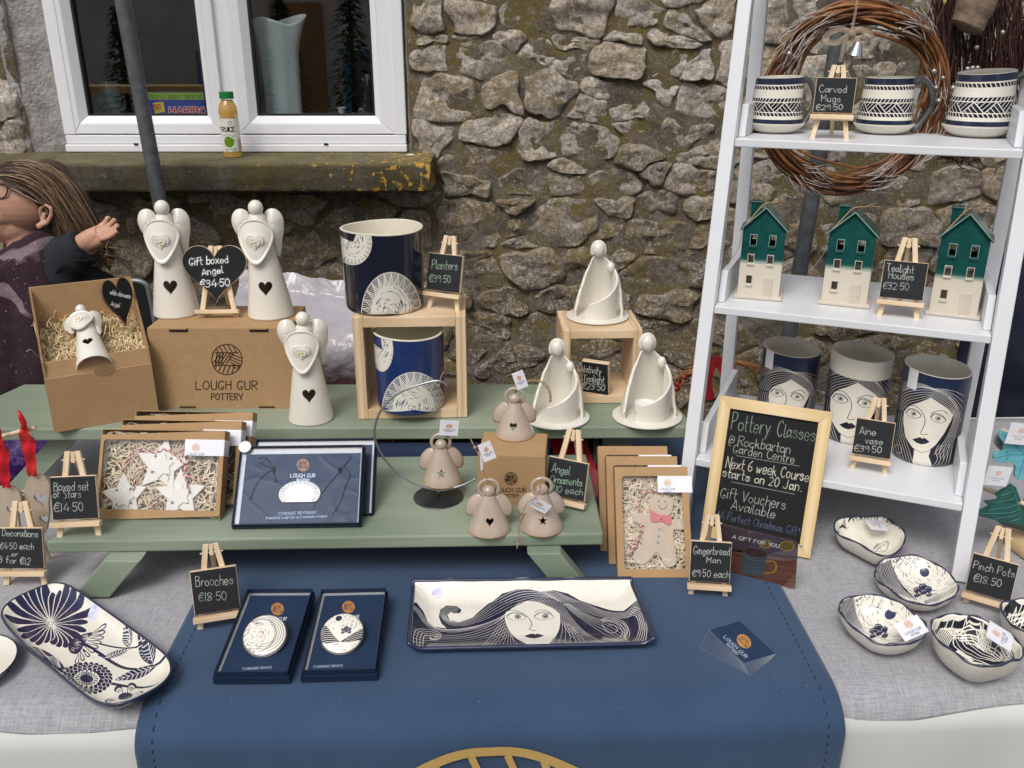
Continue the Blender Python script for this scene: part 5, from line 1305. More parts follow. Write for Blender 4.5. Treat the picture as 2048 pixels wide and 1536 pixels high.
for k in range(30): e_.box((-.0004,-.0004+th*.5,hf*(k+.5)/30),(.0012,th*.8,.0016))
e_.build('corrugation',M_kraftd,ob,kind='stuff')
B().box((wo/2,d-th/2,(hb+.004)/2),(wo,th,hb+.004)).build('back_panel',M_kraft,ob,bevel=.0006)
B().hexa([(th,th+.0002,hf-.002),(wo-th,th+.0002,hf-.002),(wo-th,th+.003,hf-.002),(th,th+.003,hf-.002),(.001,.010,hf+lip),(wo-.001,.010,hf+lip),(wo-.001,.0135,hf+lip),(.001,.0135,hf+lip)]).build('front_lip',M_kraft,ob,bevel=.0005)
B().lathe([(.0001,-.0007),(.0175,-.0007),(.0175,.0004),(.0001,.0004)],24,M=Matrix.Translation((wo*.55,-.0002,hf-.0005))@Matrix.Rotation(math.pi/2,4,'X')@Matrix.Scale(.55,4,(0,1,0))).build('thumb_notch',M_kraftd,ob)
def straw(parent,M_,n,fpos,r,ln,seed,mat_,name='straw',lift=.006,curl=1.0,lim=None):
    rr=random.Random(seed); b=B()
    for k in range(n):
        u,v=rr.random(),rr.random(); p=Vector(fpos(u,v)); a=rr.uniform(0,6.28); l=ln*rr.uniform(.5,1.3); c=rr.uniform(-1,1)*3*curl; pts=[]
        q=p.copy(); 
        for j in range(6):
            w_=q+M_@Vector((0,0,lift*rr.uniform(-.4,1.0)))
            if lim: w_=Vector([min(max(w_[i_],lim[i_][0]+rr.random()*.004),lim[i_][1]-rr.random()*.004) for i_ in range(3)])
            pts.append(tuple(w_)); q=q+M_@Vector((math.cos(a),math.sin(a),rr.uniform(-.15,.15)))*l/5; a+=c/5+rr.uniform(-.3,.3)
        P=crom(pts,2); w=r*rr.uniform(.7,1.3)
        # flat ribbon
        vs=[]; 
        for i,pp in enumerate(P):
            d_=(P[min(i+1,len(P)-1)]-P[max(0,i-1)]).normalized(); s_=d_.cross(M_@Vector((.2*math.sin(i*.7+k),.2,1))).normalized(); vs+= [pp-s_*w,pp+s_*w]
        b.add(vs,[(2*i,2*i+1,2*i+3,2*i+2) for i in range(len(P)-1)])
    o=b.build(name,mat_,parent,kind='stuff'); return o
slope=math.atan2(.045,d); MS=Matrix.Rotation(slope,3,'X')
straw(ob,MS,1500,lambda u,v:(.010+(wo-.02)*u,.016+(d-.03)*v,hf-.004+v*.045+random.random()*.012),.00075,.05,5,M_straw,lim=((.004,wo-.004),(.012,d-.004),(0,1)))
straw(ob,MS,26,lambda u,v:(.010+(wo-.03)*u,.03+(d-.05)*v,hf+.004+.05*v),.0007,.06,8,M_straw,'stray_straw',lift=.03)
B().hexa([(th,.012,hf-.022),(wo-th,.012,hf-.022),(wo-th,d-th,hf-.022),(th,d-th,hf-.022),(th,.012,hf-.016),(wo-th,.012,hf-.016),(wo-th,d-th,hf+.028),(th,d-th,hf+.028)]).build('straw_bed',M_straw,ob)
# the angel lying in the straw: head up the slope
sl_d=Vector((0,1,.50)).normalized(); sn=Vector((0,-sl_d.z,sl_d.y)); R3=Mo.to_3x3()
hd=hitp(163,622,Mo@Vector((wo/2,.130,hf+.075)),R3@Vector((0,1,0))); upw=Vector((-.42,.76,.50)).normalized(); bs=hd-upw*.144
xa=Vector((1,.05,0)); xa=xa-upw*xa.dot(upw); Ma=frame(bs,xa,upw)
angel('white angel lying in the straw of the open kraft box',Ma,.154)

# heart boards
def heart_board(name,label,M,w,h,lines,ink,bg=(.11,.115,.125),tw=1.6,edge=M_pinee,mirror=False):
    o=thing(name,label,'sign',mat=M); pts=heart2(w,h,60); x0=-w/2
    B().prism([(x,z+h*.0) for x,z in pts],.005,y0=.0008).build('backing',edge,o)
    n=M.to_3x3()@Vector((0,1,0)); invM=M.inverted()
    def mp(px,py): q=invM@hitp(px,py,M.translation,n); return ((q.x/w+.5)*600,(1-(q.z/h+.55))*600*h/w)
    c=proj(M.translation); k=abs(mp(c[0]+10,c[1])[0]-mp(c[0],c[1])[0])/10
    t=Tex(600,600*h/w,bg,mp,k); chalk_bg(t,4)
    for st,p0,p1,hh in lines: t.text(st,p0,p1,hh,ink,tw)
    b=B(); from mathutils.geometry import tessellate_polygon
    v=[(x*.985,0,z*.985) for x,z in pts]+[(x*.985,.001,z*.985) for x,z in pts]; tri=tessellate_polygon([[Vector((x,z,0)) for x,z in pts]]); m_=len(pts)
    b.add(v,[tuple(q) for q in tri]+[tuple(i+m_ for i in reversed(q)) for q in tri],[(x/w+.5,z/h+.55) for x,y,z in v]); b.build('slate_face',imat(name+' chalk',t,.7,spec=.25),o); return o
fa,fb=Pz(401,637,BXZ),Pz(474,636,BXZ); x_=(fb-fa).normalized(); bk=Vector((-x_.y,x_.x,0)); up_=bk*math.cos(math.radians(76))+Vector((0,0,1))*math.sin(math.radians(76)); nn=up_.cross(x_)
hc_=hitp(430,548,(fa+fb)/2,nn); sc_=mpp(hc_)
Mh=frame(hc_,x_,up_); Mh.translation.z+=.0
heart_board('heart_chalkboard','large black heart board reading Gift boxed Angel between the two tall angels',Mh,127*sc_,114*sc_,[("Gift boxed",(379,531),(457,525),15),("Angel",(404,551),(447,545),13),("€34·50",(401,575),(460,572),15)],(.93,.93,.93),tw=2.1)
led=hitp(434,615,(fa+fb)/2,nn); ew=86*sc_
O=led-x_*ew/2; toe=((O-fa).dot(up_))
easel('small pine easel holding the large heart board on the kraft box',frame(O,x_,up_),ew,(hitp(432,491,O,nn)-O).dot(up_),0,toe=toe)
Mt=frame(Mo@Vector((wo*.80,.085,hf+.085)),Mo.to_3x3()@Vector((.80,.55,.05)),(-.10,.25,1)); Mt=Mt@Matrix.Rotation(.10,4,'Y')
hc2=hitp(241,605,Mt.translation,Mt.to_3x3()@Vector((0,1,0))); Mt.translation=hc2
heart_board('heart_tag_board','small black heart tag reading white stoneware Angel stuck in the open box',Mt,.064,.090,[("white stoneware",(220,588),(260,597),9),("Angel",(221,611),(239,615),9),("€31.50",(219,640),(240,642),9)],(.93,.93,.93),tw=1.1,edge=mat('brown hardboard',(.20,.09,.05),.7))

# ---------------------------------------------------------------- window boxes: stars and gingerbread
M_film=clearfilm('clear film',.05,(.97,.97,.97),.06,.25)
def roundrect(x0,x1,z0,z1,r,n=5):
    out=[]
    for cx,cz,a0 in ((x1-r,z1-r,0),(x0+r,z1-r,90),(x0+r,z0+r,180),(x1-r,z0+r,270)):
        for k in range(n+1): a=math.radians(a0+90*k/n); out.append((cx+r*math.cos(a),cz+r*math.sin(a)))
    return out
def window_box(name,label,M,w,h,d,win,group,label_px=None,content=None,stick=None,front=True):
    o=thing(name,label,'gift box',mat=M,group=group); x0,x1,z0,z1=win
    rim=roundrect(x0,x1,z0,z1,.006); n_=len(rim)
    # front card with a rounded opening: ring of faces from outer rectangle to the opening
    def outer(x,z):
        cx,cz=(x0+x1)/2,(z0+z1)/2; dx,dz=x-cx,z-cz; k=min((( -cx)/dx if dx<0 else (w-cx)/dx) if abs(dx)>1e-9 else 9e9, ((-cz)/dz if dz<0 else (h-cz)/dz) if abs(dz)>1e-9 else 9e9); return (cx+dx*k,cz+dz*k)
    ring_o=[outer(x,z) for x,z in rim]
    # insert the true corners
    pts_o=ring_o; vs=[]; fs=[]
    for y in (0,.0009):
        vs+=[(x,y,z) for x,z in rim]; vs+=[(x,y,z) for x,z in pts_o]; vs+=[(w,y,h),(0,y,h),(0,y,0),(w,y,0)]
    K=2*n_+4
    for s in (0,1):
        b0=s*K
        for i in range(n_):
            j=(i+1)%n_; f=[b0+i,b0+j,b0+n_+j,b0+n_+i]
            (ax,az),(bx_,bz)=pts_o[i],pts_o[j]
            if abs(ax-bx_)>1e-6 and abs(az-bz)>1e-6:
                ci=min(range(4),key=lambda c:abs(vs[2*n_+c][0]-(ax if abs(ax)<1e-6 or abs(ax-w)<1e-6 else bx_))+abs(vs[2*n_+c][2]-(az if abs(az)<1e-6 or abs(az-h)<1e-6 else bz))); f=[b0+i,b0+j,b0+n_+j,b0+2*n_+ci,b0+n_+i]
            fs.append(tuple(f) if s==0 else tuple(reversed(f)))
    for i in range(n_): j=(i+1)%n_; fs.append((i,K+i,K+j,j))
    B().add(vs,fs).build('front_card',M_kraft,o)
    e=.001
    bb=B(); bb.box((e/2,d/2+.001,h/2),(e,d-.002,h)); bb.box((w-e/2,d/2+.001,h/2),(e,d-.002,h)); bb.box((w/2,d/2+.001,e/2),(w-2*e-.0002,d-.002,e)); bb.box((w/2,d/2+.001,h-e/2),(w-2*e-.0002,d-.002,e)); bb.box((w/2,d-.0005,h/2),(w,.001,h))
    bb.build('tray',M_kraft,o)
    B().add([(x0-.003,.0014,z0-.003),(x1+.003,.0014,z0-.003),(x1+.003,.0014,z1+.003),(x0-.003,.0014,z1+.003)],[(0,1,2,3)]).build('window_film',M_film,o)
    return o
def shred(o,w,h,d,n,seed,name='paper_shred',mt=None,y0=.012):
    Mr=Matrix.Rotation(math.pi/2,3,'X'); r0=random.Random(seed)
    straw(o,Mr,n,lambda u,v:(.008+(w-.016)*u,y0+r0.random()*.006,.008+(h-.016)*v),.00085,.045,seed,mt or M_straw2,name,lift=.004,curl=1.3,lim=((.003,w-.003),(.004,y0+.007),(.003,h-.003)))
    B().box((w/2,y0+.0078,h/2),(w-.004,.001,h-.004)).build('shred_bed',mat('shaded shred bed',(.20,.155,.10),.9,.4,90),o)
def label_strip(o,M,w,h,pxs,dr_,name,wrap=0):
    """paper label stuck on the front; pxs: TL,TR,BR,BL pixels"""
    inv=M.inverted(); n_=M.to_3x3()@Vector((0,1,0)); q=[inv@hitp(*c,M.translation,n_) for c in pxs]
    x0=min(q[0].x,q[3].x); x1=w if wrap else max(q[1].x,q[2].x); z0=min(q[2].z,q[3].z); z1=max(q[0].z,q[1].z); W=420
    def mp(px,py): r=inv@hitp(px,py,M.translation,n_); return ((r.x-x0)/(x1-x0)*W,(1-(r.z-z0)/(z1-z0))*W*(z1-z0)/(x1-x0))
    t=Tex(W,W*(z1-z0)/(x1-x0),(.93,.93,.955),mp,W/(x1-x0)*mpp(M.translation)); dr_(t)
    b=B().add([(x0,-.0005,z0),(x1,-.0005,z0),(x1,-.0005,z1),(x0,-.0005,z1),(x0,-.0001,z0),(x1,-.0001,z0),(x1,-.0001,z1),(x0,-.0001,z1)],[(0,1,2,3),(4,7,6,5),(0,4,5,1),(1,5,6,2),(2,6,7,3),(3,7,4,0)],[(0,0),(1,0),(1,1),(0,1)]*2)
    lb=b.build('paper_label',imat(name,t,.6),o)
    if wrap: B().box((w+.0003,wrap/2,(z0+z1)/2),(.0005,wrap,z1-z0)).build('label_fold',M_paper,lb)
M_bisc=mat('white bisque clay',(.80,.78,.74),.6,.03,60,.1,200)
def cord(parent,pts,name='striped_cord',r=.0011):
    P=crom(pts,10); n_=len(P)
    for ph,mt in ((0,M_red),(math.pi,M_wht)):
        q=[]
        for i,p in enumerate(P):
            d_=(P[min(i+1,n_-1)]-P[max(i-1,0)]); d_=d_.normalized() if d_.length>1e-7 else Vector((1,0,0)); u=d_.orthogonal().normalized(); u=(u-d_*u.dot(d_)).normalized(); v=d_.cross(u); a=i*1.1+ph
            q.append(p+(u*math.cos(a)+v*math.sin(a))*r*.8)
        B().tube(q,r*.85,5).build(name,mt,parent,smooth=True)
M_red=mat('red cotton strand',(.55,.03,.06),.8); M_wht=mat('white cotton strand',(.78,.76,.74),.8)
# star boxes (front one traced, two behind it stepped up and back)
def boxset(BL,BR,z,TL,TR,d,win_px,steps,name,labels,group,stick,n,mk,w=None):
    M,w_,h_=panel(BL,BR,z,TL,TR); inv=M.inverted(); nn_=M.to_3x3()@Vector((0,1,0))
    loc_=lambda px,py,y=0: (lambda r: Vector((r.x,y,r.z)))(inv@hitp(px,py,M.translation+nn_*y,nn_))
    a,c=loc_(*win_px[0]),loc_(*win_px[1]); win=(a.x,c.x,c.z,a.z)
    for k,(dx,dy,dz) in reversed(list(enumerate([(0,0,0)]+steps))):
        Mk_=Matrix.Translation(M.to_3x3()@Vector((dx,0,0))+Vector((0,dy,dz)))@M; o=window_box(name,labels[k],Mk_,w_,h_,d,win,group)
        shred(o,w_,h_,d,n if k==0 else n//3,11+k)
        if k==0: mk(o,loc_,w_,h_,M)
        label_strip(o,M,w_,h_,stick[0],stick[1],name+' label',wrap=stick[2])
    return M,w_,h_
def stars(o,lc,w,h,M):
    def st(cx,cy,r,rot,small,yy):
        c=lc(cx,cy,0); s_=mpp(M@c); R=r*s_
        pts=[(c.x+x,c.z+z) for x,z in [(p[0]*math.cos(rot)+p[1]*math.sin(rot),-p[0]*math.sin(rot)+p[1]*math.cos(rot)) for p in star2(R,5,.50)]]
        q=B().prism(pts,.0045,y0=yy).build('clay_star',M_bisc,o,bevel=.0012)
        pts=[(c.x+.0+x,c.z-.001+z) for x,z in [(p[0]*math.cos(small)+p[1]*math.sin(small),-p[0]*math.sin(small)+p[1]*math.cos(small)) for p in star2(R*.46,6,.62)]]
        B().prism(pts,.003,y0=yy-.0022).build('small_star',M_bisc,q,bevel=.0008)
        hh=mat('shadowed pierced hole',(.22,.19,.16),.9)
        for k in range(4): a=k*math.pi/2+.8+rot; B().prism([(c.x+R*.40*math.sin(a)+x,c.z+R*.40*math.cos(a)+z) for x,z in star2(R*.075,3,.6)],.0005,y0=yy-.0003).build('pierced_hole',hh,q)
    st(320,930,57,.12,.2,.0068); st(243,993,50,-.12,.5,.0085); st(356,990,54,-.05,.1,.0080)
    P=lambda pts,y=.0035: [lc(a,b_,y) for a,b_ in pts]
    cord(o,P([(328,898),(345,905),(360,920),(370,935),(372,960),(378,985)])); cord(o,P([(328,898),(310,905),(275,900),(258,915),(245,945)],.006)); cord(o,P([(290,930),(275,950),(265,980)],.006)); cord(o,P([(365,950),(385,955),(405,965)],.0045)); cord(o,P([(318,1000),(300,1015),(292,1022)],.006)); cord(o,P([(365,895),(366,910),(375,925),(368,945),(372,955)],.004))
def lab1(t): brand(t,392,895,34,(.82,.60,.45),(.40,.42,.52),.7,r=.22); t.ell(454,896,4.5,6,(.88,.72,.62)); 
SB=boxset((188,1040),(438,1045),PL,(196,860),(461,859),.024,((208,878),(431,1022)),[(.016,.040,.0),(.024,.078,.0)],'star_gift_box',
 ['front kraft window box of three white clay stars on the lower step','second kraft star box directly behind the front one','rearmost kraft star box of the leaning three'],'kraft window boxes of clay stars',
 (((371,880),(457,880),(455,912),(370,911)),lab1,.022),520,stars)
def ginger(o,lc,w,h,M):
    y=.0075
    def body(y0,th,mt,name,pts,**k):
        P=[lc(a,b_,0) for a,b_ in pts]; return B().prism([(p.x,p.z) for p in crom(P,4,True)],th,y0=y0).build(name,mt,o,**k)
    M_g=mat('pale biscuit clay',(.56,.46,.35),.6,.06,40)
    g=body(y,.005,M_g,'gingerbread_man',[(1323,988),(1338,992),(1347,1004),(1346,1020),(1338,1034),(1350,1038),(1368,1036),(1374,1046),(1368,1058),(1350,1058),(1348,1070),(1350,1090),(1354,1110),(1354,1126),(1344,1133),(1332,1130),(1322,1112),(1313,1104),(1303,1116),(1290,1128),(1275,1126),(1267,1114),(1272,1102),(1284,1092),(1288,1070),(1290,1052),(1278,1046),(1268,1038),(1268,1026),(1280,1024),(1298,1030),(1308,1030),(1302,1018),(1300,1003),(1308,992)],bevel=.0015)
    pk=mat('pink clay',(.60,.16,.17),.45,.08,60); bl=mat('blue clay dot',(.20,.38,.50),.5)
    body(y-.003,.003,pk,'bow_tie',[(1303,1020),(1318,1028),(1340,1030),(1344,1040),(1339,1049),(1324,1042),(1304,1042)],bevel=.001)
    c=lc(1323,1035,0); B().ball((c.x,y-.003,c.z),(.0030,.0022,.0032),12).build('bow_knot',pk,o,smooth=True)
    for cx,cy in ((1320,1057),(1319,1071),(1317,1084)): c=lc(cx,cy,0); B().ball((c.x,y-.0005,c.z),(.0022,.0014,.0022),12).build('button',bl,o,smooth=True)
    dk=mat('dark face line',(.07,.06,.07),.6); ic=mat('white icing',(.75,.74,.72),.5)
    for cx,cy in ((1319,1001),(1332,1002)): c=lc(cx,cy,0); B().ball((c.x,y,c.z),(.0013,.0007,.0013),8).build('eye',dk,o)
    B().tube(crom([lc(a,b_,y-.0002) for a,b_ in ((1316,1010),(1320,1016),(1326,1018),(1332,1015),(1334,1010))],4),.0005,6).build('mouth',dk,o)
    B().tube(crom([lc(a,b_,y-.0002) for a,b_ in ((1356,1042),(1361,1047),(1357,1051),(1363,1056))],4),.0006,6).build('icing',ic,o)
    B().tube(crom([lc(a,b_,y-.0002) for a,b_ in ((1326,1121),(1332,1118),(1338,1122),(1344,1117))],4),.0006,6).build('icing',ic,o); B().tube(crom([lc(a,b_,y-.0002) for a,b_ in ((1282,1104),(1287,1108),(1291,1112))],4),.0006,6).build('icing',ic,o)
    P=lambda pts: [lc(a,b_,y-.003) for a,b_ in pts]
    cord(o,P([(1325,992),(1322,984),(1300,982),(1284,990),(1278,1005),(1277,1022)])); cord(o,P([(1282,1048),(1280,1062),(1275,1080),(1268,1092),(1255,1110)])); cord(o,P([(1275,1090),(1266,1098),(1260,1108)]))
def lab2(t): brand(t,1335,966,30,(.84,.64,.50),(.45,.47,.56),.65,r=.23)
GB=boxset((1236,1155),(1386,1155),TZ+.002,(1224,935),(1380,932),.026,((1243,952),(1372,1138)),[(-.010,.040,.0),(-.020,.080,.0)],'gingerbread_gift_box',
 ['front kraft window box with the gingerbread man','middle kraft box behind the gingerbread man box','rearmost kraft box behind the gingerbread man box'],'kraft window boxes of gingerbread men',
 (((1315,953),(1383,952),(1383,984),(1316,985)),lab2,.0),620,ginger)

# ---------------------------------------------------------------- navy boxes
M_navyc=mat('navy card',(.010,.022,.052),.5,.12,50,.15,300,spec=.35)
M_silver=mat('silver grey liner',(.40,.41,.44),.45,.08,60,metal=.3)
NV=(.12,.20,.31)
def navybox(label,M,w,h,dlid,dbase,off,draw,group,name,film=False,extra=None,mgl=.0055,mgr=.0055,mt=.010,W=900):
    """lid tray facing the viewer nested in a slightly larger base"""
    o=thing(name,label,'gift box',mat=M,group=group)
    t=.0016; 
    def tray(nm,x0,x1,z0,z1,y0,y1):
        b=B(); 
        b.box(((x0+x1)/2,y1-t/2,(z0+z1)/2),(x1-x0,t,z1-z0))
        b.box((x0+t/2,(y0+y1-t)/2,(z0+z1)/2),(t,y1-t-y0,z1-z0)); b.box((x1-t/2,(y0+y1-t)/2,(z0+z1)/2),(t,y1-t-y0,z1-z0))
        b.box(((x0+x1)/2,(y0+y1-t)/2,z0+t/2),(x1-x0-2*t-.0001,y1-t-y0,t)); b.box(((x0+x1)/2,(y0+y1-t)/2,z1-t/2),(x1-x0-2*t-.0001,y1-t-y0,t))
        b.build(nm,M_navyc,o,bevel=.0004)
    tray('inner_tray',0,w,0,h,0,dlid); tray('outer_tray',-off,w+off,-off,h+off,dlid*.62,dlid*.62+dbase)
    B().box((w/2,dlid*.55,h/2),(w-2*t-.0004,.001,h-2*t-.0004)).build('liner',M_silver,o)
    x0,x1,z0,z1=mgl,w-mgr,.0025,h-mt; y=dlid*.45
    Mi=M@Matrix.Translation((0,y,0)); inv=Mi.inverted(); n_=M.to_3x3()@Vector((0,1,0))
    def mp(px,py): q=inv@hitp(px,py,Mi.translation,n_); return ((q.x-x0)/(x1-x0)*W,(1-(q.z-z0)/(z1-z0))*W*(z1-z0)/(x1-x0))
    tx=Tex(W,W*(z1-z0)/(x1-x0),NV,mp,W/(x1-x0)*mpp(Mi@Vector((w/2,0,h/2)))); draw(tx); tx.grain(.008,2)
    B().add([(x0,y,z0),(x1,y,z0),(x1,y,z1),(x0,y,z1),(x0,y+.0012,z0),(x1,y+.0012,z0),(x1,y+.0012,z1),(x0,y+.0012,z1)],[(0,1,2,3),(4,7,6,5),(0,4,5,1),(1,5,6,2),(2,6,7,3),(3,7,4,0)],[(0,0),(1,0),(1,1),(0,1)]*2).build('printed_card',imat(name+' card',tx,.5,spec=.35),o)
    return o,Mi
CU=(.80,.55,.30)
# pendant box leaning on the lower step
MP,wp,hp=panel((462,1050),(718,1046),PL+.013,(482,892),(722,889))
def dp(t):
    brand(t,606,930,50,(.88,.90,.93),(.90,.91,.94),1.2,r=.25,fill=(.80,.56,.42),fcol=(.25,.22,.28))
    t.text("STONEWARE BIB PENDANT",(557,1030),(634,1027),5.5,(.72,.77,.84),.7,jit=0); t.text("Inspired by Lough Gur and handmade in Ireland",(533,1038),(654,1034),5.5,(.72,.77,.84),.7,jit=0)
po,Mi=navybox('navy gift box with round carved pendant under cellophane on the lower step',MP,wp,hp,.015,.013,.0018,dp,'navy pendant boxes','pendant_gift_box',mt=.012,mgl=.010,mgr=.004)
Mb2=Matrix.Translation((.014,.040,-.006))@MP; navybox('second navy gift box leaning behind the pendant box',Mb2,wp,hp,.015,.013,.0018,lambda t:None,'navy pendant boxes','pendant_gift_box')
invp=Mi.inverted(); np_=Mi.to_3x3()@Vector((0,1,0)); lp=lambda px,py,y=-.001: (lambda r:Vector((r.x,.0068+y,r.z)))(invp@hitp(px,py,Mi.translation,np_))
c=lp(600,989); e=lp(641,989); Rx=(e-c).length; et=lp(600,963)
tt=Tex(500,500,CREAM); fan(tt,250,250,246,246,.70,INK,CREAM,140,400,wd=5,seed=3); tt.poly([(0,400),(500,400),(500,500),(0,500)],CREAM,raw=True)
b=B(); pts=[]
for i in range(41):
    a=math.radians(-38+256*i/40); pts.append((math.cos(a),math.sin(a)))
rz_=(et-c).length
vs=[(c.x+x*Rx,.003,c.z+z*rz_) for x,z in pts]+[(c.x+x*Rx,.0055,c.z+z*rz_) for x,z in pts]; uv=[(.5+x*.49,.5+z*.49) for x,z in pts]*2; m_=len(pts)
b.add(vs,[tuple(reversed(range(m_))),tuple(m_+i for i in range(m_))]+[(i,(i+1)%m_,m_+(i+1)%m_,m_+i) for i in range(m_)],uv); b.build('pendant',imat('pendant drawing',tt,.3,coat=.4),po)
blk=mat('waxed cord',(.02,.03,.055),.5)
for pts in ([(516,918),(530,915),(545,935),(551,965)],[(702,915),(690,930),(665,960),(645,985),(635,998)],[(552,965),(545,940),(520,925)],[(690,935),(700,950),(690,975),(680,1005),(665,1030)],[(500,1000),(515,965),(535,945),(548,940)]): B().tube(crom([lp(a,b_,-.001) for a,b_ in pts],6),.0011,8).build('pendant_cord',blk,po,smooth=True)
for a,b_ in ((548,940),(680,940)): q=lp(a,b_); B().tube([(q.x+math.sin(i*1.3)*.0022,q.y+math.cos(i*1.3)*.0022,q.z-.006+i*.0003) for i in range(36)],.0006,6).build('cord_knot',blk,po)
fl=B(); rr=random.Random(5)
fl.grid(lambda u,v:(.004+(wp-.008)*u,.0030-.0003*noise.noise(Vector((u*5,v*4,3)))-.0011*max(0,1-abs(noise.noise(Vector((u*3.2+v*2,v*2.6-u*2,9))))*9)*.35,.003+(hp-.014)*v),90,60); fl.uv={}
fl.build('cellophane',clearfilm('soft cellophane',.006,(.90,.94,1.0),.2),po,smooth=True)
q=lp(492,897,-.0075); B().lathe([(.0001,0),(.0098,0),(.0098,.0004),(.0001,.0004)],28,M=Matrix.Translation((q.x,-.0006,q.z))@Matrix.Rotation(math.pi/2,4,'X')).build('price_sticker',M_paper,po)
# brooch boxes lying on the runner
def flatbox(label,BL,BR,TR,draw,brx,name='brooch_gift_box',art=None):
    zt_=TZ+.006; a,b_=Pz(*BL,zt_),Pz(*BR,zt_); x=(b_-a).normalized(); yv=Vector((-x.y,x.x,0)); c=Pz(*TR,zt_+.02); h=(c-b_).dot(yv); w=(b_-a).length
    tilt=.07; z_=(yv+Vector((0,0,tilt))).normalized(); M=frame(a+Vector((0,0,.016)),x,z_)
    o,Mi=navybox(label,M,w,h,.013,.011,.002,draw,'navy brooch boxes',name,mt=.0085,mgl=.006,mgr=.003)
    cx,cy,rx,ry=brx; inv=Mi.inverted(); n_=Mi.to_3x3()@Vector((0,1,0)); O2=Mi.translation-n_*.006
    g=lambda px,py:(inv@hitp(px,py,O2,n_)); cc=g(cx,cy); R=(g(cx+rx,cy)-cc).length
    t=Tex(512,512,CREAM,lambda px,py:((px-cx)/rx*.5+.5,.5+(py-cy)/ry*.5),256/rx)
    t.mp=lambda px,py,f=t.mp:tuple(512*v for v in f(px,py)); art(t); t.ring(256,256,250,250,(.25,.26,.33),7,raw=True)
    Bm=B(); Q=cc; ty=Q.y+.0065*1.0
    vs=[];uv=[];n2=48;prof=[(0,-.0035),(.5,-.0033),(.85,-.0022),(.97,-.0008),(1,.0004),(.97,.0014)]
    for r_,y_ in prof:  # the disc leans a little toward the viewer on its pin
        for i in range(n2): a_=2*math.pi*i/n2; k=1+.015*math.sin(2*a_+cx); vs.append((Q.x+R*r_*k*math.cos(a_),.0005+y_-(.6+r_*math.sin(a_))*R*.42,Q.z+R*.93*r_*k*math.sin(a_))); uv.append((.5+.5*r_*math.cos(a_),.5+.5*r_*math.sin(a_)))
    fs=[(r*n2+i,r*n2+(i+1)%n2,(r+1)*n2+(i+1)%n2,(r+1)*n2+i) for r in range(len(prof)-1) for i in range(n2)]
    Bm.add(vs,fs,uv).build('brooch',imat(name+str(cx),t,.3,coat=.4),o,smooth=True)
def dB(cx,cy,sk):
    def f(t):
        brand(t,cx,cy,50,(.88,.9,.93),(.90,.91,.94),1.1,r=.25,dirv=(1,-.02),upv=(sk,-.95),fill=CU,fcol=(.22,.2,.25)); 
        t.text("STONEWARE BROOCH",(cx-70,cy+122) if sk>.1 else (cx-47,cy+119),(cx-11,cy+119) if sk>.1 else (cx+10,cy+115),4.5,(.70,.75,.82),.6,jit=0)
    return f
def artA(t):
    r=random.Random(2)
    for k in range(5): t.ring(531,1279,42-k*4.5,38-k*4.5,INK,.9,a0=-100+k*8,a1=100)
    for k in range(34): a=math.radians(-125+250*k/34); x,y=520+31*math.cos(a),1281+30*math.sin(a); t.line([(x,y),(x+5*math.cos(a+.9),y+5*math.sin(a+.9))],INK,1.1)
    for k in range(70): R_=r.uniform(4,28); a=r.uniform(0,6.28); t.line([(512+R_*math.cos(a+j*.08),1282+R_*math.sin(a+j*.08)) for j in range(5)],INK,.6)
    for k in range(8): a=math.radians(110+k*16); t.line([(531+42*math.cos(a),1279+38*math.sin(a)),(531+37*math.cos(a+.1),1279+33*math.sin(a+.1))],INK,1)
def tree(t,x,y,s,col=(.13,.14,.27)):
    for dx,dy,r in ((0,-9,4.6),(-6,-5,4.3),(6,-6,4.6),(-3,-1,3.6),(7,0,4),(-7,1,3.2),(2,-3,4)): t.ell(x+dx*s,y+dy*s,r*s,r*s*.8,col,al=.96); t.ring(x+dx*s,y+dy*s,r*s*.6,r*s*.45,CREAM,.6*s,a0=180,a1=320)
    t.line([(x+1*s,y+12*s),(x+.5*s,y+3*s)],CREAM,1.6*s); t.line([(x+.5*s,y+4*s),(x-5*s,y-3*s)],CREAM,.8*s); t.line([(x+.5*s,y+3*s),(x+6*s,y-3*s)],CREAM,.8*s)
def artB(t):
    r=random.Random(6)
    t.poly([(646,1260),(652,1260),(665,1277),(682,1295),(655,1296),(643,1290)],INK); t.poly([(683,1295),(700,1284),(727,1266),(730,1272),(724,1290),(700,1296)],INK)
    for k in range(9): y=1262+k*4; t.line([(642,y),(650+k*1.6,y-1),(656+k*3,y+1.5)],CREAM,1,smooth=True)
    for k in range(7): t.line([(690+k*2,1296-k*3.5),(705+k,1293-k*4),(729,1283-k*3)],CREAM,.9,smooth=True)
    for k in range(80): a=r.uniform(0,6.28); R_=r.uniform(9,48); x=677; y=1247; q=[(x+R_*math.cos(a+j*.07),y+R_*.8*math.sin(a+j*.07)) for j in range(4)]; 
    for k in range(90):
        a=r.uniform(0,6.28); R_=r.uniform(10,46); q=[(677+R_*math.cos(a+j*.06),1247+R_*.85*math.sin(a+j*.06)) for j in range(4)]
        if q[0][1]<1272: t.line(q,INK,.6)
    t.ell(676,1247,6.5,6,(.17,.18,.30)); tree(t,693,1276,.95)
    for k in range(14): x=r.uniform(652,715); y=r.uniform(1298,1312); t.line([(x,y),(x+5,y)],INK,.5)
flatbox('left navy brooch box with moon pattern round brooch',(430,1364),(577,1363),(627,1186),dB(555,1218,.32),(531,1279,44,41),art=artA)
flatbox('right navy brooch box with tree and hill round brooch',(605,1361),(752,1357),(769,1184),dB(697,1214,.16),(685,1275,43,41),art=artB)
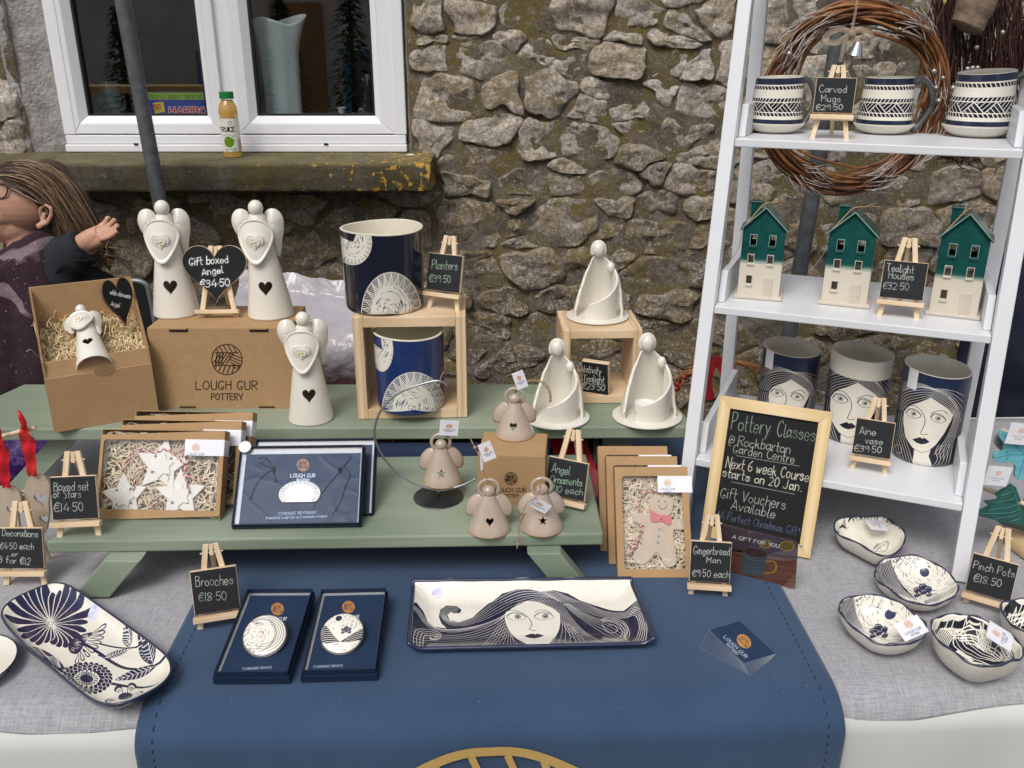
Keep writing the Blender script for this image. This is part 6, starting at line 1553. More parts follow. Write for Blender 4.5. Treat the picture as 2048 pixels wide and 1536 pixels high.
# ---------------------------------------------------------------- trays and bowls: drawings are laid out on the table plane
def plane_tex(z,x0,x1,y0,y1,W,bg,k=None):
    H_=W*(y1-y0)/(x1-x0)
    def mp(px,py): p=Pz(px,py,z); return ((p.x-x0)/(x1-x0)*W,(1-(p.y-y0)/(y1-y0))*H_)
    c=Vector(((x0+x1)/2,(y0+y1)/2,z)); return Tex(W,H_,bg,mp,k or W/(x1-x0)*mpp(c))
def dishsurf(b,contour,zfun,x0,x1,y0,y1,rings,uv=True,flip=False):
    """contour: outer world outline; rings [(k,z,inset)]"""
    n=len(contour); cx=sum(p[0] for p in contour)/n; cy=sum(p[1] for p in contour)/n; vs=[];uvs=[]
    for k,z in rings:
        for i,(x,y) in enumerate(contour):
            X,Y=cx+(x-cx)*k,cy+(y-cy)*k; vs.append((X,Y,zfun(i,k,z))); uvs.append(((X-x0)/(x1-x0),(Y-y0)/(y1-y0)))
    fs=[(r*n+i,r*n+(i+1)%n,(r+1)*n+(i+1)%n,(r+1)*n+i) for r in range(len(rings)-1) for i in range(n)]
    if flip: fs=[tuple(reversed(f)) for f in fs]
    b.add(vs,fs,uvs)
# --- long tray with face
zT=TZ+.012
tc=[Pz(827,1166,zT+.012),Pz(1262,1161,zT+.012),Pz(1308,1288,zT),Pz(818,1299,zT)]
x0=min(p.x for p in tc)-.002; x1=max(p.x for p in tc)+.002; y0=min(p.y for p in tc)-.002; y1=max(p.y for p in tc)+.002
def q4(u,v): a=tc[3].lerp(tc[2],u); b=tc[0].lerp(tc[1],u); return a.lerp(b,v)
t=plane_tex(zT,x0,x1,y0,y1,1700,CREAM); IN=.030
def edge_h(u,v,w_,h_):
    e=[(u*w_,.016),((1-u)*w_,.016),(v*h_,.007),((1-v)*h_,.022)]; return max(h*(1-min(1,d/IN))**1.3 for d,h in e)
tw_=(tc[2]-tc[3]).length; th_=(tc[0]-tc[3]).length; txx=(tc[2]-tc[3]).normalized()
def mpt(px,py):
    z=TZ+.0085
    for _ in range(7):
        p=Pz(px,py,z); v=max(0,min(1,(p.y-tc[3].y)/(tc[0].y-tc[3].y))); a=tc[3].lerp(tc[0],v); b_=tc[2].lerp(tc[1],v); u=max(0,min(1,(p.x-a.x)/(b_.x-a.x))); z=.5*z+.5*(TZ+.0085+edge_h(u,v,tw_,th_))
    return ((p.x-x0)/(x1-x0)*t.w,(1-(p.y-y0)/(y1-y0))*t.h)
t.mp=mpt
C=lambda x,y:(800+x/3.864,1130+y/3.864)
cc=lambda pts:[C(x,y) for x,y in pts]
hair=(.115,.12,.23)
t.poly(cc([(300,400),(312,345),(360,314),(440,320),(476,348),(462,372),(420,374),(392,362),(365,385),(385,425),(450,440),(560,405),(680,300),(790,212),(900,176),(1000,170),(1090,190),(1190,176),(1300,205),(1390,262),(1500,312),(1620,348),(1730,352),(1840,262),(1880,330),(1965,610),(1100,625),(60,680),(90,480),(95,288),(130,292),(180,360),(215,440),(270,478),(360,490),(320,450)]),hair)
F=lambda A,Bq,n,**k: t.flow(cc(A),cc(Bq),n,CREAM,k.pop('wd',.75),**k)
F([(1175,235),(1050,250),(900,300),(760,370),(600,440),(430,470),(345,430),(315,370),(370,322),(450,330)],[(1130,200),(1000,175),(880,190),(740,270),(620,370),(520,420),(420,440),(360,405),(385,372),(440,372)],6)
F([(960,270),(860,340),(780,400),(600,470),(400,500),(250,470),(150,350),(95,300)],[(800,390),(740,450),(600,490),(420,520),(260,500),(180,440),(130,370),(92,330)],6)
F([(800,400),(700,470),(560,520),(420,545),(300,540),(160,520),(100,480)],[(830,560),(740,600),(620,630),(500,640),(360,655),(220,665),(90,670)],8)
F([(800,400),(760,470),(700,560),(620,640)],[(860,540),(880,580),(900,610),(920,640)],10,wd=.7)
F([(985,270),(1080,290),(1170,340),(1250,440),(1330,560),(1400,620)],[(1180,235),(1240,290),(1320,400),(1420,510),(1560,600),(1640,620)],9)
F([(1235,420),(1230,480),(1210,540),(1180,610)],[(1330,470),(1380,540),(1420,590),(1450,625)],7,wd=.7)
F([(1110,190),(1200,190),(1300,235),(1420,290),(1560,350),(1700,370),(1760,350),(1830,275)],[(1180,240),(1280,300),(1400,350),(1520,390),(1640,410),(1740,410),(1790,380),(1850,330)],8)
F([(1260,300),(1340,370),(1440,440),(1560,520),(1680,580),(1760,590)],[(1300,300),(1420,370),(1560,420),(1700,440),(1760,500),(1730,570)],7)
for k in range(4): t.line(cc([(1570-k*6,440-k*6),(1600,430-k*8),(1680+k*14,460-k*8),(1720+k*18,530),(1660+k*20,580+k*6),(1570-k*4,560+k*8)]),CREAM,1,smooth=True)
t.line(cc([(1560,460),(1590,500),(1640,525),(1680,505),(1660,470),(1610,462)]),CREAM,1,smooth=True)
for k in range(5): t.line(cc([(1760+k*12,400-k*20),(1820+k*12,390-k*10),(1850+k*14,470),(1830+k*18,560),(1800+k*22,605)]),CREAM,1.1,smooth=True)
for k in range(4): t.line(cc([(110+k*22,640),(105+k*25,560+k*4),(130+k*22,500+k*14),(220,500+k*16),(310-k*12,530+k*6),(300-k*16,575),(230,580-k*8)]),CREAM,1,smooth=True)
t.poly(cc([(975,272),(900,315),(820,365),(802,400),(812,450),(850,520),(900,575),(960,612),(990,625),(1150,625),(1180,590),(1225,520),(1242,440),(1238,380),(1180,335),(1080,290),(1010,272)]),CREAM)
t.line(cc([(805,385),(815,450),(850,520),(905,578),(965,612)]),hair,.9,smooth=True); t.line(cc([(1238,385),(1240,450),(1222,520),(1180,585),(1145,610)]),hair,.9,smooth=True)
t.line(cc([(812,362),(850,352),(910,356),(970,385),(1010,430),(1018,465),(1000,498),(1030,506),(1052,508)]),hair,1.3,smooth=True)
t.line(cc([(1038,368),(1070,352),(1120,350),(1170,372)]),hair,1.3,smooth=True)
for ex,ey in ((898,397),(1112,395)):
    al=cc([(ex-75,ey+2),(ex-40,ey-20),(ex,ey-25),(ex+45,ey-14),(ex+76,ey+6),(ex+30,ey+26),(ex-20,ey+28),(ex-55,ey+16)]); t.line(al+[al[0]],hair,.9,smooth=True)
    x,y=C(ex+12,ey); t.ell(x,y,6.2,4.4,hair); t.ell(x,y,4.6,3.2,CREAM); t.ell(x,y,3.4,2.6,hair); t.ell(x-1,y-.8,1.1,.8,CREAM)
    t.line(cc([(ex-75,ey-2),(ex-40,ey-26),(ex,ey-31),(ex+45,ey-20),(ex+76,ey+2)]),hair,1.2,smooth=True)
t.poly(cc([(958,550),(1000,534),(1030,530),(1045,538),(1062,530),(1112,546),(1080,562),(1040,572),(1000,568)]),hair)
r_=random.Random(3)
for i in range(26): a,b=r_.uniform(120,1750),r_.choice([r_.uniform(140,160),r_.uniform(265,280)]); t.line(cc([(a,b),(a+14,b+2)]),(.6,.6,.63),.5)
for e in ([(230,275),(120,150)],[(1705,262),(1780,125)]): t.line(cc(e),(.72,.70,.67),.8)
x,y=C(292,212); t.ell(x,y,11,12,(.86,.85,.95)); t.text("€55",(x-8,y+5),(x+6,y-4),7,(.5,.5,.75),.7)
t.grain(.008,3); mt_=imat('face tray drawing',t,.22,coat=.6)
ft=thing('rectangular_tray','long rectangular tray carved with a woman with flowing navy hair','tray',(0,0,0))
b=B()
def trz(u,v,w_,h_): return TZ+.0085+edge_h(u,v,w_,h_)
w_=(tc[2]-tc[3]).length; h_=(tc[0]-tc[3]).length
us=sorted(set([0,.003,.01,.02,.04,.065]+[i/40 for i in range(3,38)]+[.935,.96,.98,.99,.997,1])); vs_=sorted(set([0,.01,.03,.06,.1,.15,.2,.25]+[i/16 for i in range(5,12)]+[.75,.8,.85,.9,.94,.97,.99,1]))
def sheet(off,rev,outset=0):
    V=[];U=[]
    for u in us:
        for v in vs_: p=q4(u,v); V.append((p.x,p.y,trz(u,v,w_,h_)+off+.0008*noise.noise(Vector((u*9,v*5,1))))); U.append(((p.x-x0)/(x1-x0),(p.y-y0)/(y1-y0)))
    n=len(vs_); Fs=[(i*n+j,(i+1)*n+j,(i+1)*n+j+1,i*n+j+1) for i in range(len(us)-1) for j in range(n-1)]
    return V,[tuple(reversed(f)) for f in Fs] if rev else Fs,U
V,Fs,U=sheet(0,False); b.add(V,Fs,U); b.build('upper_face',mt_,ft,smooth=50)
b=B(); V,Fs,U=sheet(-.006,True); b.add(V,Fs); b.build('underside',M_cer,ft,smooth=50)
edge=[(u,0) for u in us]+[(1,v) for v in vs_[1:]]+[(u,1) for u in reversed(us[:-1])]+[(0,v) for v in reversed(vs_[1:-1])]
B().tube([(*q4(u,v).xy,trz(u,v,w_,h_)-.0028) for u,v in edge],.0033,8,closed=True).build('rim',M_navyg,ft,smooth=True)

# --- rounded tray with flowers
Cf=lambda x,y:(x/4.0425,1060+y/4.0421)
z0_=TZ+.016
cp=[Cf(*p) for p in [(24,715),(60,650),(150,580),(300,505),(420,465),(520,475),(620,520),(760,610),(1000,780),(1240,960),(1350,1060),(1385,1130),(1378,1200),(1300,1290),(1180,1370),(1050,1430),(920,1448),(800,1425),(700,1375),(560,1270),(400,1130),(240,990),(120,870),(50,790)]]
wp_=[Pz(x,y,z0_) for x,y in cp]; cont=[(p.x,p.y) for p in crom(wp_,4,True)]
x0=min(p[0] for p in cont)-.003; x1=max(p[0] for p in cont)+.003; y0=min(p[1] for p in cont)-.003; y1=max(p[1] for p in cont)+.003
t=plane_tex(z0_-.006,x0,x1,y0,y1,1300,CREAM); NVF=(.13,.14,.28)
cf=lambda pts:[Cf(x,y) for x,y in pts]
# stems
for pts,w in (([(540,820),(640,890),(780,970),(880,1040),(1000,1100),(1150,1115),(1270,1100),(1380,1090)],6.5),([(800,905),(900,930),(1000,945),(1120,950)],4),([(470,1120),(540,1165),(620,1190)],6),([(860,1225),(1000,1255),(1150,1275),(1280,1280)],6.5),([(800,1000),(860,1020)],5)): t.line(cf(pts),NVF,w,smooth=True)
# daisy
def petal(cx,cy,ang,L_,W_,col,ln=None,lines=0):
    c,s=math.cos(ang),math.sin(ang); P=lambda a,b:Cf(cx+a*c-b*s,cy+(a*s+b*c))
    out=[P(0,0),P(L_*.35,-W_*.55),P(L_*.75,-W_),P(L_*.95,-W_*.6),P(L_,0),P(L_*.95,W_*.6),P(L_*.75,W_),P(L_*.35,W_*.55)]
    t.poly(out,col,smooth=True)
    if ln: t.line(out+[out[0]],ln,1.9,smooth=True)
    for k in range(lines): f=(k+1)/(lines+1)*2-1; t.line([P(L_*.15,0),P(L_*.5,f*W_*.6),P(L_*.88,f*W_*.75)],ln or CREAM,1.1,smooth=True)
rr=random.Random(8)
for k in range(26):
    a=2*math.pi*k/26; L_=150+ 155*abs(math.cos(a-.12))**1.1+ (70 if math.sin(a)<0 else 0); petal(410,742,a+rr.uniform(-.04,.04),L_*rr.uniform(.92,1.0),(24+16*abs(math.sin(a))),NVF,CREAM)
x,y=Cf(410,742); t.ell(x,y,7,4.4,CREAM); t.ring(x,y,5,3,NVF,1)
# half daisy
for k in range(60): x=rr.uniform(560,740); y=rr.uniform(830,985); 
t.poly(cf([(550,940),(560,890),(620,850),(745,815),(700,880),(640,975),(600,990),(565,975)]),NVF,smooth=True)
for k in range(38): u,v=rr.random(),rr.random(); cx,cy=570+150*u,(950-110*u)+(v-.5)*90*(1-u*.5); t.ring(*Cf(cx,cy),2.6,1.8,CREAM,.7,a0=180,a1=400,n=8)
for k in range(9):
    f=k/8; bx,by=745-110*f,820+165*f; ex,ey=(835-215*f+40*math.sin(f*3.1)),(775+270*f+ (20*math.sin(f*3)));
    a=math.atan2(ey-by,ex-bx); l=math.hypot(ex-bx,ey-by)+28; petal(bx,by,a,l,17,NVF); petal(bx+12*math.cos(a),by+12*math.sin(a),a,l-22,9,CREAM)
# bud
t.poly(cf([(238,950),(300,940),(400,985),(480,1050),(515,1100),(495,1115),(430,1110),(350,1085),(280,1040),(245,990)]),NVF,smooth=True)
for k in range(7): f=(k+1)/8; t.line(cf([(245,945),(300+60*f,1000-50*(f-.5)*-1.6-40*(1-f)),(420+30*f,1090-90*f),(492,1112)]),CREAM,1,smooth=True)
for a_ in ((410,1140,460,1120),(575,1110,500,1115)): t.line(cf([(a_[0],a_[1]),(a_[2],a_[3])]),NVF,7)
# dahlia
for R_,n_,s_ in ((1.0,26,21),(.83,22,19),(.66,18,17)):
    for k in range(n_):
        a=2*math.pi*k/n_+R_; cx,cy=708+195*R_*math.cos(a)*.9,1188+108*R_*math.sin(a); px_,py_=Cf(cx,cy); t.ell(px_,py_,s_*.33,s_*.26,NVF,rot=a); t.ring(px_,py_,s_*.33,s_*.26,CREAM,1,rot=a,a0=-100,a1=100)
x,y=Cf(700,1190); t.ell(x,y,29,17,NVF)
for k in range(18): a=2*math.pi*k/18; petal(700+40*math.cos(a),1190+24*math.sin(a),math.atan2(.6*math.sin(a),math.cos(a)),68-20*abs(math.sin(a)),12,CREAM); petal(700+55*math.cos(a),1190+32*math.sin(a),math.atan2(.6*math.sin(a),math.cos(a)),40-14*abs(math.sin(a)),5,NVF)
x,y=Cf(698,1190); t.ell(x,y,13,8,NVF)
# leaves
def leaf(a,b,w,striped):
    (ax,ay),(bx,by)=a,b; ang=math.atan2(by-ay,bx-ax); L_=math.hypot(bx-ax,by-ay); c,s=math.cos(ang),math.sin(ang); P=lambda u,v:Cf(ax+u*L_*c-v*w*s,ay+u*L_*s+v*w*c)
    t.poly([P(0,0),P(.25,-.8),P(.55,-1),P(.85,-.5),P(1,0),P(.85,.5),P(.55,1),P(.25,.8)],NVF,smooth=True); t.line([P(.03,0),P(.97,0)],CREAM,1.2)
    for k in range(1,9):
        f=k/9; h=math.sin(math.pi*f**.8)*.95
        t.line([P(f,0),P(f+.10,-h)],CREAM,1.7); t.line([P(f,0),P(f+.10,h)],CREAM,1.7) 
leaf((1235,1090),(1130,890),55,1); leaf((1235,1080),(1190,890),60,1); leaf((1265,1100),(930,1205),40,1); leaf((1040,940),(1015,820),38,1); leaf((1050,930),(1050,800),30,0); leaf((835,1025),(1040,955),26,1)
# small daisy
for a,L_,W_ in ((-2.2,125,40),(-1.1,150,42),(-.15,150,26),(2.9,180,28),(2.2,110,24),(.5,110,22),(1.4,70,22)):
    cx,cy=1015,1355; petal(cx+30*math.cos(a),cy+20*math.sin(a),a,L_*.8,W_*.85,NVF); petal(cx+42*math.cos(a),cy+28*math.sin(a),a,L_*.8-32,W_*.6,CREAM); petal(cx+48*math.cos(a),cy+30*math.sin(a),a,L_*.8-44,W_*.5,NVF,CREAM,3)
x,y=Cf(1018,1355); t.ell(x,y,15,9.5,NVF)
for k in range(40): a,b=rr.uniform(80,1300),rr.uniform(520,1400); t.line([Cf(a,b),Cf(a+4,b+3)],(.72,.71,.68),.8)
x,y=Cf(760,685); t.ell(x,y,13,10,(.86,.87,.95),rot=-.5); t.text("€34.50",(x-9,y+5),(x+9,y-5),5,(.55,.58,.8),.6)
t.grain(.008,3); mf_=imat('flower tray drawing',t,.22,coat=.6)
fl_=thing('oblong_tray','rounded oblong tray carved with navy flowers at the left front','tray',(0,0,0))
zf=lambda i,k,z:z+.0012*math.sin(i*.35)*k
b=B(); rg=[(1.0,TZ+.024),(.985,TZ+.0242),(.96,TZ+.021),(.90,TZ+.0145),(.82,TZ+.0105),(.70,TZ+.0085),(.5,TZ+.0078),(.3,TZ+.0076),(.02,TZ+.0076)]
dishsurf(b,cont,zf,x0,x1,y0,y1,rg); b.build('upper_face',mf_,fl_,smooth=True)
b=B(); dishsurf(b,cont,zf,x0,x1,y0,y1,[(1.0,TZ+.0235),(.985,TZ+.016),(.93,TZ+.009),(.84,TZ+.004),(.76,TZ+.0026),(.02,TZ+.0026)],flip=True); b.uv={}; b.build('underside',M_navyg,fl_,smooth=True)
ns=len(cont); B().tube([(x,y,TZ+.0237+.0012*math.sin(i*.35)) for i,(x,y) in enumerate(cont)],.0016,8,closed=True).build('rim',M_navyg,fl_,smooth=True)
# --- plate cut by the left edge
pl_=thing('round_plate','white plate with navy rim cut off by the left photo edge','plate',Pz(-72,1346,TZ+.001)); b=B()
b.lathe([(.0001,.004),(.045,.004),(.060,.009),(.066,.014),(.0668,.0135),(.061,.006),(.046,.0005),(.0001,.0005)],64); b.build('body',M_cer,pl_,smooth=60)
B().tube([(.0666*math.cos(a),.0666*math.sin(a),.0140) for a in [2*math.pi*i/64 for i in range(64)]],.0011,6,closed=True).build('rim',M_navyg,pl_,smooth=True)
B().box((.054,.0,.0092),(.016,.0022,.0006),Matrix.Rotation(.1,4,'Y')).build('painted_dash',M_navyg,pl_)

# --- pinch pots
def pinch(label,cpx,art,h=.034,rimcol=M_navyg,base=.42,W=700,zin=None,sh=(0,0),bgc=CREAM):
    zr=TZ+h; cont=[(p.x,p.y) for p in crom([Pz(x,y,zr) for x,y in cpx],5,True)]
    if sum(a[0]*b_[1]-b_[0]*a[1] for a,b_ in zip(cont,cont[1:]+cont[:1]))<0: cont=cont[::-1]
    x0=min(p[0] for p in cont)-.002; x1=max(p[0] for p in cont)+.002; y0=min(p[1] for p in cont)-.002; y1=max(p[1] for p in cont)+.002
    o=thing('pinch_pot',label,'bowl',((x0+x1)/2,(y0+y1)/2,TZ),group='carved pinch pots'); lx,ly=o.location.x,o.location.y
    n=len(cont); cx=sum(p[0] for p in cont)/n; cy=sum(p[1] for p in cont)/n
    prof=[(1.0,1.0),(.975,1.005),(.95,.93),(.88,.68),(.78,.46),(.64,.30),(.45,.22),(.25,.19),(.02,.18)]
    # the drawing is projected along each ray onto the real inner surface height, so find z by radius
    def zin_at(X,Y):
        a=math.atan2(Y-cy,X-cx); best=None
        R_=None
        for (p,q) in zip(cont,cont[1:]+cont[:1]):
            d1=(p[0]-cx)*math.sin(a)-(p[1]-cy)*math.cos(a); d2=(q[0]-cx)*math.sin(a)-(q[1]-cy)*math.cos(a)
            if d1*d2<=0 and ((p[0]-cx)*math.cos(a)+(p[1]-cy)*math.sin(a))>0: s_=abs(d1)/(abs(d1)+abs(d2)+1e-12); R_=math.hypot(p[0]+(q[0]-p[0])*s_-cx,p[1]+(q[1]-p[1])*s_-cy); break
        if not R_: return TZ+h
        k=math.hypot(X-cx,Y-cy)/R_
        if k>=1: return TZ+h
        for (k1,z1),(k2,z2) in zip(prof,prof[1:]):
            if k2<=k<=k1: return TZ+h*(z2+(z1-z2)*(k-k2)/(k1-k2))
        return TZ+h*.18
    H_=W*(y1-y0)/(x1-x0)
    def mp(px,py):
        z=TZ+h*.6
        for _ in range(8): p=Pz(px,py,z); z=z*.5+zin_at(p.x,p.y)*.5
        return ((p.x-x0)/(x1-x0)*W,(1-(p.y-y0)/(y1-y0))*H_)
    t=Tex(W,H_,bgc,mp,W/(x1-x0)*mpp(Vector((cx,cy,TZ+h)))*.95); art(t); t.grain(.008,5)
    wob=lambda i:.0016*math.sin(i*.23+cx*50)+.0012*math.sin(i*.61)
    b=B(); vs=[];uvs=[]
    for k,z in prof:
        for i,(x,y) in enumerate(cont): X,Y=cx+(x-cx)*k,cy+(y-cy)*k; vs.append((X-lx,Y-ly,h*z+wob(i)*k)); uvs.append(((X-x0)/(x1-x0),(Y-y0)/(y1-y0)))
    m_=len(prof); b.add(vs,[(r*n+i,r*n+(i+1)%n,(r+1)*n+(i+1)%n,(r+1)*n+i) for r in range(m_-1) for i in range(n)],uvs).build('inside',imat(label[:12]+' drawing',t,.25,coat=.5),o,smooth=True)
    b=B(); pr=[(1.0,1.0),(1.0,.93),(.97,.75),(.90,.50),(.78,.26),(.62,.08),(.50,0.01),(.02,.01)]; vs=[]
    for k,z in pr:
        for i,(x,y) in enumerate(cont): X,Y=cx+(x-cx)*k,cy+(y-cy)*k; vs.append((X-lx,Y-ly,h*z+wob(i)*k*max(0,z)+.0006))
    b.add(vs,[(r*n+(i+1)%n,r*n+i,(r+1)*n+i,(r+1)*n+(i+1)%n) for r in range(len(pr)-1) for i in range(n)]).build('outside',M_cer,o,smooth=True)
    B().tube([(x-lx,y-ly,h+wob(i)) for i,(x,y) in enumerate(cont)],[.0015+.0004*math.sin(i*.9) for i in range(n)],8,closed=True).build('rim',rimcol,o,smooth=True)
    return o
S2=lambda x,y:(1600+x/3.413,980+y/3.413)
s2=lambda pts:[S2(x,y) for x,y in pts]
def a1(t):
    r=random.Random(1)
    for k in range(60): a=r.uniform(.3,3.0); x=480+235*math.cos(-a); y=320+145*math.sin(-a); l=r.uniform(8,22); dx,dy=480-x,300-y; m_=math.hypot(dx,dy); t.line(s2([(x,y),(x+dx/m_*l,y+dy/m_*l)]),INK,r.uniform(.8,2.2))
    for k in range(50): x,y=r.uniform(290,640),r.uniform(230,400); t.line(s2([(x,y),(x+5,y+2)]),(.70,.68,.62),.9)
    t.line(s2([(500,405),(530,380),(575,350),(600,360),(595,400),(570,420),(520,420),(480,410)]),INK,1.1,smooth=True); t.line(s2([(520,405),(560,385),(590,365)]),INK,.8); t.line(s2([(520,415),(545,395),(560,410)]),INK,.8)
    for k in range(6): t.line(s2([(500+k*4,405-k*8),(520+k*5,380-k*4)]),INK,.6)
P1=pinch('pale speckled pinch pot with black brushed rim, rearmost of the pots',s2([(235,240),(260,205),(350,190),(460,176),(575,182),(650,230),(700,280),(718,325),(700,380),(650,425),(560,448),(500,425),(420,385),(320,330),(250,290)]),a1,h=.036)
def skyart(t,mx,my,mr,tx,ty,cx,cy,rx,ry,hl,hb,ts,seed):
    r=random.Random(seed)
    for k in range(560):
        a=r.uniform(0,6.28); R_=mr*1.5+r.random()**.7*rx*1.5; st=r.uniform(.03,.11); q=[S2(mx+R_*math.cos(a+j*st),my+R_*.72*math.sin(a+j*st)) for j in range(4)]; t.line(q,(.20,.21,.30),r.uniform(.4,1.0))
    t.poly(s2(hl),(.12,.13,.25)); n_=len(hl)
    t.flow(s2(hb[0]),s2(hb[1]),11,CREAM,1.0)
    # hills low right
    t.flow(s2(hb[2]),s2(hb[3]),7,(.15,.16,.28),.9)
    for k in range(26): a=2*math.pi*k/60-2.2; x=cx+rx*math.cos(a); y=cy+ry*math.sin(a); t.line(s2([(x,y),(x-12*math.cos(a)+6,y-14*math.sin(a))]),(.12,.13,.25),1.3)
    x,y=S2(mx,my); t.ell(x,y,mr/3.41*1.35,mr/3.41*1.15,CREAM); t.ell(x,y,mr/3.41,mr/3.41*.95,(.19,.21,.34)); x,y=S2(tx,ty); tree(t,x,y,ts)
P2=pinch('pinch pot with navy moon and tree beside the ladder shelf foot',s2([(512,560),(530,505),(580,470),(680,455),(790,458),(900,490),(1000,550),(1060,610),(1080,665),(1060,720),(1000,760),(920,778),(820,775),(720,745),(620,690),(550,640),(515,600)]),
 lambda t:skyart(t,850,560,33,838,712,800,615,285,165,[(512,560),(540,500),(620,470),(650,560),(700,650),(800,750),(640,700),(540,630)],([(620,470),(640,560),(700,670),(800,755)],[(530,510),(545,590),(620,680),(760,760)],[(860,780),(950,750),(1050,700)],[(840,765),(930,725),(1060,660)]),1.75,3),h=.030)
P3=pinch('pinch pot with navy moon and tree nearest the blue runner',s2([(265,820),(280,765),(320,735),(400,712),(500,720),(600,740),(700,790),(790,850),(850,900),(862,960),(830,1020),(760,1045),(660,1060),(560,1045),(460,1005),(370,940),(300,880)]),
 lambda t:skyart(t,615,853,38,535,990,560,880,300,170,[(265,820),(290,760),(365,720),(380,800),(410,900),(470,1005),(380,950),(300,880)],([(365,720),(375,800),(410,910),(480,1010)],[(280,770),(300,860),(360,930),(450,1000)],[(600,1065),(720,1045),(850,980)],[(590,1050),(700,1015),(855,930)]),1.75,7),h=.036)
def a4(t):
    t.poly(s2([(915,960),(960,900),(1050,862),(1150,870),(1250,900),(1330,950),(1400,1010),(1460,1100),(1480,1160),(1380,1190),(1250,1180),(1120,1160),(1010,1090),(950,1020)]),INK)
    t.flow(s2([(930,1010),(970,930),(1060,880),(1170,890),(1260,930),(1300,980)]),s2([(1000,1080),(1040,1010),(1100,980),(1170,985),(1230,1010),(1250,1040)]),9,CREAM,1.6)
    t.flow(s2([(1060,1010),(1100,1080),(1200,1140),(1330,1165)]),s2([(1300,990),(1340,1040),(1400,1080),(1440,1150)]),8,CREAM,1.5)
    for k in range(3): t.ring(*S2(1262,1018),5+k*4.5,5+k*4,CREAM,1.7)
    for k in range(3): t.ring(*S2(1410,1120),3.5+k*4,4+k*4,CREAM,1.5)
    t.line(s2([(1060,1008),(1048,1020),(1052,1060),(1100,1100),(1180,1150),(1290,1185)]),CREAM,2.4,smooth=True)
    t.poly(s2([(1030,1110),(1080,1090),(1130,1120),(1190,1165),(1130,1175),(1060,1140)]),CREAM); t.line(s2([(1080,1130),(1110,1150),(1150,1155)]),INK,1); t.ring(*S2(1110,1145),4,2.4,INK,.9)
P4=pinch('deep pinch pot carved with dense navy waves at the lower right',s2([(895,940),(905,890),(950,860),(1040,843),(1120,850),(1220,880),(1330,930),(1430,980),(1500,1035),(1525,1090),(1510,1150),(1450,1175),(1370,1190),(1270,1200),(1180,1180),(1080,1130),(980,1060),(915,995)]),a4,h=.048)
def a5(t): t.poly(s2([(1380,790),(1440,775),(1700,780),(1700,980),(1530,960),(1450,900),(1390,850)]),INK); t.flow(s2([(1385,810),(1440,780),(1600,790)]),s2([(1500,950),(1540,880),(1640,860)]),7,CREAM,1.8)
P5=pinch('pinch pot with navy waves cut off by the right photo edge',s2([(1372,800),(1385,765),(1450,748),(1540,750),(1680,790),(1760,860),(1780,930),(1740,985),(1640,1000),(1550,985),(1460,930),(1400,860)]),a5,h=.046)
# paper tags folded over pots
def pot_tag(parent,px,W_,H_,xd,up,z,dirv):
    c=Pz(*px,TZ+z)-parent.location; t=Tex(150,int(150*H_/W_),(.92,.92,.945)); brand(t,75,75*H_/W_-22,100,(.85,.66,.52),(.47,.49,.57),2.6,r=.22)
    x=Vector(xd).normalized(); n_=x.cross(Vector(up)).normalized(); return tag_card(parent,c,W_,H_,xd,up,'folded_tag',imat('pot tag',t,.6))
pot_tag(P1,(1752,1050),.029,.032,(-.1,.95,.1),(-1,-.1,.15),.036,None)
pot_tag(P3,(1822,1256),.040,.027,(1,.35,.2),(-.2,1,.55),.040,None)
pot_tag(P4,(2000,1272),.036,.034,(.55,.85,.1),(-.85,.5,.4),.052,None)

# ---------------------------------------------------------------- business cards
cards=[]; O=Pz(1487,1333,TZ+.003); la=Pz(1409,1257,TZ+.003)-O; sa=Pz(1551,1317,TZ+.003)-O
Lc,Sc=.082,.054; a0=math.atan2(la.y,la.x); ncard=11
M_cardw=mat('card edge',(.36,.39,.45),.6,.02,40); zc=TZ+.0022
for k in range(ncard):
    f=k/(ncard-1); a=a0+math.radians(19)*(1-f)**1.0; z=zc+.0005*k
    px=Vector((O.x+.004*(1-f),O.y-.018*(1-f),z)); xl=Vector((math.cos(a),math.sin(a),0)); ys=Vector((-xl.y,xl.x,0)); ys=-ys if ys.x<0 else ys
    top=k==ncard-1
    o=thing('business_card','top navy business card with gold round mark on the fanned pile' if top else 'navy business card fanned under the top card of the pile','card',tuple(px),group='fanned navy business cards' )
    if top: del o['group']
    vs=[Vector((0,0,0)),ys*Sc,ys*Sc+xl*Lc,xl*Lc]; V=[tuple(v+Vector((0,0,h_))) for h_ in (0,.00035) for v in vs]
    B().add(V,[(0,1,2,3),(4,7,6,5),(0,4,5,1),(1,5,6,2),(2,6,7,3),(3,7,4,0)]).build('card',M_cardw,o)
    e=.00022
    if k==0: M_cardn=mat('navy card print',(.018,.045,.10),.45,.04,20)
    if top:
        M3=Matrix((( xl.x,ys.x,0,px.x),(xl.y,ys.y,0,px.y),(0,0,1,px.z),(0,0,0,1))).inverted()
        def mp(x,y): q=M3@Pz(x,y,z); return (q.x/Lc*700,(1-q.y/Sc)*700*Sc/Lc)
        t=Tex(700,700*Sc/Lc,(.13,.22,.34),mp,700/Lc*mpp(px)); brand(t,1488,1283,62,(.88,.9,.93),(.82,.84,.88),1.1,r=.26,dirv=(43,41),upv=(.62,-.42),fill=(.85,.60,.33),fcol=(.25,.22,.22))
        m_=imat('card print',t,.45)
    else: m_=M_cardn
    V=[tuple(v+Vector((0,0,.0004))) for v in (xl*e+ys*e,ys*(Sc-e)+xl*e,ys*(Sc-e)+xl*(Lc-e),xl*(Lc-e)+ys*e)]
    B().add(V,[(0,1,2,3)],[(0,0),(0,1),(1,1),(1,0)]).build('printed_face',m_,o)

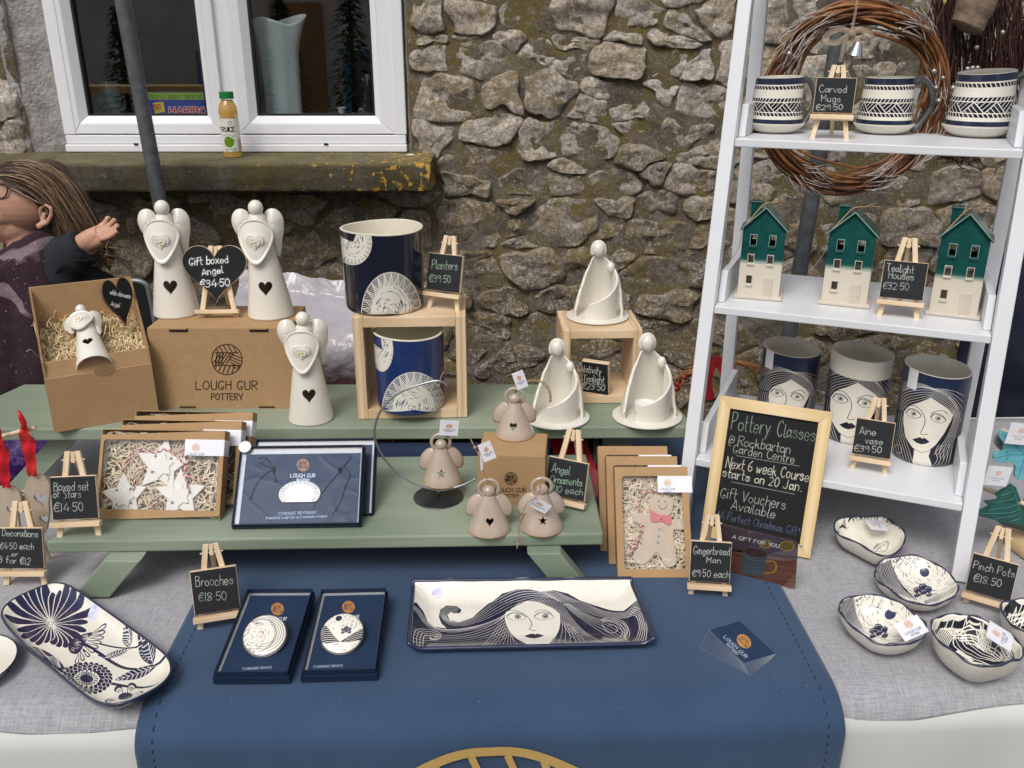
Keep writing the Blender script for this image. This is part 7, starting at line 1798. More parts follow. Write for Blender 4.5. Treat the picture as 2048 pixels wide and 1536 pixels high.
# ---------------------------------------------------------------- framed board, gift card
MF,wF,hF=panel((1400,1071),(1620,1118),TZ+.001,(1440,790),(1668,826))
fb_=thing('framed_chalkboard','large wood framed blackboard advertising Pottery Classes leaning on the shelf','sign',mat=MF)
bw=.0195; M_fr=wood_mat('yellowish pine frame',(.68,.50,.24),(.80,.62,.36),(5,60,60),.5); M_frz=wood_mat('yellowish pine frame upright',(.68,.50,.24),(.80,.62,.36),(60,60,5),.5)
def mit(a,b_,c,d_,nm,mt): B().hexa([(x,0,z) for x,z in (a,b_,c,d_)]+[(x,.012,z) for x,z in (a,b_,c,d_)]).build(nm,mt,fb_,bevel=.0006)
W_,H_=wF,hF; e=.0001
mit((0,0),(W_,0),(W_-bw,bw),(bw,bw),'frame_rail',M_fr); mit((0,H_),(bw,H_-bw),(W_-bw,H_-bw),(W_,H_),'frame_rail',M_fr)
mit((0,e),(bw,bw+e),(bw,H_-bw-e),(0,H_-e),'frame_stile',M_frz); mit((W_,e),(W_,H_-e),(W_-bw,H_-bw-e),(W_-bw,bw+e),'frame_stile',M_frz)
Mi_=MF@Matrix.Translation((bw-.002,.005,bw-.002)); w2,h2=W_-2*bw+.004,H_-2*bw+.004
t=panel_tex(Mi_,w2,h2,900,(.115,.118,.125)); chalk_bg(t,6)
Cg=lambda x,y:(1180+x/3.413,770+y/3.413)
def tg(s,a,b_,h,c=(.72,.75,.70),wd=1.2): t.text(s,Cg(*a),Cg(*b_),h,c,wd,jit=.4)
sg=(.60,.67,.60)
tg("Pottery",(962,300),(1225,340),32,sg,1.3); tg("Classes",(1275,345),(1535,385),28,sg,1.3); tg("@ Rockbarton",(945,400),(1365,470),19); tg("Garden Centre",(975,460),(1395,535),18)
for a,b_ in (((1000,482),(1428,553)),((962,660),(1398,745))): t.line([Cg(*a),Cg(*b_)],(.6,.63,.6),1)
tg("Next 6 week Course",(925,560),(1492,660),21,(.85,.84,.76),1.7); tg("starts on 20 Jan.",(902,622),(1445,728),18,(.85,.84,.76),1.6)
tg("Gift Vouchers",(888,765),(1335,850),21); tg("Available",(960,845),(1262,912),18)
bl_=(.38,.44,.58); tg("*A Perfect Christmas Gift*",(862,905),(1432,1030),15,bl_,1.0)
B().add([(0,.0,0),(w2,.0,0),(w2,0,h2),(0,0,h2),(0,.003,0),(w2,.003,0),(w2,.003,h2),(0,.003,h2)],[(0,1,2,3),(4,7,6,5),(0,4,5,1),(1,5,6,2),(2,6,7,3),(3,7,4,0)],[(0,0),(1,0),(1,1),(0,1)]*2).build('slate_panel',imat('classes chalk',t,.75,spec=.25),fb_).location=(bw-.002,.005,bw-.002)
# gift card leaning on the frame
Mg,wg,hg=panel((1438,1139),(1590,1178),TZ+.001,(1428,1048),(1613,1085))
gc=thing('gift_voucher_card','glossy photo gift card showing a grey mug leaning on the framed board','card',mat=Mg)
t=panel_tex(Mg,wg,hg,700,(.20,.13,.12))
cg=lambda pts:[Cg(x,y) for x,y in pts]
t.poly(cg([(860,1120),(1480,1200),(1480,1420),(860,1330)]),(.47,.31,.23)); t.poly(cg([(850,930),(1000,960),(1480,1080),(1480,1180),(1200,1140),(850,1110)]),(.33,.28,.31))
rr=random.Random(5)
for k in range(60): x,y=rr.uniform(870,1460),rr.uniform(1150,1400); t.line(cg([(x,y),(x+rr.uniform(30,120),y+12)]),(.30+rr.random()*.12,.18,.12),rr.uniform(1,4),al=.5)
for k in range(40): x,y=rr.uniform(870,1460),rr.uniform(950,1120); t.line(cg([(x,y),(x+rr.uniform(10,50),y+rr.uniform(-10,10))]),(.30+rr.random()*.3,.25+rr.random()*.2,.26),rr.uniform(1,4),al=.4)
t.poly(cg([(1210,1150),(1460,1110),(1450,1190),(1330,1200),(1210,1190)]),(.55,.53,.55),al=.5)
for x,y,r in ((1200,1085,13),(1345,1100,15)): t.ell(*Cg(x,y),r*.95,r*.62,(.45,.36,.12)); t.ring(*Cg(x,y),r*.95,r*.62,(.72,.62,.25),1.4)
t.poly(cg([(1045,1125),(1215,1165),(1200,1230),(1185,1290),(1150,1305),(1060,1295),(1028,1265),(1040,1190)]),(.30,.34,.34))
t.ell(*Cg(1132,1145),24,9,(.28,.19,.15),rot=.18); t.ring(*Cg(1132,1145),24.5,9.5,(.40,.42,.40),1.2,rot=.18)
for k in range(16): x=1040+k*9.5; t.line(cg([(x,1235+k*2),(x+3,1280+k*1.6)]),(.38,.42,.42),.8)
t.line(cg([(1042,1165),(1120,1195),(1205,1200)]),(.45,.47,.45),.9,smooth=True); t.line(cg([(1038,1225),(1110,1245),(1195,1245)]),(.45,.47,.45),.9,smooth=True)
t.line(cg([(1205,1205),(1250,1205),(1272,1235),(1255,1275),(1195,1285)]),(.72,.50,.20),4,smooth=True)
t.text("A GIFT FOR YOU",Cg(972,1045),Cg(1290,1112),6.5,(.93,.92,.92),1.3,jit=0)
gi=imat('gift card print',t,.12,coat=.8); rc=roundrect(0,wg,0,hg,.006)
m_=len(rc); B().add([(x,0,z) for x,z in rc]+[(x,.0008,z) for x,z in rc],[tuple(range(m_)),tuple(m_+i for i in reversed(range(m_)))]+[(i,m_+i,m_+(i+1)%m_,(i+1)%m_) for i in range(m_)],[(x/wg,z/hg) for x,z in rc]*2).build('card',gi,gc)
q=Mg.inverted()@hitp(1602,1092,Mg.translation,Mg.to_3x3()@Vector((0,1,0))); B().lathe([(.0001,0),(.0026,0),(.0022,.0012),(.0001,.0014)],16,M=Matrix.Translation((q.x,-.0001,q.z))@Matrix.Rotation(math.pi/2,4,'X')).build('eyelet',M_silver,gc,smooth=True)

# ---------------------------------------------------------------- gold emblem on the hanging runner
fy=TY0+tdir*((rs0+rs1)/2); nf=tdir.cross(Vector((0,0,1))); 
pf=tpt((rs0+rs1)/2,-.0285,0); ppt=lambda px,py: hitp(px,py,pf,tback)
ec=ppt(985,1497+0); Rg=abs((ppt(1150,1536)-ppt(820,1536)).length)/2; 
# circle through the arc seen at the photo's lower edge
dz=(ppt(985,1497)-ppt(985,1536)).length; R_em=(Rg*Rg+dz*dz)/(2*dz); cz_=ec.z-R_em
M_goldp=mat('gold fabric print',(.55,.36,.12),.7,.08,300)
def emsurf(a,r):
    s=(ec-TY0).dot(tdir)+r*R_em*math.sin(a); z=cz_+r*R_em*math.cos(a); hang=TZ-z; w=.004*min(1,hang*6)*math.sin(s*14+2)+.0024*min(1,hang*5)*math.sin(s*31+4)
    p=tpt(s,-.022-w-.0058,0); return Vector(loc((p.x,p.y,z)))
b=B(); b.grid(lambda u,v:emsurf(2*math.pi*u,1-.075*v+.006*math.sin(u*60)),140,2,wu=True)
rr=random.Random(2)
def emline(p,q,w):
    n_=14; vs=[]; 
    for i in range(n_+1):
        x=p[0]+(q[0]-p[0])*i/n_; y=p[1]+(q[1]-p[1])*i/n_; d_=math.hypot(q[0]-p[0],q[1]-p[1]); nx,ny=-(q[1]-p[1])/d_*w/2,(q[0]-p[0])/d_*w/2
        for sg in (-1,1): X,Y=x+sg*nx,y+sg*ny; vs.append(emsurf(math.atan2(X,Y),math.hypot(X,Y)))
    b.add(vs,[(2*i,2*i+1,2*i+3,2*i+2) for i in range(n_)])
for k in range(6): x=-.62+k*.24; y1_=math.sqrt(max(0,.93**2-(x+.0)**2)); emline((x,y1_),(x+.16,.45),.05)
emline((-.88,.40),(.88,.40),.05); emline((-.92,-.3),(.92,-.3),.05)
for k in range(5): emline((-.85+k*.2,-.28),(-.45+k*.24,.38),.05)
for k in range(5): emline((.25,.3-k*.14),(.9-.02*k,.15-k*.1),.05)
for k in range(7): x=-.7+k*.22; emline((x,-.32),(x-.12,-math.sqrt(max(0,.93**2-(x-.12)**2))),.05)
b.uv={}; b.build('gold_emblem',M_goldp,runner)

# ---------------------------------------------------------------- clay heart decorations on a dowel stand
M_clay=mat('buff speckled clay',(.47,.39,.30),.7,.08,60,.15,200); M_dowel=wood_mat('pale dowel',(.66,.52,.34),(.76,.62,.44),(40,40,4),.6)
m,n,p=newmat('red organza ribbon'); n.nodes.clear(); o_=n.nodes.new('ShaderNodeOutputMaterial'); tr=n.nodes.new('ShaderNodeBsdfTransparent'); df=n.nodes.new('ShaderNodeBsdfPrincipled'); df.inputs['Base Color'].default_value=(.62,.010,.015,1); df.inputs['Roughness'].default_value=.4
tr.inputs[0].default_value=(1,.35,.3,1); mx=n.nodes.new('ShaderNodeMixShader'); mx.inputs[0].default_value=.80; L(n,tr.outputs[0],mx.inputs[1]); L(n,df.outputs[0],mx.inputs[2]); L(n,mx.outputs[0],o_.inputs[0]); M_rib=m
YD=Pz(40,1140,TZ).y+.03
dst=thing('dowel_ornament_stand','pale wooden dowel stand holding ribboned clay ornaments at the left edge','ornament stand',(Py(-70,1120,YD).x,YD,TZ))
dl=lambda px,py,dy=0: Py(px,py,YD+dy)-dst.location
B().lathe([(.0001,.0),(.05,.0),(.05,.014),(.0001,.014)],40).build('base',M_pine,dst,smooth=40)
B().tube([(0,0,.012),(0,0,.26)],.005,14).build('post',M_dowel,dst,smooth=40)
B().tube([dl(-120,905),dl(71,855)],.0036,14).build('dowel_arm',M_dowel,dst,smooth=40); B().tube([dl(-90,1022,.002),dl(108,966,.002)],.0032,14).build('dowel_arm',M_dowel,dst,smooth=40)
M_arm=wood_mat('dowel along',(.66,.52,.34),(.76,.62,.44),(4,40,40),.6)
def clay(label,holepx,pts,holes,rib,dy):
    hp=Py(*holepx,YD+dy); o=thing('clay_ornament',label,'ornament',tuple(hp),group='buff clay ornaments on red ribbons')
    P=[Py(x,y,YD+dy)-hp for x,y in pts]; b=B().prism([(q.x,q.z) for q in crom(P,5,True)],.005)
    bo=b.build('clay_body',M_clay,o)
    for hx,hy,w,h in holes: q=Py(hx,hy,YD+dy)-hp; s_=mpp(hp); cut(bo,B().prism([(x+q.x,z+q.z) for x,z in heart2(w*s_,h*s_)],.03,y0=-.012))
    m_=bo.modifiers.new('b','BEVEL'); m_.width=.0012; m_.segments=2; m_.limit_method='ANGLE'
    rb=B(); R=[(Py(x,y,YD+dy-.004)-hp,w*mpp(hp)/2) for x,y,w in rib]
    C_=crom([r[0] for r in R],8); ws=crom([(r[1],0,0) for r in R],8)
    vs=[]
    for i,(c_,w_) in enumerate(zip(C_,ws)):
        for j in range(6): f=j/5*2-1; vs.append(c_+Vector((f*w_.x,.003*math.sin(f*4+i*.4)+.002*math.cos(i*.7),0)))
    rb.add(vs,[(i*6+j,i*6+j+1,(i+1)*6+j+1,(i+1)*6+j) for i in range(len(C_)-1) for j in range(5)]); rb.build('ribbon',M_rib,o,smooth=True)
    tl_=B().tube([Py(x,y,YD+dy-.006)-hp for x,y in rib_tail(rib)],[.003,.0045,.004,.002],8).build('ribbon_knot',M_rib,o,smooth=True)
def rib_tail(rib): x,y,w=rib[0]; return [(x,y+6),(x+1,y-4),(x-4,y-16),(x-10,y-30)]
clay('clay ornament with heart cutouts nearest the green stand on a red ribbon',(69,958),[(69,950),(85,953),(97,965),(99,985),(97,1005),(98,1030),(92,1060),(80,1075),(66,1060),(56,1035),(52,1012),(36,1008),(34,998),(48,990),(50,970),(58,956)],[(82,1001,27,28),(88,1040,18,22)],[(47,852,15),(54,880,26),(60,915,26),(67,952,14)],-.004)
clay('clay ornament with a heart cutout on the leftmost red ribbon',(13,978),[(10,972),(26,975),(38,986),(42,1000),(38,1012),(36,1030),(38,1060),(20,1075),(-10,1075),(-30,1050),(-30,1000),(-15,980)],[(24,1022,20,22)],[(-4,868,15),(2,900,24),(8,940,24),(15,975,13)],-.012)

# ---------------------------------------------------------------- things under and behind the upper step
cal=thing('calculator','grey desk calculator with black keys behind the Angel Ornaments board','calculator',Pz(1150,905,TZ+.05)); 
MC_=Matrix.Rotation(-.15,4,'Z')@Matrix.Rotation(.45,4,'X')
B().box((0,0,0),(.085,.11,.010),MC_).build('case',mat('grey plastic case',(.20,.20,.20),.4),cal,bevel=.002)
for i in range(5):
    for j in range(5): B().box((-.033+i*.0155,-.035+j*.0165,.0072),(.0125,.012,.005),MC_).build('key',mat('black key',(.012,.012,.014),.35),cal,bevel=.001)
B().box((0,.0,-.030),(.10,.13,.045),MC_).build('base_pad',M_navyc,cal)
rb2=thing('red_box','glossy red paper box tucked behind the calculator','box',Pz(1178,985,TZ+.001),.1); B().hexa([(-.035,-.02,0),(.03,-.02,0),(.03,.02,0),(-.035,.02,0),(-.075,.08,.10),(-.004,.08,.10),(-.004,.11,.10),(-.075,.11,.10)]).build('body',mat('glossy red card',(.36,.012,.016),.25,.08,20,coat=.5),rb2,bevel=.001)
yb=PU and 1.60
def flat_thing(name,label,cat,px,Y,mt,th=.03,z1=None,extra=None,zb=None):
    a,b_=Py(px[0],px[2],Y),Py(px[1],px[3],Y); o=thing(name,label,cat,(a.x,Y,b_.z)); w_=b_.x-a.x; h_=a.z-b_.z
    B().box((w_/2,th/2,h_/2),(w_,th,h_)).build('body',mt,o,bevel=.001)
    if extra: extra(o,w_,h_)
    return o
t=Tex(500,300,(.62,.47,.42)); t.text("Lough",(120,190),(330,200),90,(.25,.15,.14),4); t.grain(.01,2)
def ex(m_):
    def f(o,w_,h_): B().add([(.001,-.0006,.001),(w_-.001,-.0006,.001),(w_-.001,-.0006,h_-.001),(.001,-.0006,h_-.001)],[(0,1,2,3)],[(0,0),(1,0),(1,1),(0,1)]).build('printed_face',m_,o)
    return f
flat_thing('paper_gift_bag','dusty pink paper bag with handwritten script under the upper step','bag',(626,724,855,960),1.66,mat('dusty pink paper',(.33,.19,.16),.8),extra=ex(imat('pink bag print',t,.8)))
t=Tex(300,300,(.55,.05,.07)); rr=random.Random(3)
for k in range(9): x=20+k*34; t.line([(x,300),(x+rr.uniform(5,18),rr.uniform(60,180)),(x+10,300)],(.85,.75,.75),5,raw=True)
flat_thing('patterned_red_bag','red printed paper bag with white drips behind the wire hoop','bag',(722,786,850,955),1.63,mat('red paper',(.36,.02,.03),.6),extra=ex(imat('red bag print',t,.5)))
flat_thing('teal_box','teal blue box glimpsed under the upper step','box',(486,560,858,930),1.64,mat('teal card',(.01,.16,.20),.5))
flat_thing('grey_fleece_bag','grey patterned pouch under the upper step beside the teal box','bag',(565,624,850,930),1.65,mat('grey pouch',(.12,.12,.12),.9,.5,60,.8,150))
flat_thing('dark_storage_box','dark storage box standing behind the table runner','box',(786,1090,840,930),1.72,mat('dark brown crate',(.03,.018,.014),.7),th=.08)
flat_thing('navy_folder','navy blue folder lying across under the upper step','folder',(720,960,886,920),1.50,mat('navy folder card',(.03,.045,.11),.6),th=.006)

# ---------------------------------------------------------------- right edge: hanging glazed ornaments
YR=Pz(1985,1080,TZ).y+.09
ds=thing('dowel_ornament_stand','pale wooden ornament stand with log slice base at the right edge','ornament stand',Pz(2120,1100,TZ)); YR=ds.location.y
rl_=lambda px,py,dy=0: Py(px,py,YR+dy)-ds.location
B().lathe([(.0001,0),(.082,0),(.084,.004),(.083,.013),(.080,.016),(.0001,.016)],64,wob=lambda a,z:1+.03*math.sin(3*a)+.012*math.sin(11*a)).build('log_slice',wood_mat('log slice',(.50,.34,.18),(.66,.48,.28),(20,20,20),.6),ds,smooth=40)
B().tube([(0,0,.01),(0,0,.26)],.006,14).build('post',M_dowel,ds,smooth=40)
B().tube([rl_(2060,890),rl_(2004,861)],.0048,12).build('dowel_arm',M_arm,ds,smooth=40); B().tube([rl_(1958,972,.01),rl_(2080,1020,.0)],.0042,12).build('dowel_arm',M_arm,ds,smooth=40)
def plate_orn(name,label,pts,mt,dy,th=.006,grooves=(),gm=None,smooth_=True):
    h_=Py(*pts[0],YR+dy); o=thing(name,label,'ornament',tuple(h_)); P=[Py(x,y,YR+dy)-h_ for x,y in pts]
    if smooth_: P=crom(P,3,True)
    B().prism([(q.x,q.z) for q in P],th).build('body',mt,o,bevel=.0014)
    for g_ in grooves: B().tube([q-Vector((0,.0003,0)) for q in crom([Py(x,y,YR+dy)-h_ for x,y in g_],5)],.0007,6).build('glaze_line',gm,o,smooth=True)
    return o
T_=lambda x,y:(1400+x/3.16,640+y/3.16)
tt_=lambda pts:[T_(x,y) for x,y in pts]
M_ice=mat('pale turquoise glaze',(.15,.48,.56),.18,.15,40,coat=.7); M_icel=mat('turquoise groove',(.08,.32,.40),.3); M_firg=mat('deep green glaze',(.006,.085,.075),.2,.3,40,coat=.7); M_firl=mat('green ridge',(.05,.22,.18),.3)
plate_orn('snowflake_ornament','pale turquoise glazed snowflake ornament at the right photo edge',tt_([(1905,705),(1940,710),(1970,735),(2010,735),(2060,720),(2140,760),(2180,860),(2120,960),(2060,1000),(2010,1010),(1990,980),(1995,925),(1960,900),(1900,905),(1858,880),(1870,840),(1915,835),(1925,790),(1895,740)]),M_ice,-.010,grooves=[tt_([(1910,715),(1990,790),(2060,850)]),tt_([(1870,868),(1960,850),(2060,850)]),tt_([(2010,1000),(2030,930),(2060,850)]),tt_([(1965,735),(1968,770),(1950,780)]),tt_([(1930,830),(1950,850),(1940,880)])],gm=M_icel)
fir=[(1970,1040),(2000,1060),(2030,1140),(2035,1150),(2010,1150),(2060,1220),(2110,1290),(2090,1310),(2040,1305),(1960,1290),(1900,1280),(1850,1262),(1780,1245),(1735,1220),(1790,1200),(1830,1180),(1795,1150),(1850,1145),(1890,1135),(1870,1110),(1905,1080),(1930,1070)]
plate_orn('fir_tree_ornament','deep green glazed fir tree ornament in front of the right dowel',tt_(fir),M_firg,-.012,grooves=[tt_([(1975,1060),(1960,1090),(1900,1108)]),tt_([(1985,1080),(1980,1130),(1850,1155)]),tt_([(1995,1110),(1990,1170),(1830,1200)]),tt_([(2000,1130),(1990,1210),(1770,1225)]),tt_([(2010,1160),(2000,1230),(1860,1255)]),tt_([(2020,1190),(2020,1250),(1950,1275)])],gm=M_firl,smooth_=False)
plate_orn('fir_tree_ornament','second deep green fir tree ornament partly cut by the right edge',tt_([(x+150,y+60) for x,y in fir]),M_firg,.006,smooth_=False)
plate_orn('round_ornament','grey glazed disc ornament behind the turquoise snowflake',tt_([(1900,720),(1960,720),(1985,770),(1960,815),(1905,825),(1868,790),(1872,750)]),mat('grey glaze',(.22,.22,.22),.3,.2,30,coat=.4),.008)
for nm,c_,w_,h_ in (('printed tag on a ribbon above the snowflake ornament',(2040,868),.040,.036),('printed tag in front of the snowflake at the fir tree top',(1995,952),.040,.034)):
    hp=Py(*c_,YR-.02); o=thing('hanging_tag',nm,'tag',tuple(hp)); t=Tex(300,260,(.93,.93,.95)); brand(t,150,95,180,(.85,.64,.50),(.5,.52,.58),3,r=.2); tag_card(o,(0,0,0),w_,h_,(1,.05,-.12),(.12,0,1),'card',imat('tag print',t,.6))
# ---------------------------------------------------------------- woman seated behind the left of the stall
YP=2.30
def P_(x,y,dy=0): return Py(x,y,YP+dy)
u_=mpp(P_(60,420))
def fuse(name,b,mt,parent,vox,smooth_it=4,kind=None):
    o=b.build(name,mt,parent,smooth=True); m=o.modifiers.new('r','REMESH'); m.mode='VOXEL'; m.voxel_size=vox; m.use_smooth_shade=True
    m=o.modifiers.new('s','SMOOTH'); m.iterations=smooth_it; m.factor=.5
    bpy.context.view_layer.update(); bake(o); o.data.materials.clear(); o.data.materials.append(mt); o.data.polygons.foreach_set('use_smooth',[True]*len(o.data.polygons)); return o
M_skin=mat('warm skin',(.55,.31,.215),.45,.07,14,.12,350,sss=.12); M_skin.node_tree.nodes['Principled BSDF'].inputs['Subsurface Radius'].default_value=(1,.35,.2)
per=thing('person','woman with long brown hair, glasses and plum scarf laughing behind the left of the stall','person',(P_(40,900).x,YP,0)); PO=per.location.copy()
def q_(x,y,dy=0): return P_(x,y,dy)-PO
b=B()
b.ball(q_(52,392,0),(.094,.076,.090),32)                      # cranium
b.ball(q_(14,418,0),(.066,.060,.088),28)                      # face
b.ball(q_(-12,452,0),(.046,.044,.044),24); b.ball(q_(36,448,0),(.062,.052,.050),24)   # chin, jaw
b.ball(q_(4,428,-.036),(.036,.030,.032),20)                   # cheek
b.tube([q_(-24,376),q_(-46,424),q_(-38,428)],[.011,.016,.010],14)             # nose
b.tube([q_(-24,362,-.02),q_(-4,360,-.04)],[.012,.010],10)
b.tube([q_(-30,442,-.012),q_(-20,446,-.026)],[.008,.006],8)
b.tube([q_(50,440,.01),q_(62,490,.015),q_(60,560,.02)],[.056,.056,.075],20)   # neck
b.ball(q_(40,700,.04),(.17,.12,.22),24); b.tube([q_(50,560,.03),q_(40,860,.04)],[.12,.18],20); b.tube([q_(-120,620,.05),q_(40,580,.04),q_(165,640,.05)],[.07,.09,.065],16)
# ear (concave shell with lobe)
eo=.5
b.tube([q_(78,452,-.078),q_(94,446,-.082),q_(103,430,-.084),q_(102,416,-.084),q_(92,410,-.082),q_(82,416,-.078),q_(79,430,-.076)],[.007,.0062,.0052,.0048,.0046,.0046,.0042],10)
b.ball(q_(89,432,-.066),(.013,.010,.020),14); b.ball(q_(79,452,-.080),(.0085,.007,.009),12); b.tube([q_(92,424,-.078),q_(88,436,-.078),q_(82,444,-.077)],[.0035,.004,.0035],8)
# upper arm, forearm, hand
b.tube([q_(160,640,.03),q_(120,600,-.06),q_(150,510,-.10),q_(176,488,-.12)],[.055,.05,.034,.026],16)
b.ball(q_(176,486,-.12),(.028,.020,.024),16)
pl=[q_(160,491,-.12),q_(182,479,-.125),q_(202,466,-.13)]
b.tube(pl,[.024,.026,.021],16)
b.tube([q_(176,492,-.13),q_(200,480,-.135),q_(210,473,-.138)],[.015,.017,.012],14)
fr_=lambda pts,r: b.tube(crom(pts,3),[r*(1-.28*i/(3*(len(pts)-1))) for i in range(3*(len(pts)-1)+1)],10)
fr_([q_(192,460,-.118),q_(204,452,-.112),q_(213,443,-.108),q_(217,433,-.108)],.0092)
fr_([q_(199,463,-.130),q_(213,455,-.132),q_(224,447,-.134),q_(230,438,-.136)],.0092)
fr_([q_(203,470,-.142),q_(217,464,-.148),q_(229,457,-.152),q_(236,449,-.156)],.0088)
fr_([q_(202,478,-.150),q_(215,475,-.158),q_(227,469,-.164),q_(234,462,-.168)],.0078)
fr_([q_(172,482,-.100),q_(190,470,-.088),q_(202,463,-.084)],.0098)
fuse('body',b,M_skin,per,.0030,4)
# lips, teeth, eye
B().tube(crom([q_(-22,438,-.045),q_(-10,440,-.052),q_(2,434,-.056)],4),.004,8).build('lips',mat('lips',(.42,.12,.11),.4),per,smooth=True)
B().tube(crom([q_(-20,434,-.047),q_(-10,435,-.054),q_(0,431,-.057)],4),.003,8).build('teeth',mat('teeth',(.75,.72,.66),.3),per,smooth=True)
B().tube(crom([q_(-14,386,-.050),q_(-4,388,-.056),q_(8,386,-.062),q_(20,390,-.066)],4),.0013,6).build('eye_lashes',mat('lashes',(.02,.012,.01),.6),per)
# glasses
M_gl=mat('tortoise frame',(.08,.025,.018),.25,.4,120,coat=.5)
gl=B(); lens_=[q_(-30,368,-.055),q_(2,368,-.072),q_(14,374,-.078),q_(13,388,-.079),q_(4,396,-.076),q_(-20,396,-.062)]
gl.tube(crom(lens_,5,True),.0019,8,closed=True); gl.tube(crom([q_(14,374,-.078),q_(24,378,-.082),q_(52,392,-.086),q_(84,409,-.090)],5),.0024,8)
g_=gl.build('glasses_frame',M_gl,per,smooth=True)
c_=crom(lens_,5,True); B().add(c_,[tuple(range(len(c_)))]).build('lens',M_film,per)
# hair: cap and strands
M_h=[mat('dark brown hair',(.060,.034,.020),.5,.2,200),mat('mid brown hair',(.15,.09,.05),.45,.2,200),mat('light brown hair',(.36,.24,.14),.42,.2,200)]
b=B(); b.ball(q_(100,382,.012),(.073,.077,.080),28); b.tube([q_(106,380,.0),q_(132,404,.0),q_(160,455,.0),q_(170,505,.01)],[.060,.058,.050,.03],20); b.ball(q_(52,341,.0),(.058,.064,.027),20); b.ball(q_(128,440,-.005),(.050,.05,.062),20)
hc=fuse('hair_mass',b,M_h[0],per,.005,3)
top=crom([q_(0,340,0),q_(44,319,0),q_(98,326,0),q_(142,362,0),q_(176,412,0),q_(206,462,0),q_(238,534,0)],10)
bot=crom([q_(58,344,0),q_(78,378,0),q_(98,404,0),q_(106,428,0),q_(112,460,0),q_(108,500,0),q_(112,540,0)],10)
rr=random.Random(12); packs=[B(),B(),B()]
for k in range(2200):
    f=rr.random(); lay=rr.random(); dpt=-(.086*math.sin(math.pi*min(1,max(0,.12+f*.80)))**.7)*(1 if lay<.8 else .5); a=int(rr.uniform(0,12)) if rr.random()<.6 else int(rr.uniform(12,34)); e=int(rr.uniform(40,len(top)-1))
    if f>.75: e=int(rr.uniform(44,54))
    pts=[]; j=rr.gauss(0,.006); ph=rr.uniform(0,6)
    for i in range(a,e+1,4):
        g=f+.05*math.sin(i*.09+ph); p=top[i]*(1-g)+bot[i]*g; t_=i/len(top)
        pts.append(p+Vector((j*.3,dpt*(1-.35*t_)+j,.006*math.sin(i*.2+ph)*t_)))
    if len(pts)<3: continue
    c=0 if (f>.62 and rr.random()<.6) or (a<8 and rr.random()<.55) else rr.choice([0,1,1,2,2,2]); m_=len(pts); packs[c].tube(pts,[.0010*(1-.6*i/m_) for i in range(m_)],4,cap=False)
# curls escaping under the hand
for k in range(150):
    x,y=rr.uniform(175,215),rr.uniform(482,505); a=rr.uniform(.3,1.5); pts=[]
    for i in range(7): pts.append(q_(x+i*5*math.cos(a)+6*math.sin(i*1.1+k),y+i*7*math.sin(a)+3*math.cos(i*1.2+k),-.03+rr.uniform(-.01,.01)))
    packs[rr.choice([0,1,1,2])].tube(pts,[.0017*(1-.1*i) for i in range(7)],4,cap=False)
for p,m_ in zip(packs,M_h): p.build('hair_strands',m_,per,smooth=True,kind='stuff')
# scarf
def scarf_mat():
    m,n,p=newmat('plum tweed scarf'); co=coords(n); f=noisy(n,co,220,3,.7); big=noisy(n,co,5.5,2,.5,.8)
    c=mixc(n,f,(.012,.006,.012),(.055,.018,.035)); pale=mixc(n,f,(.05,.03,.04),(.42,.32,.34)); c=mixc(n,ramp(n,big,[(.63,(0,0,0)),(.66,(1,1,1))]),c,pale)
    c=mixc(n,ramp(n,noisy(n,co,150,1),[(.73,(0,0,0)),(.76,(1,1,1))]),c,(.5,.42,.42)); L(n,c,p.inputs['Base Color']); p.inputs['Roughness'].default_value=.95; bump(n,p,f,1,.006); return m
M_sc=scarf_mat(); b=B()
b.tube(crom([q_(-60,545,-.05),q_(-10,530,-.09),q_(50,508,-.10),q_(96,490,-.06),q_(120,492,.03)],5),.036,16); b.tube(crom([q_(-50,580,-.08),q_(10,560,-.13),q_(70,540,-.12),q_(112,525,-.04)],5),.046,16)
b.tube(crom([q_(60,520,-.12),q_(90,600,-.15),q_(110,700,-.16),q_(120,820,-.15)],5),[.07]*6+[.085]*6+[.09]*4,18); b.tube(crom([q_(10,540,-.12),q_(20,640,-.15),q_(30,740,-.16),q_(30,860,-.15)],5),.075,18)
b.tube(crom([q_(-60,560,-.05),q_(-50,700,-.1),q_(-50,860,-.1)],5),.10,16); b.tube(crom([q_(150,560,-.05),q_(168,650,-.09),q_(172,800,-.08)],5),.055,16)
so=fuse('scarf',b,M_sc,per,.009,3)
m_=so.modifiers.new('d','DISPLACE'); tx=bpy.data.textures.new('folds','CLOUDS'); tx.noise_scale=.09; m_.texture=tx; m_.strength=.030; m_.mid_level=.5
# coat sleeve
M_coat=mat('dark quilted coat',(.013,.016,.020),.88,.3,25,.3,90,bdist=.002); b=B()
b.tube(crom([q_(250,640,.06),q_(205,600,.02),q_(150,575,-.08),q_(118,560,-.12),q_(130,525,-.12),q_(158,500,-.12),q_(170,491,-.12)],5),[.07]*10+[.064]*8+[.058]*6+[.047]*7,20)
b.tube([q_(250,640,.08),q_(200,820,.08),q_(40,1000,.1)],[.09,.12,.2],18)
sl2=fuse('coat',b,M_coat,per,.006,3)
B().tube(crom([q_(112,545,-.178),q_(128,528,-.182),q_(150,520,-.180),q_(176,522,-.172)],5),.0016,6).build('sleeve_seam',mat('seam',(.004,.005,.007),.8),per)
B().tube(crom([q_(150,492,-.165),q_(166,500,-.170),q_(180,514,-.160)],5),.0026,8).build('cuff_edge',M_coat,per)
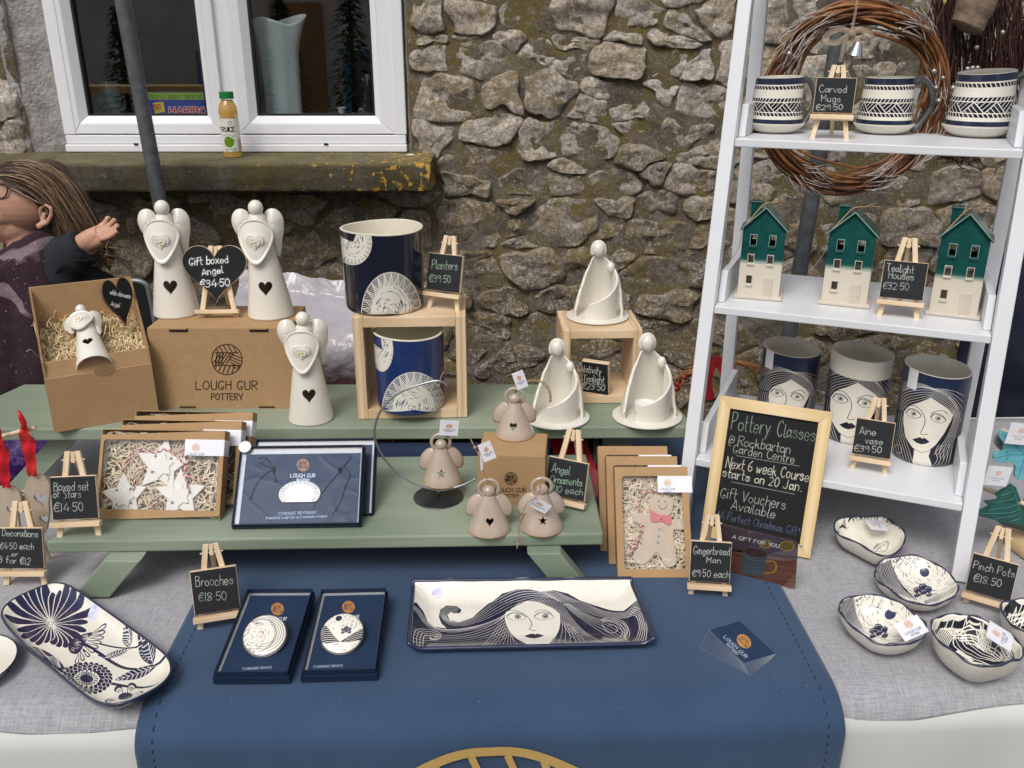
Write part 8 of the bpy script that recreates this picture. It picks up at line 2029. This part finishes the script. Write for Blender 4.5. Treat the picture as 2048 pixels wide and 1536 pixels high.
# chair
ch=thing('folding_chair','black chair back with grey tubular edge behind the open kraft box','chair',Vector((Py(280,900,2.02).x,2.02,0)))
cz=lambda x,y,dy=0: Py(x,y,2.02+dy)-ch.location
rr_=[cz(225,575),cz(262,562),cz(288,566),cz(298,585),cz(312,660),cz(322,760),cz(324,830)]
B().tube(crom(rr_,6),.006,10).build('frame_tube',mat('grey chair tube',(.22,.23,.24),.4,metal=.5),ch,smooth=True)
B().tube([cz(324,830),cz(330,1100)],.006,10).build('leg',M_galv,ch); B().tube([cz(180,1000),cz(170,1150)],.006,10).build('leg',M_galv,ch)
P=[cz(170,600),cz(226,579),cz(262,567),cz(287,571),cz(295,588),cz(308,660),cz(318,760),cz(320,830),cz(170,830)]
B().prism([(q.x,q.z) for q in P],.008,y0=-.002).build('backrest',mat('black chair fabric',(.006,.006,.007),.9),ch)
# crumpled clear plastic and what it lies on
def plastic_mat():
    m,n,p=newmat('milky polythene'); p.inputs['Base Color'].default_value=(.66,.65,.72,1); p.inputs['Roughness'].default_value=.2; p.inputs['Alpha'].default_value=.55; p.inputs['Transmission Weight'].default_value=0; p.inputs['Coat Weight'].default_value=.6
    bump(n,p,noisy(n,coords(n),7,3,.5,1.5),.5,.02); return m
pb=thing('polythene_sheet','crumpled milky plastic sheeting heaped behind the kraft box and angel','plastic sheet',Py(590,760,2.0))
b=B(); a0_,a1_=Py(455,560,2.0)-pb.location,Py(712,770,1.95)-pb.location
def pf(u,v):
    X=a0_.x+(a1_.x-a0_.x)*u; edge=1-.25*max(0,(u-.45))**1.2; Z=a1_.z+(a0_.z-a1_.z)*v*edge-.02*math.sin(u*3)
    n1=noise.ridged_multi_fractal(Vector((u*2.4+v,v*1.6,1.3)),.9,2.3,5,1,2); return (X,-.10*math.sin(math.pi*min(1,v*1.2))*(1-.4*u)+.009*n1-.03+.12*v,Z+.006*n1)
b.grid(pf,110,80); b.uv={}; b.build('film',plastic_mat(),pb,smooth=50)
cb=thing('dull_red_box','low dull red brown box under the plastic sheeting','box',Vector((Py(690,800,2.0).x,2.02,0)))
B().box((-.12,.1,.41),(.62,.3,.80)).build('body',mat('dull red brown card',(.10,.05,.042),.85,.3,30),cb)
# purple bag on the left
pu=thing('purple_bag','shiny purple bag beneath the left end of the upper step','bag',Vector((Py(40,1000,1.85).x,1.85,0))); b=B()
b.grid(lambda u,v:(-.30+.46*u,.06*math.sin(u*9)*.2-.05*math.sin(math.pi*v)+.02*noise.noise(Vector((u*8,v*6,2))),.30+.52*v+.015*math.sin(u*7)),60,50); b.uv={}
m,n,p=newmat('purple print fabric'); co=coords(n,(14,14,22)); w=n.nodes.new('ShaderNodeTexNoise'); w.inputs['Scale'].default_value=1.2; w.inputs['Distortion'].default_value=2.5; L(n,co,w.inputs[0])
L(n,ramp(n,w.outputs[0],[(.50,(.035,.008,.10)),(.54,(.12,.08,.20)),(.58,(.035,.008,.10))]),p.inputs['Base Color']); p.inputs['Roughness'].default_value=.35; b.build('bag_body',m,pu,smooth=True).modifiers.new('s','SOLIDIFY').thickness=.02

# ---------------------------------------------------------------- twig wreath with silver leaves
M_tw=[mat('willow twig',(.20,.075,.025),.4,.35,60,coat=.2),mat('dark willow twig',(.10,.038,.016),.5,.35,60),mat('tan willow twig',(.30,.14,.05),.45,.3,60)]
YWr=2.12; wc=Py(1706,200,YWr); wr=thing('twig_wreath','round brown willow wreath with silver leaves hanging on the pole behind the mugs','wreath',wc); RW=165*mpp(wc); rr=random.Random(21)
bb=[B(),B(),B()]
for k in range(64):
    dr_,dy_=rr.gauss(0,.013),rr.gauss(0,.013); ph=rr.uniform(0,6.28); f1=rr.choice([2,3,4]); am=rr.uniform(.004,.011); a0=rr.uniform(0,6.28); ln_=rr.uniform(2.6,6.0); r0=rr.uniform(.0026,.0048)
    pts=[]
    for i in range(46):
        a=a0+ln_*i/45; R=RW+dr_+am*math.sin(f1*a+ph); pts.append((R*math.cos(a)*1.04,dy_+am*math.cos(f1*a+ph*1.7),R*math.sin(a)))
    c=rr.choice([0,0,1,2])
    if k<26: B().tube(pts,[r0*(1-.5*i/45) for i in range(46)],7).build('twig',M_tw[c],wr,smooth=True)
    else: bb[c].tube(pts,[r0*(1-.5*i/45) for i in range(46)],6)
for q,m_ in zip(bb,M_tw): q.build('twig_tangle',m_,wr,smooth=True,kind='stuff')
def leafm():
    m,n,p=newmat('silvered leaf'); co=coords(n); f=noisy(n,co,160,3,.8); L(n,ramp(n,f,[(.40,(.20,.12,.08)),(.50,(.50,.46,.43)),(.62,(.36,.30,.26))]),p.inputs['Base Color']); p.inputs['Roughness'].default_value=.4; p.inputs['Metallic'].default_value=.2; return m
M_lf=leafm()
for a_ in (2.35,1.95,.75,-.15,-.75,-1.35,-2.15):
    b=B()
    for s in range(20):
        a0=a_+rr.uniform(-.08,.22); ro=rr.uniform(-.024,.024); le=rr.uniform(.18,.42); dr0=rr.uniform(-.03,.03); y_=-.022-rr.random()*.014
        b.tube([((RW+ro+dr0*f)*math.cos(a0+le*f)*1.04,y_-.006*math.sin(3*f),(RW+ro+dr0*f)*math.sin(a0+le*f)) for f in (0,.25,.5,.75,1)],[.0007,.0014,.0015,.0012,.0005],4)
    b.build('silver_leaf',M_lf,wr,smooth=True,kind='stuff')
M_ball=mat('pewter ball',(.40,.38,.35),.3,.2,60,metal=.7)
for x,y,r in ((1578,108,6.5),(1868,143,6),(1872,176,5),(1886,156,4.5),(1877,202,5.5),(1800,58,4),(1906,176,6)): B().ball(Py(x,y,YWr-.035)-wc,r*mpp(wc),14).build('bead',M_ball,wr,smooth=True)
for x,y in ((1872,176),(1868,143),(1877,202)): B().tube(crom([Py(x,y,YWr-.03)-wc,Py(x-10,y-22,YWr-.04)-wc,Py(x-20,y-45,YWr-.02)-wc],4),.0009,5).build('bead_wire',M_wire,wr)
m,n,p=newmat('champagne organza'); n.nodes.clear(); o_=n.nodes.new('ShaderNodeOutputMaterial'); tr=n.nodes.new('ShaderNodeBsdfTransparent'); df=n.nodes.new('ShaderNodeBsdfPrincipled'); df.inputs['Base Color'].default_value=(.48,.38,.28,1); df.inputs['Roughness'].default_value=.4
mx=n.nodes.new('ShaderNodeMixShader'); mx.inputs[0].default_value=.55; L(n,tr.outputs[0],mx.inputs[1]); L(n,df.outputs[0],mx.inputs[2]); L(n,mx.outputs[0],o_.inputs[0]); M_org=m
def ribbon(parent,pts,w,mt,name='ribbon_loop',side=(0,0,1)):
    C_=crom(pts,6); vs=[]; S_=Vector(side)
    for i,c in enumerate(C_):
        d_=(C_[min(i+1,len(C_)-1)]-C_[max(0,i-1)]).normalized(); s_=d_.cross(Vector((0,1,0))); s_=s_.normalized() if s_.length>1e-4 else S_
        for j in (-1,0,1): vs.append(c+s_*w*j/2+Vector((0,.003*abs(j)*math.sin(i*.5),0)))
    return B().add(vs,[(3*i+j,3*i+j+1,3*i+j+4,3*i+j+3) for i in range(len(C_)-1) for j in range(2)]).build(name,mt,parent,smooth=True)
w2_=lambda x,y,dy=-.045: Py(x,y,YWr+dy)-wc
ribbon(wr,[w2_(1704,66),w2_(1680,58),w2_(1655,68),w2_(1652,82),w2_(1675,84),w2_(1704,66)],.012,M_org); ribbon(wr,[w2_(1704,66),w2_(1726,60),w2_(1745,76),w2_(1742,96),w2_(1722,90),w2_(1704,66)],.012,M_org)
ribbon(wr,[w2_(1704,66),w2_(1688,90),w2_(1680,124)],.009,M_org,'ribbon_tail'); ribbon(wr,[w2_(1704,66),w2_(1706,104),w2_(1692,132)],.008,M_org,'ribbon_tail'); ribbon(wr,[w2_(1704,66),w2_(1710,30),w2_(1716,-40)],.006,M_org,'hanging_ribbon'); B().ball(w2_(1704,67,-.05),.007,10).build('bow_knot',M_org,wr)
B().lathe([(.0001,.030),(.008,.028),(.012,.014),(.017,0),(.015,.001),(.010,.014),(.0001,.026)],24,M=Matrix.Translation(w2_(1709,112,-.05))@Matrix.Rotation(.15,4,'Y')).build('silver_bell',mat('bright silver',(.62,.63,.66),.12,metal=1),wr,smooth=50)
tgw=thing('hanging_tag','small white tag hanging between the middle mug and its handle','tag',Py(1829,192,1.72)); B().box((0,0,0),(.014,.0006,.028),Matrix.Rotation(.2,4,'Y')).build('card',M_paper,tgw); B().tube([(.002,0,.014),(.006,.002,.035)],.0006,5).build('string',M_twine,tgw)

# ---------------------------------------------------------------- twig bundle and driftwood top right
YB=2.2; bc=Py(1955,100,YB); tw=thing('twig_bundle','bundle of fine dark red twigs with driftwood at the top right corner','twig decoration',bc); bb=[B(),B()]; rr=random.Random(33)
M_dt=[mat('dark red twig',(.050,.018,.016),.6,.4,60),mat('brown twig',(.085,.040,.028),.6,.4,60)]
for k in range(620):
    side=rr.random()<.45; x0_=rr.uniform(1870,1925) if side else rr.uniform(1945,2090); y0_=rr.uniform(-60,110); l=rr.uniform(90,230); lean=(rr.uniform(-.28,.12) if side else rr.uniform(-.16,.16)); pts=[]; dy=rr.uniform(-.05,.06); j=rr.uniform(-.3,.3)
    for i in range(6): f=i/5; pts.append(Py(x0_+lean*l*f+rr.uniform(-5,5)+j*18*f*f,y0_+l*f,YB+dy+rr.uniform(-.008,.008))-bc)
    r0=rr.uniform(.0009,.0024); bb[k%2].tube(crom(pts,2),[r0*(1-.06*i) for i in range(11)],4,cap=False)
for k in range(90):
    a=rr.uniform(0,6.28); x,y=rr.uniform(1890,1960),rr.uniform(300,322); l=rr.uniform(12,34); bb[k%2].tube([Py(x,y,YB)-bc,Py(x+l*.5*math.cos(a),y+l*.4*math.sin(a)+4,YB-.02)-bc,Py(x+l*math.cos(a),y+l*.6*math.sin(a),YB-.03)-bc],[.0016,.0012,.0006],4)
for q,m_ in zip(bb,M_dt): q.build('fine_twigs',m_,tw,smooth=True,kind='stuff')
dw=thing('driftwood_piece','pale driftwood log hanging among the dark twigs at the top right','driftwood',Py(1945,20,YB-.08)); b=B()
b.tube(crom([Py(x,y,YB-.08)-dw.location for x,y in ((1975,-70),(1955,0),(1938,45),(1928,62))],5),[.040]*8+[.036]*5+[.030,.022,.014],18); b.build('log',mat('weathered driftwood',(.20,.145,.10),.9,.3,40,1,60,bdist=.004),dw,smooth=True)
for x,y in ((1962,55),(1890,0)): B().ball(Py(x,y,YB-.10)-dw.location,(.004,.004,.009),10).build('cut_twig_end',mat('fresh cut wood',(.55,.36,.16),.7),dw,smooth=True)
for x,y in ((1953,95),(1935,138),(1945,136),(1955,136),(2005,65)): B().ball(Py(x,y,YB-.08)-dw.location,.006,10).build('glass_bead',M_ball,dw,smooth=True)
# berry wreath low behind the shelf
bw_=thing('berry_wreath','twig wreath with red berries and red ribbon low behind the ladder shelf','wreath',Py(1450,800,2.0)); b=B(); c0=bw_.location; rr=random.Random(9); RR=.13
for k in range(40):
    a0=rr.uniform(0,6.28); pts=[((RR+rr.gauss(0,.012))*math.cos(a0+i*.25),rr.gauss(0,.010),(RR+rr.gauss(0,.004))*math.sin(a0+i*.25)*.75) for i in range(10)]; b.tube(crom(pts,2),.0018,5)
b.build('twig_tangle',M_tw[2],bw_,smooth=True,kind='stuff')
for k in range(26): a=rr.uniform(0,6.28); B().ball(((RR+rr.gauss(0,.014))*math.cos(a),-.014,(RR+rr.gauss(0,.01))*math.sin(a)*.75),.0045,10).build('red_berry',mat('red berry',(.45,.01,.015),.25,coat=.4),bw_,smooth=True)
ribbon(bw_,[Py(x,y,1.96)-c0 for x,y in ((1418,800),(1412,760),(1425,725),(1448,735),(1455,780),(1450,830))],.028,mat('red velvet ribbon',(.28,.008,.012),.6),'red_ribbon')
# dark coat and brown chair at the right edge
nc=thing('hanging_coat','dark navy coat hanging behind the ladder shelf at the right edge','coat',Vector((Py(2060,700,2.15).x,2.15,0)))
b=B(); b.grid(lambda u,v:(-.115+.40*u+.035*v*0-.03*math.sin(v*3),.03*math.sin(u*16)+.02*noise.noise(Vector((u*4,v*5,1))),.55+.50*v),60,50); b.uv={}; b.build('cloth',mat('dark navy wool',(.010,.014,.030),.9,.3,20),nc,smooth=True).modifiers.new('s','SOLIDIFY').thickness=.03
bc2=thing('brown_crate','dark brown wooden crate in shade behind the snowflake ornament','crate',Vector((Py(2040,900,2.0).x,2.0,0)))
for k in range(5): B().box((0,.0,.12+.11*k),(.42,.02,.10)).build('slat',mat('dark stained wood',(.055,.030,.014),.7,.4,20),bc2,bevel=.003)
for x in (-.19,.19): B().box((x,.03,.34),(.03,.03,.62)).build('corner_post',mat('dark stained wood',(.055,.030,.014),.7,.4,20),bc2)

# ---------------------------------------------------------------- juice bottle on the sill
YJ=WALLY+sfz*.45; jb=Py(466,314,YJ); jb.z=stop+.0035; mj=mpp(jb); Hj=122*mj/.985; Rj=18.2*mj
bo=thing('juice_bottle','small bottle of apple juice with green cap standing on the window sill','bottle',jb)
M_juice=mat('apple juice',(.80,.50,.13),.1,.05,20,trans=.55,ior=1.35,coat=.8); M_pet=M_film
B().lathe([(.0001,0),(Rj*.92,.0),(Rj*.98,.004),(Rj*.98,Hj*.10),(Rj*.96,Hj*.12),(Rj*.98,Hj*.62),(Rj*1.0,Hj*.70),(Rj*.92,Hj*.78),(Rj*.60,Hj*.86),(Rj*.52,Hj*.88),(.0001,Hj*.88)],36).build('juice',M_juice,bo,smooth=40)
B().lathe([(Rj*.55,Hj*.885),(Rj*.72,Hj*.885),(Rj*.72,Hj*.90),(Rj*.55,Hj*.90)],24,closed=True).build('neck_ring',M_pet,bo)
B().lathe([(.0001,Hj*.895),(Rj*.74,Hj*.895),(Rj*.76,Hj*.91),(Rj*.74,Hj*.995),(Rj*.66,Hj),(.0001,Hj)],32,wob=lambda a,z:1+.02*math.cos(a*24)).build('cap',mat('green plastic cap',(.01,.22,.05),.35,.1,30),bo,smooth=30)
t=cyl_tex(jb,Rj*1.02,jb.z+Hj*.09,jb.z+Hj*.60,0,900,430,(.92,.92,.88)); 
t.text("FRUICE",(438,264),(470,263),9,(.13,.13,.10),1.7,jit=0); t.text("ICE",(455,263),(469,263),9,(.50,.62,.12),1.2,jit=0) if False else None
t.ring(460,246,3.5,3.2,(.3,.3,.3),.8); t.poly([(450,276),(456,273),(463,276),(468,280),(467,290),(461,295),(453,293),(449,286)],(.42,.56,.10),smooth=True); t.line([(446,272),(455,269),(466,273),(470,270)],(.3,.3,.25),.7,smooth=True)
t.text("100% PURE",(450,301),(474,300),3,(.25,.25,.25),.6,jit=0); t.text("APPLE JUICE",(450,307),(474,306),4,(.55,.66,.2),.7,jit=0); t.poly([(476,278),(482,278),(484,305),(478,306)],(.75,.62,.55))
lb_=B(); lb_.grid(lambda u,v:(Rj*1.015*math.sin(2*math.pi*u),Rj*1.015*math.cos(2*math.pi*u),Hj*(.09+.51*v)),48,6); lb_.build('label',imat('juice label',t,.35),bo,smooth=True)

# ---------------------------------------------------------------- behind the glass
YI=WALLY+.16; zi=WZ0+.0205
def inthing(name,label,cat,px,dy=0,group=None): p=Py(px,235,YI+dy); p.z=zi; return thing(name,label,cat,p,group=group)
M_opal=mat('pale blue opal glass',(.56,.66,.68),.25,.05,6,coat=.4)
jv=inthing('tall_jug','tall pale blue opal jug with wavy lip inside the right window pane','jug',(570)); mi=mpp(jv.location+Vector((0,0,.1))); Hv=Py(570,34,jv.location.y).z-zi
def jf(u,v):
    a=2*math.pi*u; r=.053+.011*v**3; sp=max(0,math.cos(a-.15))**6; sp2=max(0,math.cos(a-math.pi))**6; r+=.030*sp*max(0,v-.7)**1.5*5+.012*sp2*max(0,v-.8)*4; k=1-.10*abs(math.sin(a*2))**3*(1-v*.3)
    return (r*k*math.cos(a),r*k*math.sin(a)*.8,Hv*v*(1-.06*math.sin(a+2.2)**2*v+.05*sp*v))
b=B(); b.grid(jf,64,40,wu=True); b.uv={}; q=b.build('glass_body',M_opal,jv,smooth=True); q.modifiers.new('s','SOLIDIFY').thickness=.003
for px,w,h,nm,cat,lbl in ((684,.018,62,'bud_vase','vase','small white glass bud vase inside the right window pane'),(735,.030,125,'glass_vase','vase','clear glass vase at the right edge inside the window'),(225,.036,112,'textured_vase','vase','blue grey textured glass vase inside the left window pane')):
    o=inthing(nm,lbl,cat,px,.01); H_=h*mi; mt={'bud_vase':mat('white glass',(.55,.58,.58),.3),'glass_vase':M_film,'textured_vase':mat('blue grey rippled glass',(.10,.145,.16),.2,.35,30,1,40,coat=.5,bdist=.004)}[nm]
    B().lathe([(.0001,0),(w*.9,0),(w,.006),(w*.92,H_*.35),(w*.42,H_*.62),(w*.35,H_*.8),(w*.8,H_),(w*.74,H_),(w*.3,H_*.8),(w*.36,H_*.6),(w*.85,H_*.3),(.0001,.006)] if nm!='textured_vase' else [(.0001,0),(w,0),(w*1.15,H_*.4),(w*1.0,H_*.85),(w*.6,H_),(w*.5,H_*.98),(w*.9,H_*.8),(.0001,.01)],28).build('glass_body',mt,o,smooth=50)
for px,r_ in ((600,.055),(660,.045)): o=inthing('glass_bowl','frosted bowl standing right of the jug inside the window' if px==660 else 'shallow frosted plate under the tall jug inside the window','bowl',px,-.03); B().lathe([(.0001,.002),(r_*.6,.002),(r_,.014),(r_*.98,.016),(r_*.55,.005),(.0001,.005)],32,M=Matrix.Rotation(0,4,'X')).build('body',mat('frosted glass',(.38,.42,.44),.3),o,smooth=50)
A_,B__=Py(294,185,YI-.04),Py(440,236,YI-.04); hb_=thing('sweet_box','blue sweet packet reading HARIBO with green trick or treat strip inside the left pane','sweet box',(A_.x,YI-.04,zi)); wH=B__.x-A_.x; hH=A_.z-zi
B().box((wH/2,.03,hH/2),(wH,.06,hH)).build('carton',mat('blue carton',(.012,.05,.30),.4),hb_,bevel=.001)
Mh_=Matrix.Translation((A_.x,YI-.0406,zi)); t=panel_tex(Mh_,wH,hH,800,(.10,.22,.62))
t.poly([(290,180),(450,180),(450,200),(290,199)],(.52,.68,.16)); t.text("TRICK OR TREAT · TRICK OR TREAT ·",(297,197),(436,198),7,(.25,.42,.10),1.0,jit=0)
t.poly([(305,206),(327,203),(330,224),(310,227)],(.85,.78,.25)); t.text("50",(308,220),(322,218),10,(.80,.10,.08),2.2,jit=0); 
t.text("HARIBO",(339,229),(414,229),14,(.96,.92,.92),5.0,jit=0); t.text("HARIBO",(339,229),(414,229),14,(.72,.04,.10),3.0,jit=0)
B().add([(0,-.0006,0),(wH,-.0006,0),(wH,-.0006,hH),(0,-.0006,hH)],[(0,1,2,3)],[(0,0),(1,0),(1,1),(0,1)]).build('printed_front',imat('sweet box print',t,.35),hb_)

# ---------------------------------------------------------------- market yard behind the camera (seen in the panes)
YR2=-5.0
hw=thing('rendered_house','cream rendered house with blue window frames across the yard','house',(-3.5,YR2-2.6,0))
B().box((0,0,2.4),(12,.4,4.8)).build('wall',mat('cream render',(.78,.72,.62),.9,.15,2),hw)
for x in (-3.2,-.4,1.6):
    f_=B().box((x,.22,.95),(.80,.08,.9)).build('window_frame',mat('blue paint',(.10,.28,.50),.5),hw); B().box((x,.265,.95),(.62,.02,.72)).build('pane',mat('grey pane',(.16,.17,.17),.3),f_)
B().box((.6,.22,1.0),(.7,.08,2.0)).build('door',mat('varnished door',(.45,.22,.09),.5),hw)
B().box((0,.5,.18),(12,.3,.36)).build('plinth',mat('pale speckled plinth',(.5,.49,.46),.8,.5,6),hw)
rr=random.Random(4)
bn_=thing('timber_bench_stall','yellow timber stall frame across the yard','stall',(-3.9,YR2+.6,0))
for z in (.45,.72,1.05): B().box((0,0,z),(1.5,.4,.07)).build('plank',mat('yellow pine boards',(.72,.46,.16),.6),bn_)
for x in (-.7,.7): B().box((x,0,.6),(.08,.3,1.2)).build('post',mat('yellow pine boards',(.72,.46,.16),.6),bn_)
for X,Yf,h in ((-2.35,YR2+.8,2.0),(-1.75,YR2+.2,2.4),(-4.6,YR2-.6,1.9)):
    tr_=thing('conifer','%s dark green conifer standing across the yard'%('middle' if h<2.2 and X>-3 else 'tallest' if h>2.2 else 'shortest'),'tree',(X,Yf,0),group='small conifers across the yard'); B().tube([(0,0,0),(0,0,h)],[.05,.01],8).build('trunk',mat('bark',(.07,.05,.035),.9),tr_); b=B()
    for k in range(900):
        z=rr.uniform(.15,h); r=(h-z)/h*.55*rr.random()**.5; a=rr.uniform(0,6.28); c=Vector((r*math.cos(a),r*math.sin(a),z)); d_=Vector((math.cos(a),math.sin(a),-.35)).normalized()*.12; s_=d_.cross(Vector((0,0,1))).normalized()*.03
        b.add([c-s_,c+s_,c+d_],[(0,1,2)])
    b.build('crown',mat('conifer needles',(.05,.10,.045),.8,.4,8),tr_)
rt=thing('red_covered_table','market table with red cover and pale speckled edge across the yard','table',(-2.9,YR2+1.6,0)); B().box((0,0,.35),(1.5,.6,.5)).build('cover',mat('red cloth',(.40,.02,.02),.8),rt); B().box((0,.02,.66),(1.7,.7,.08)).build('top',mat('pale speckled top',(.5,.5,.48),.7,.5,8),rt)
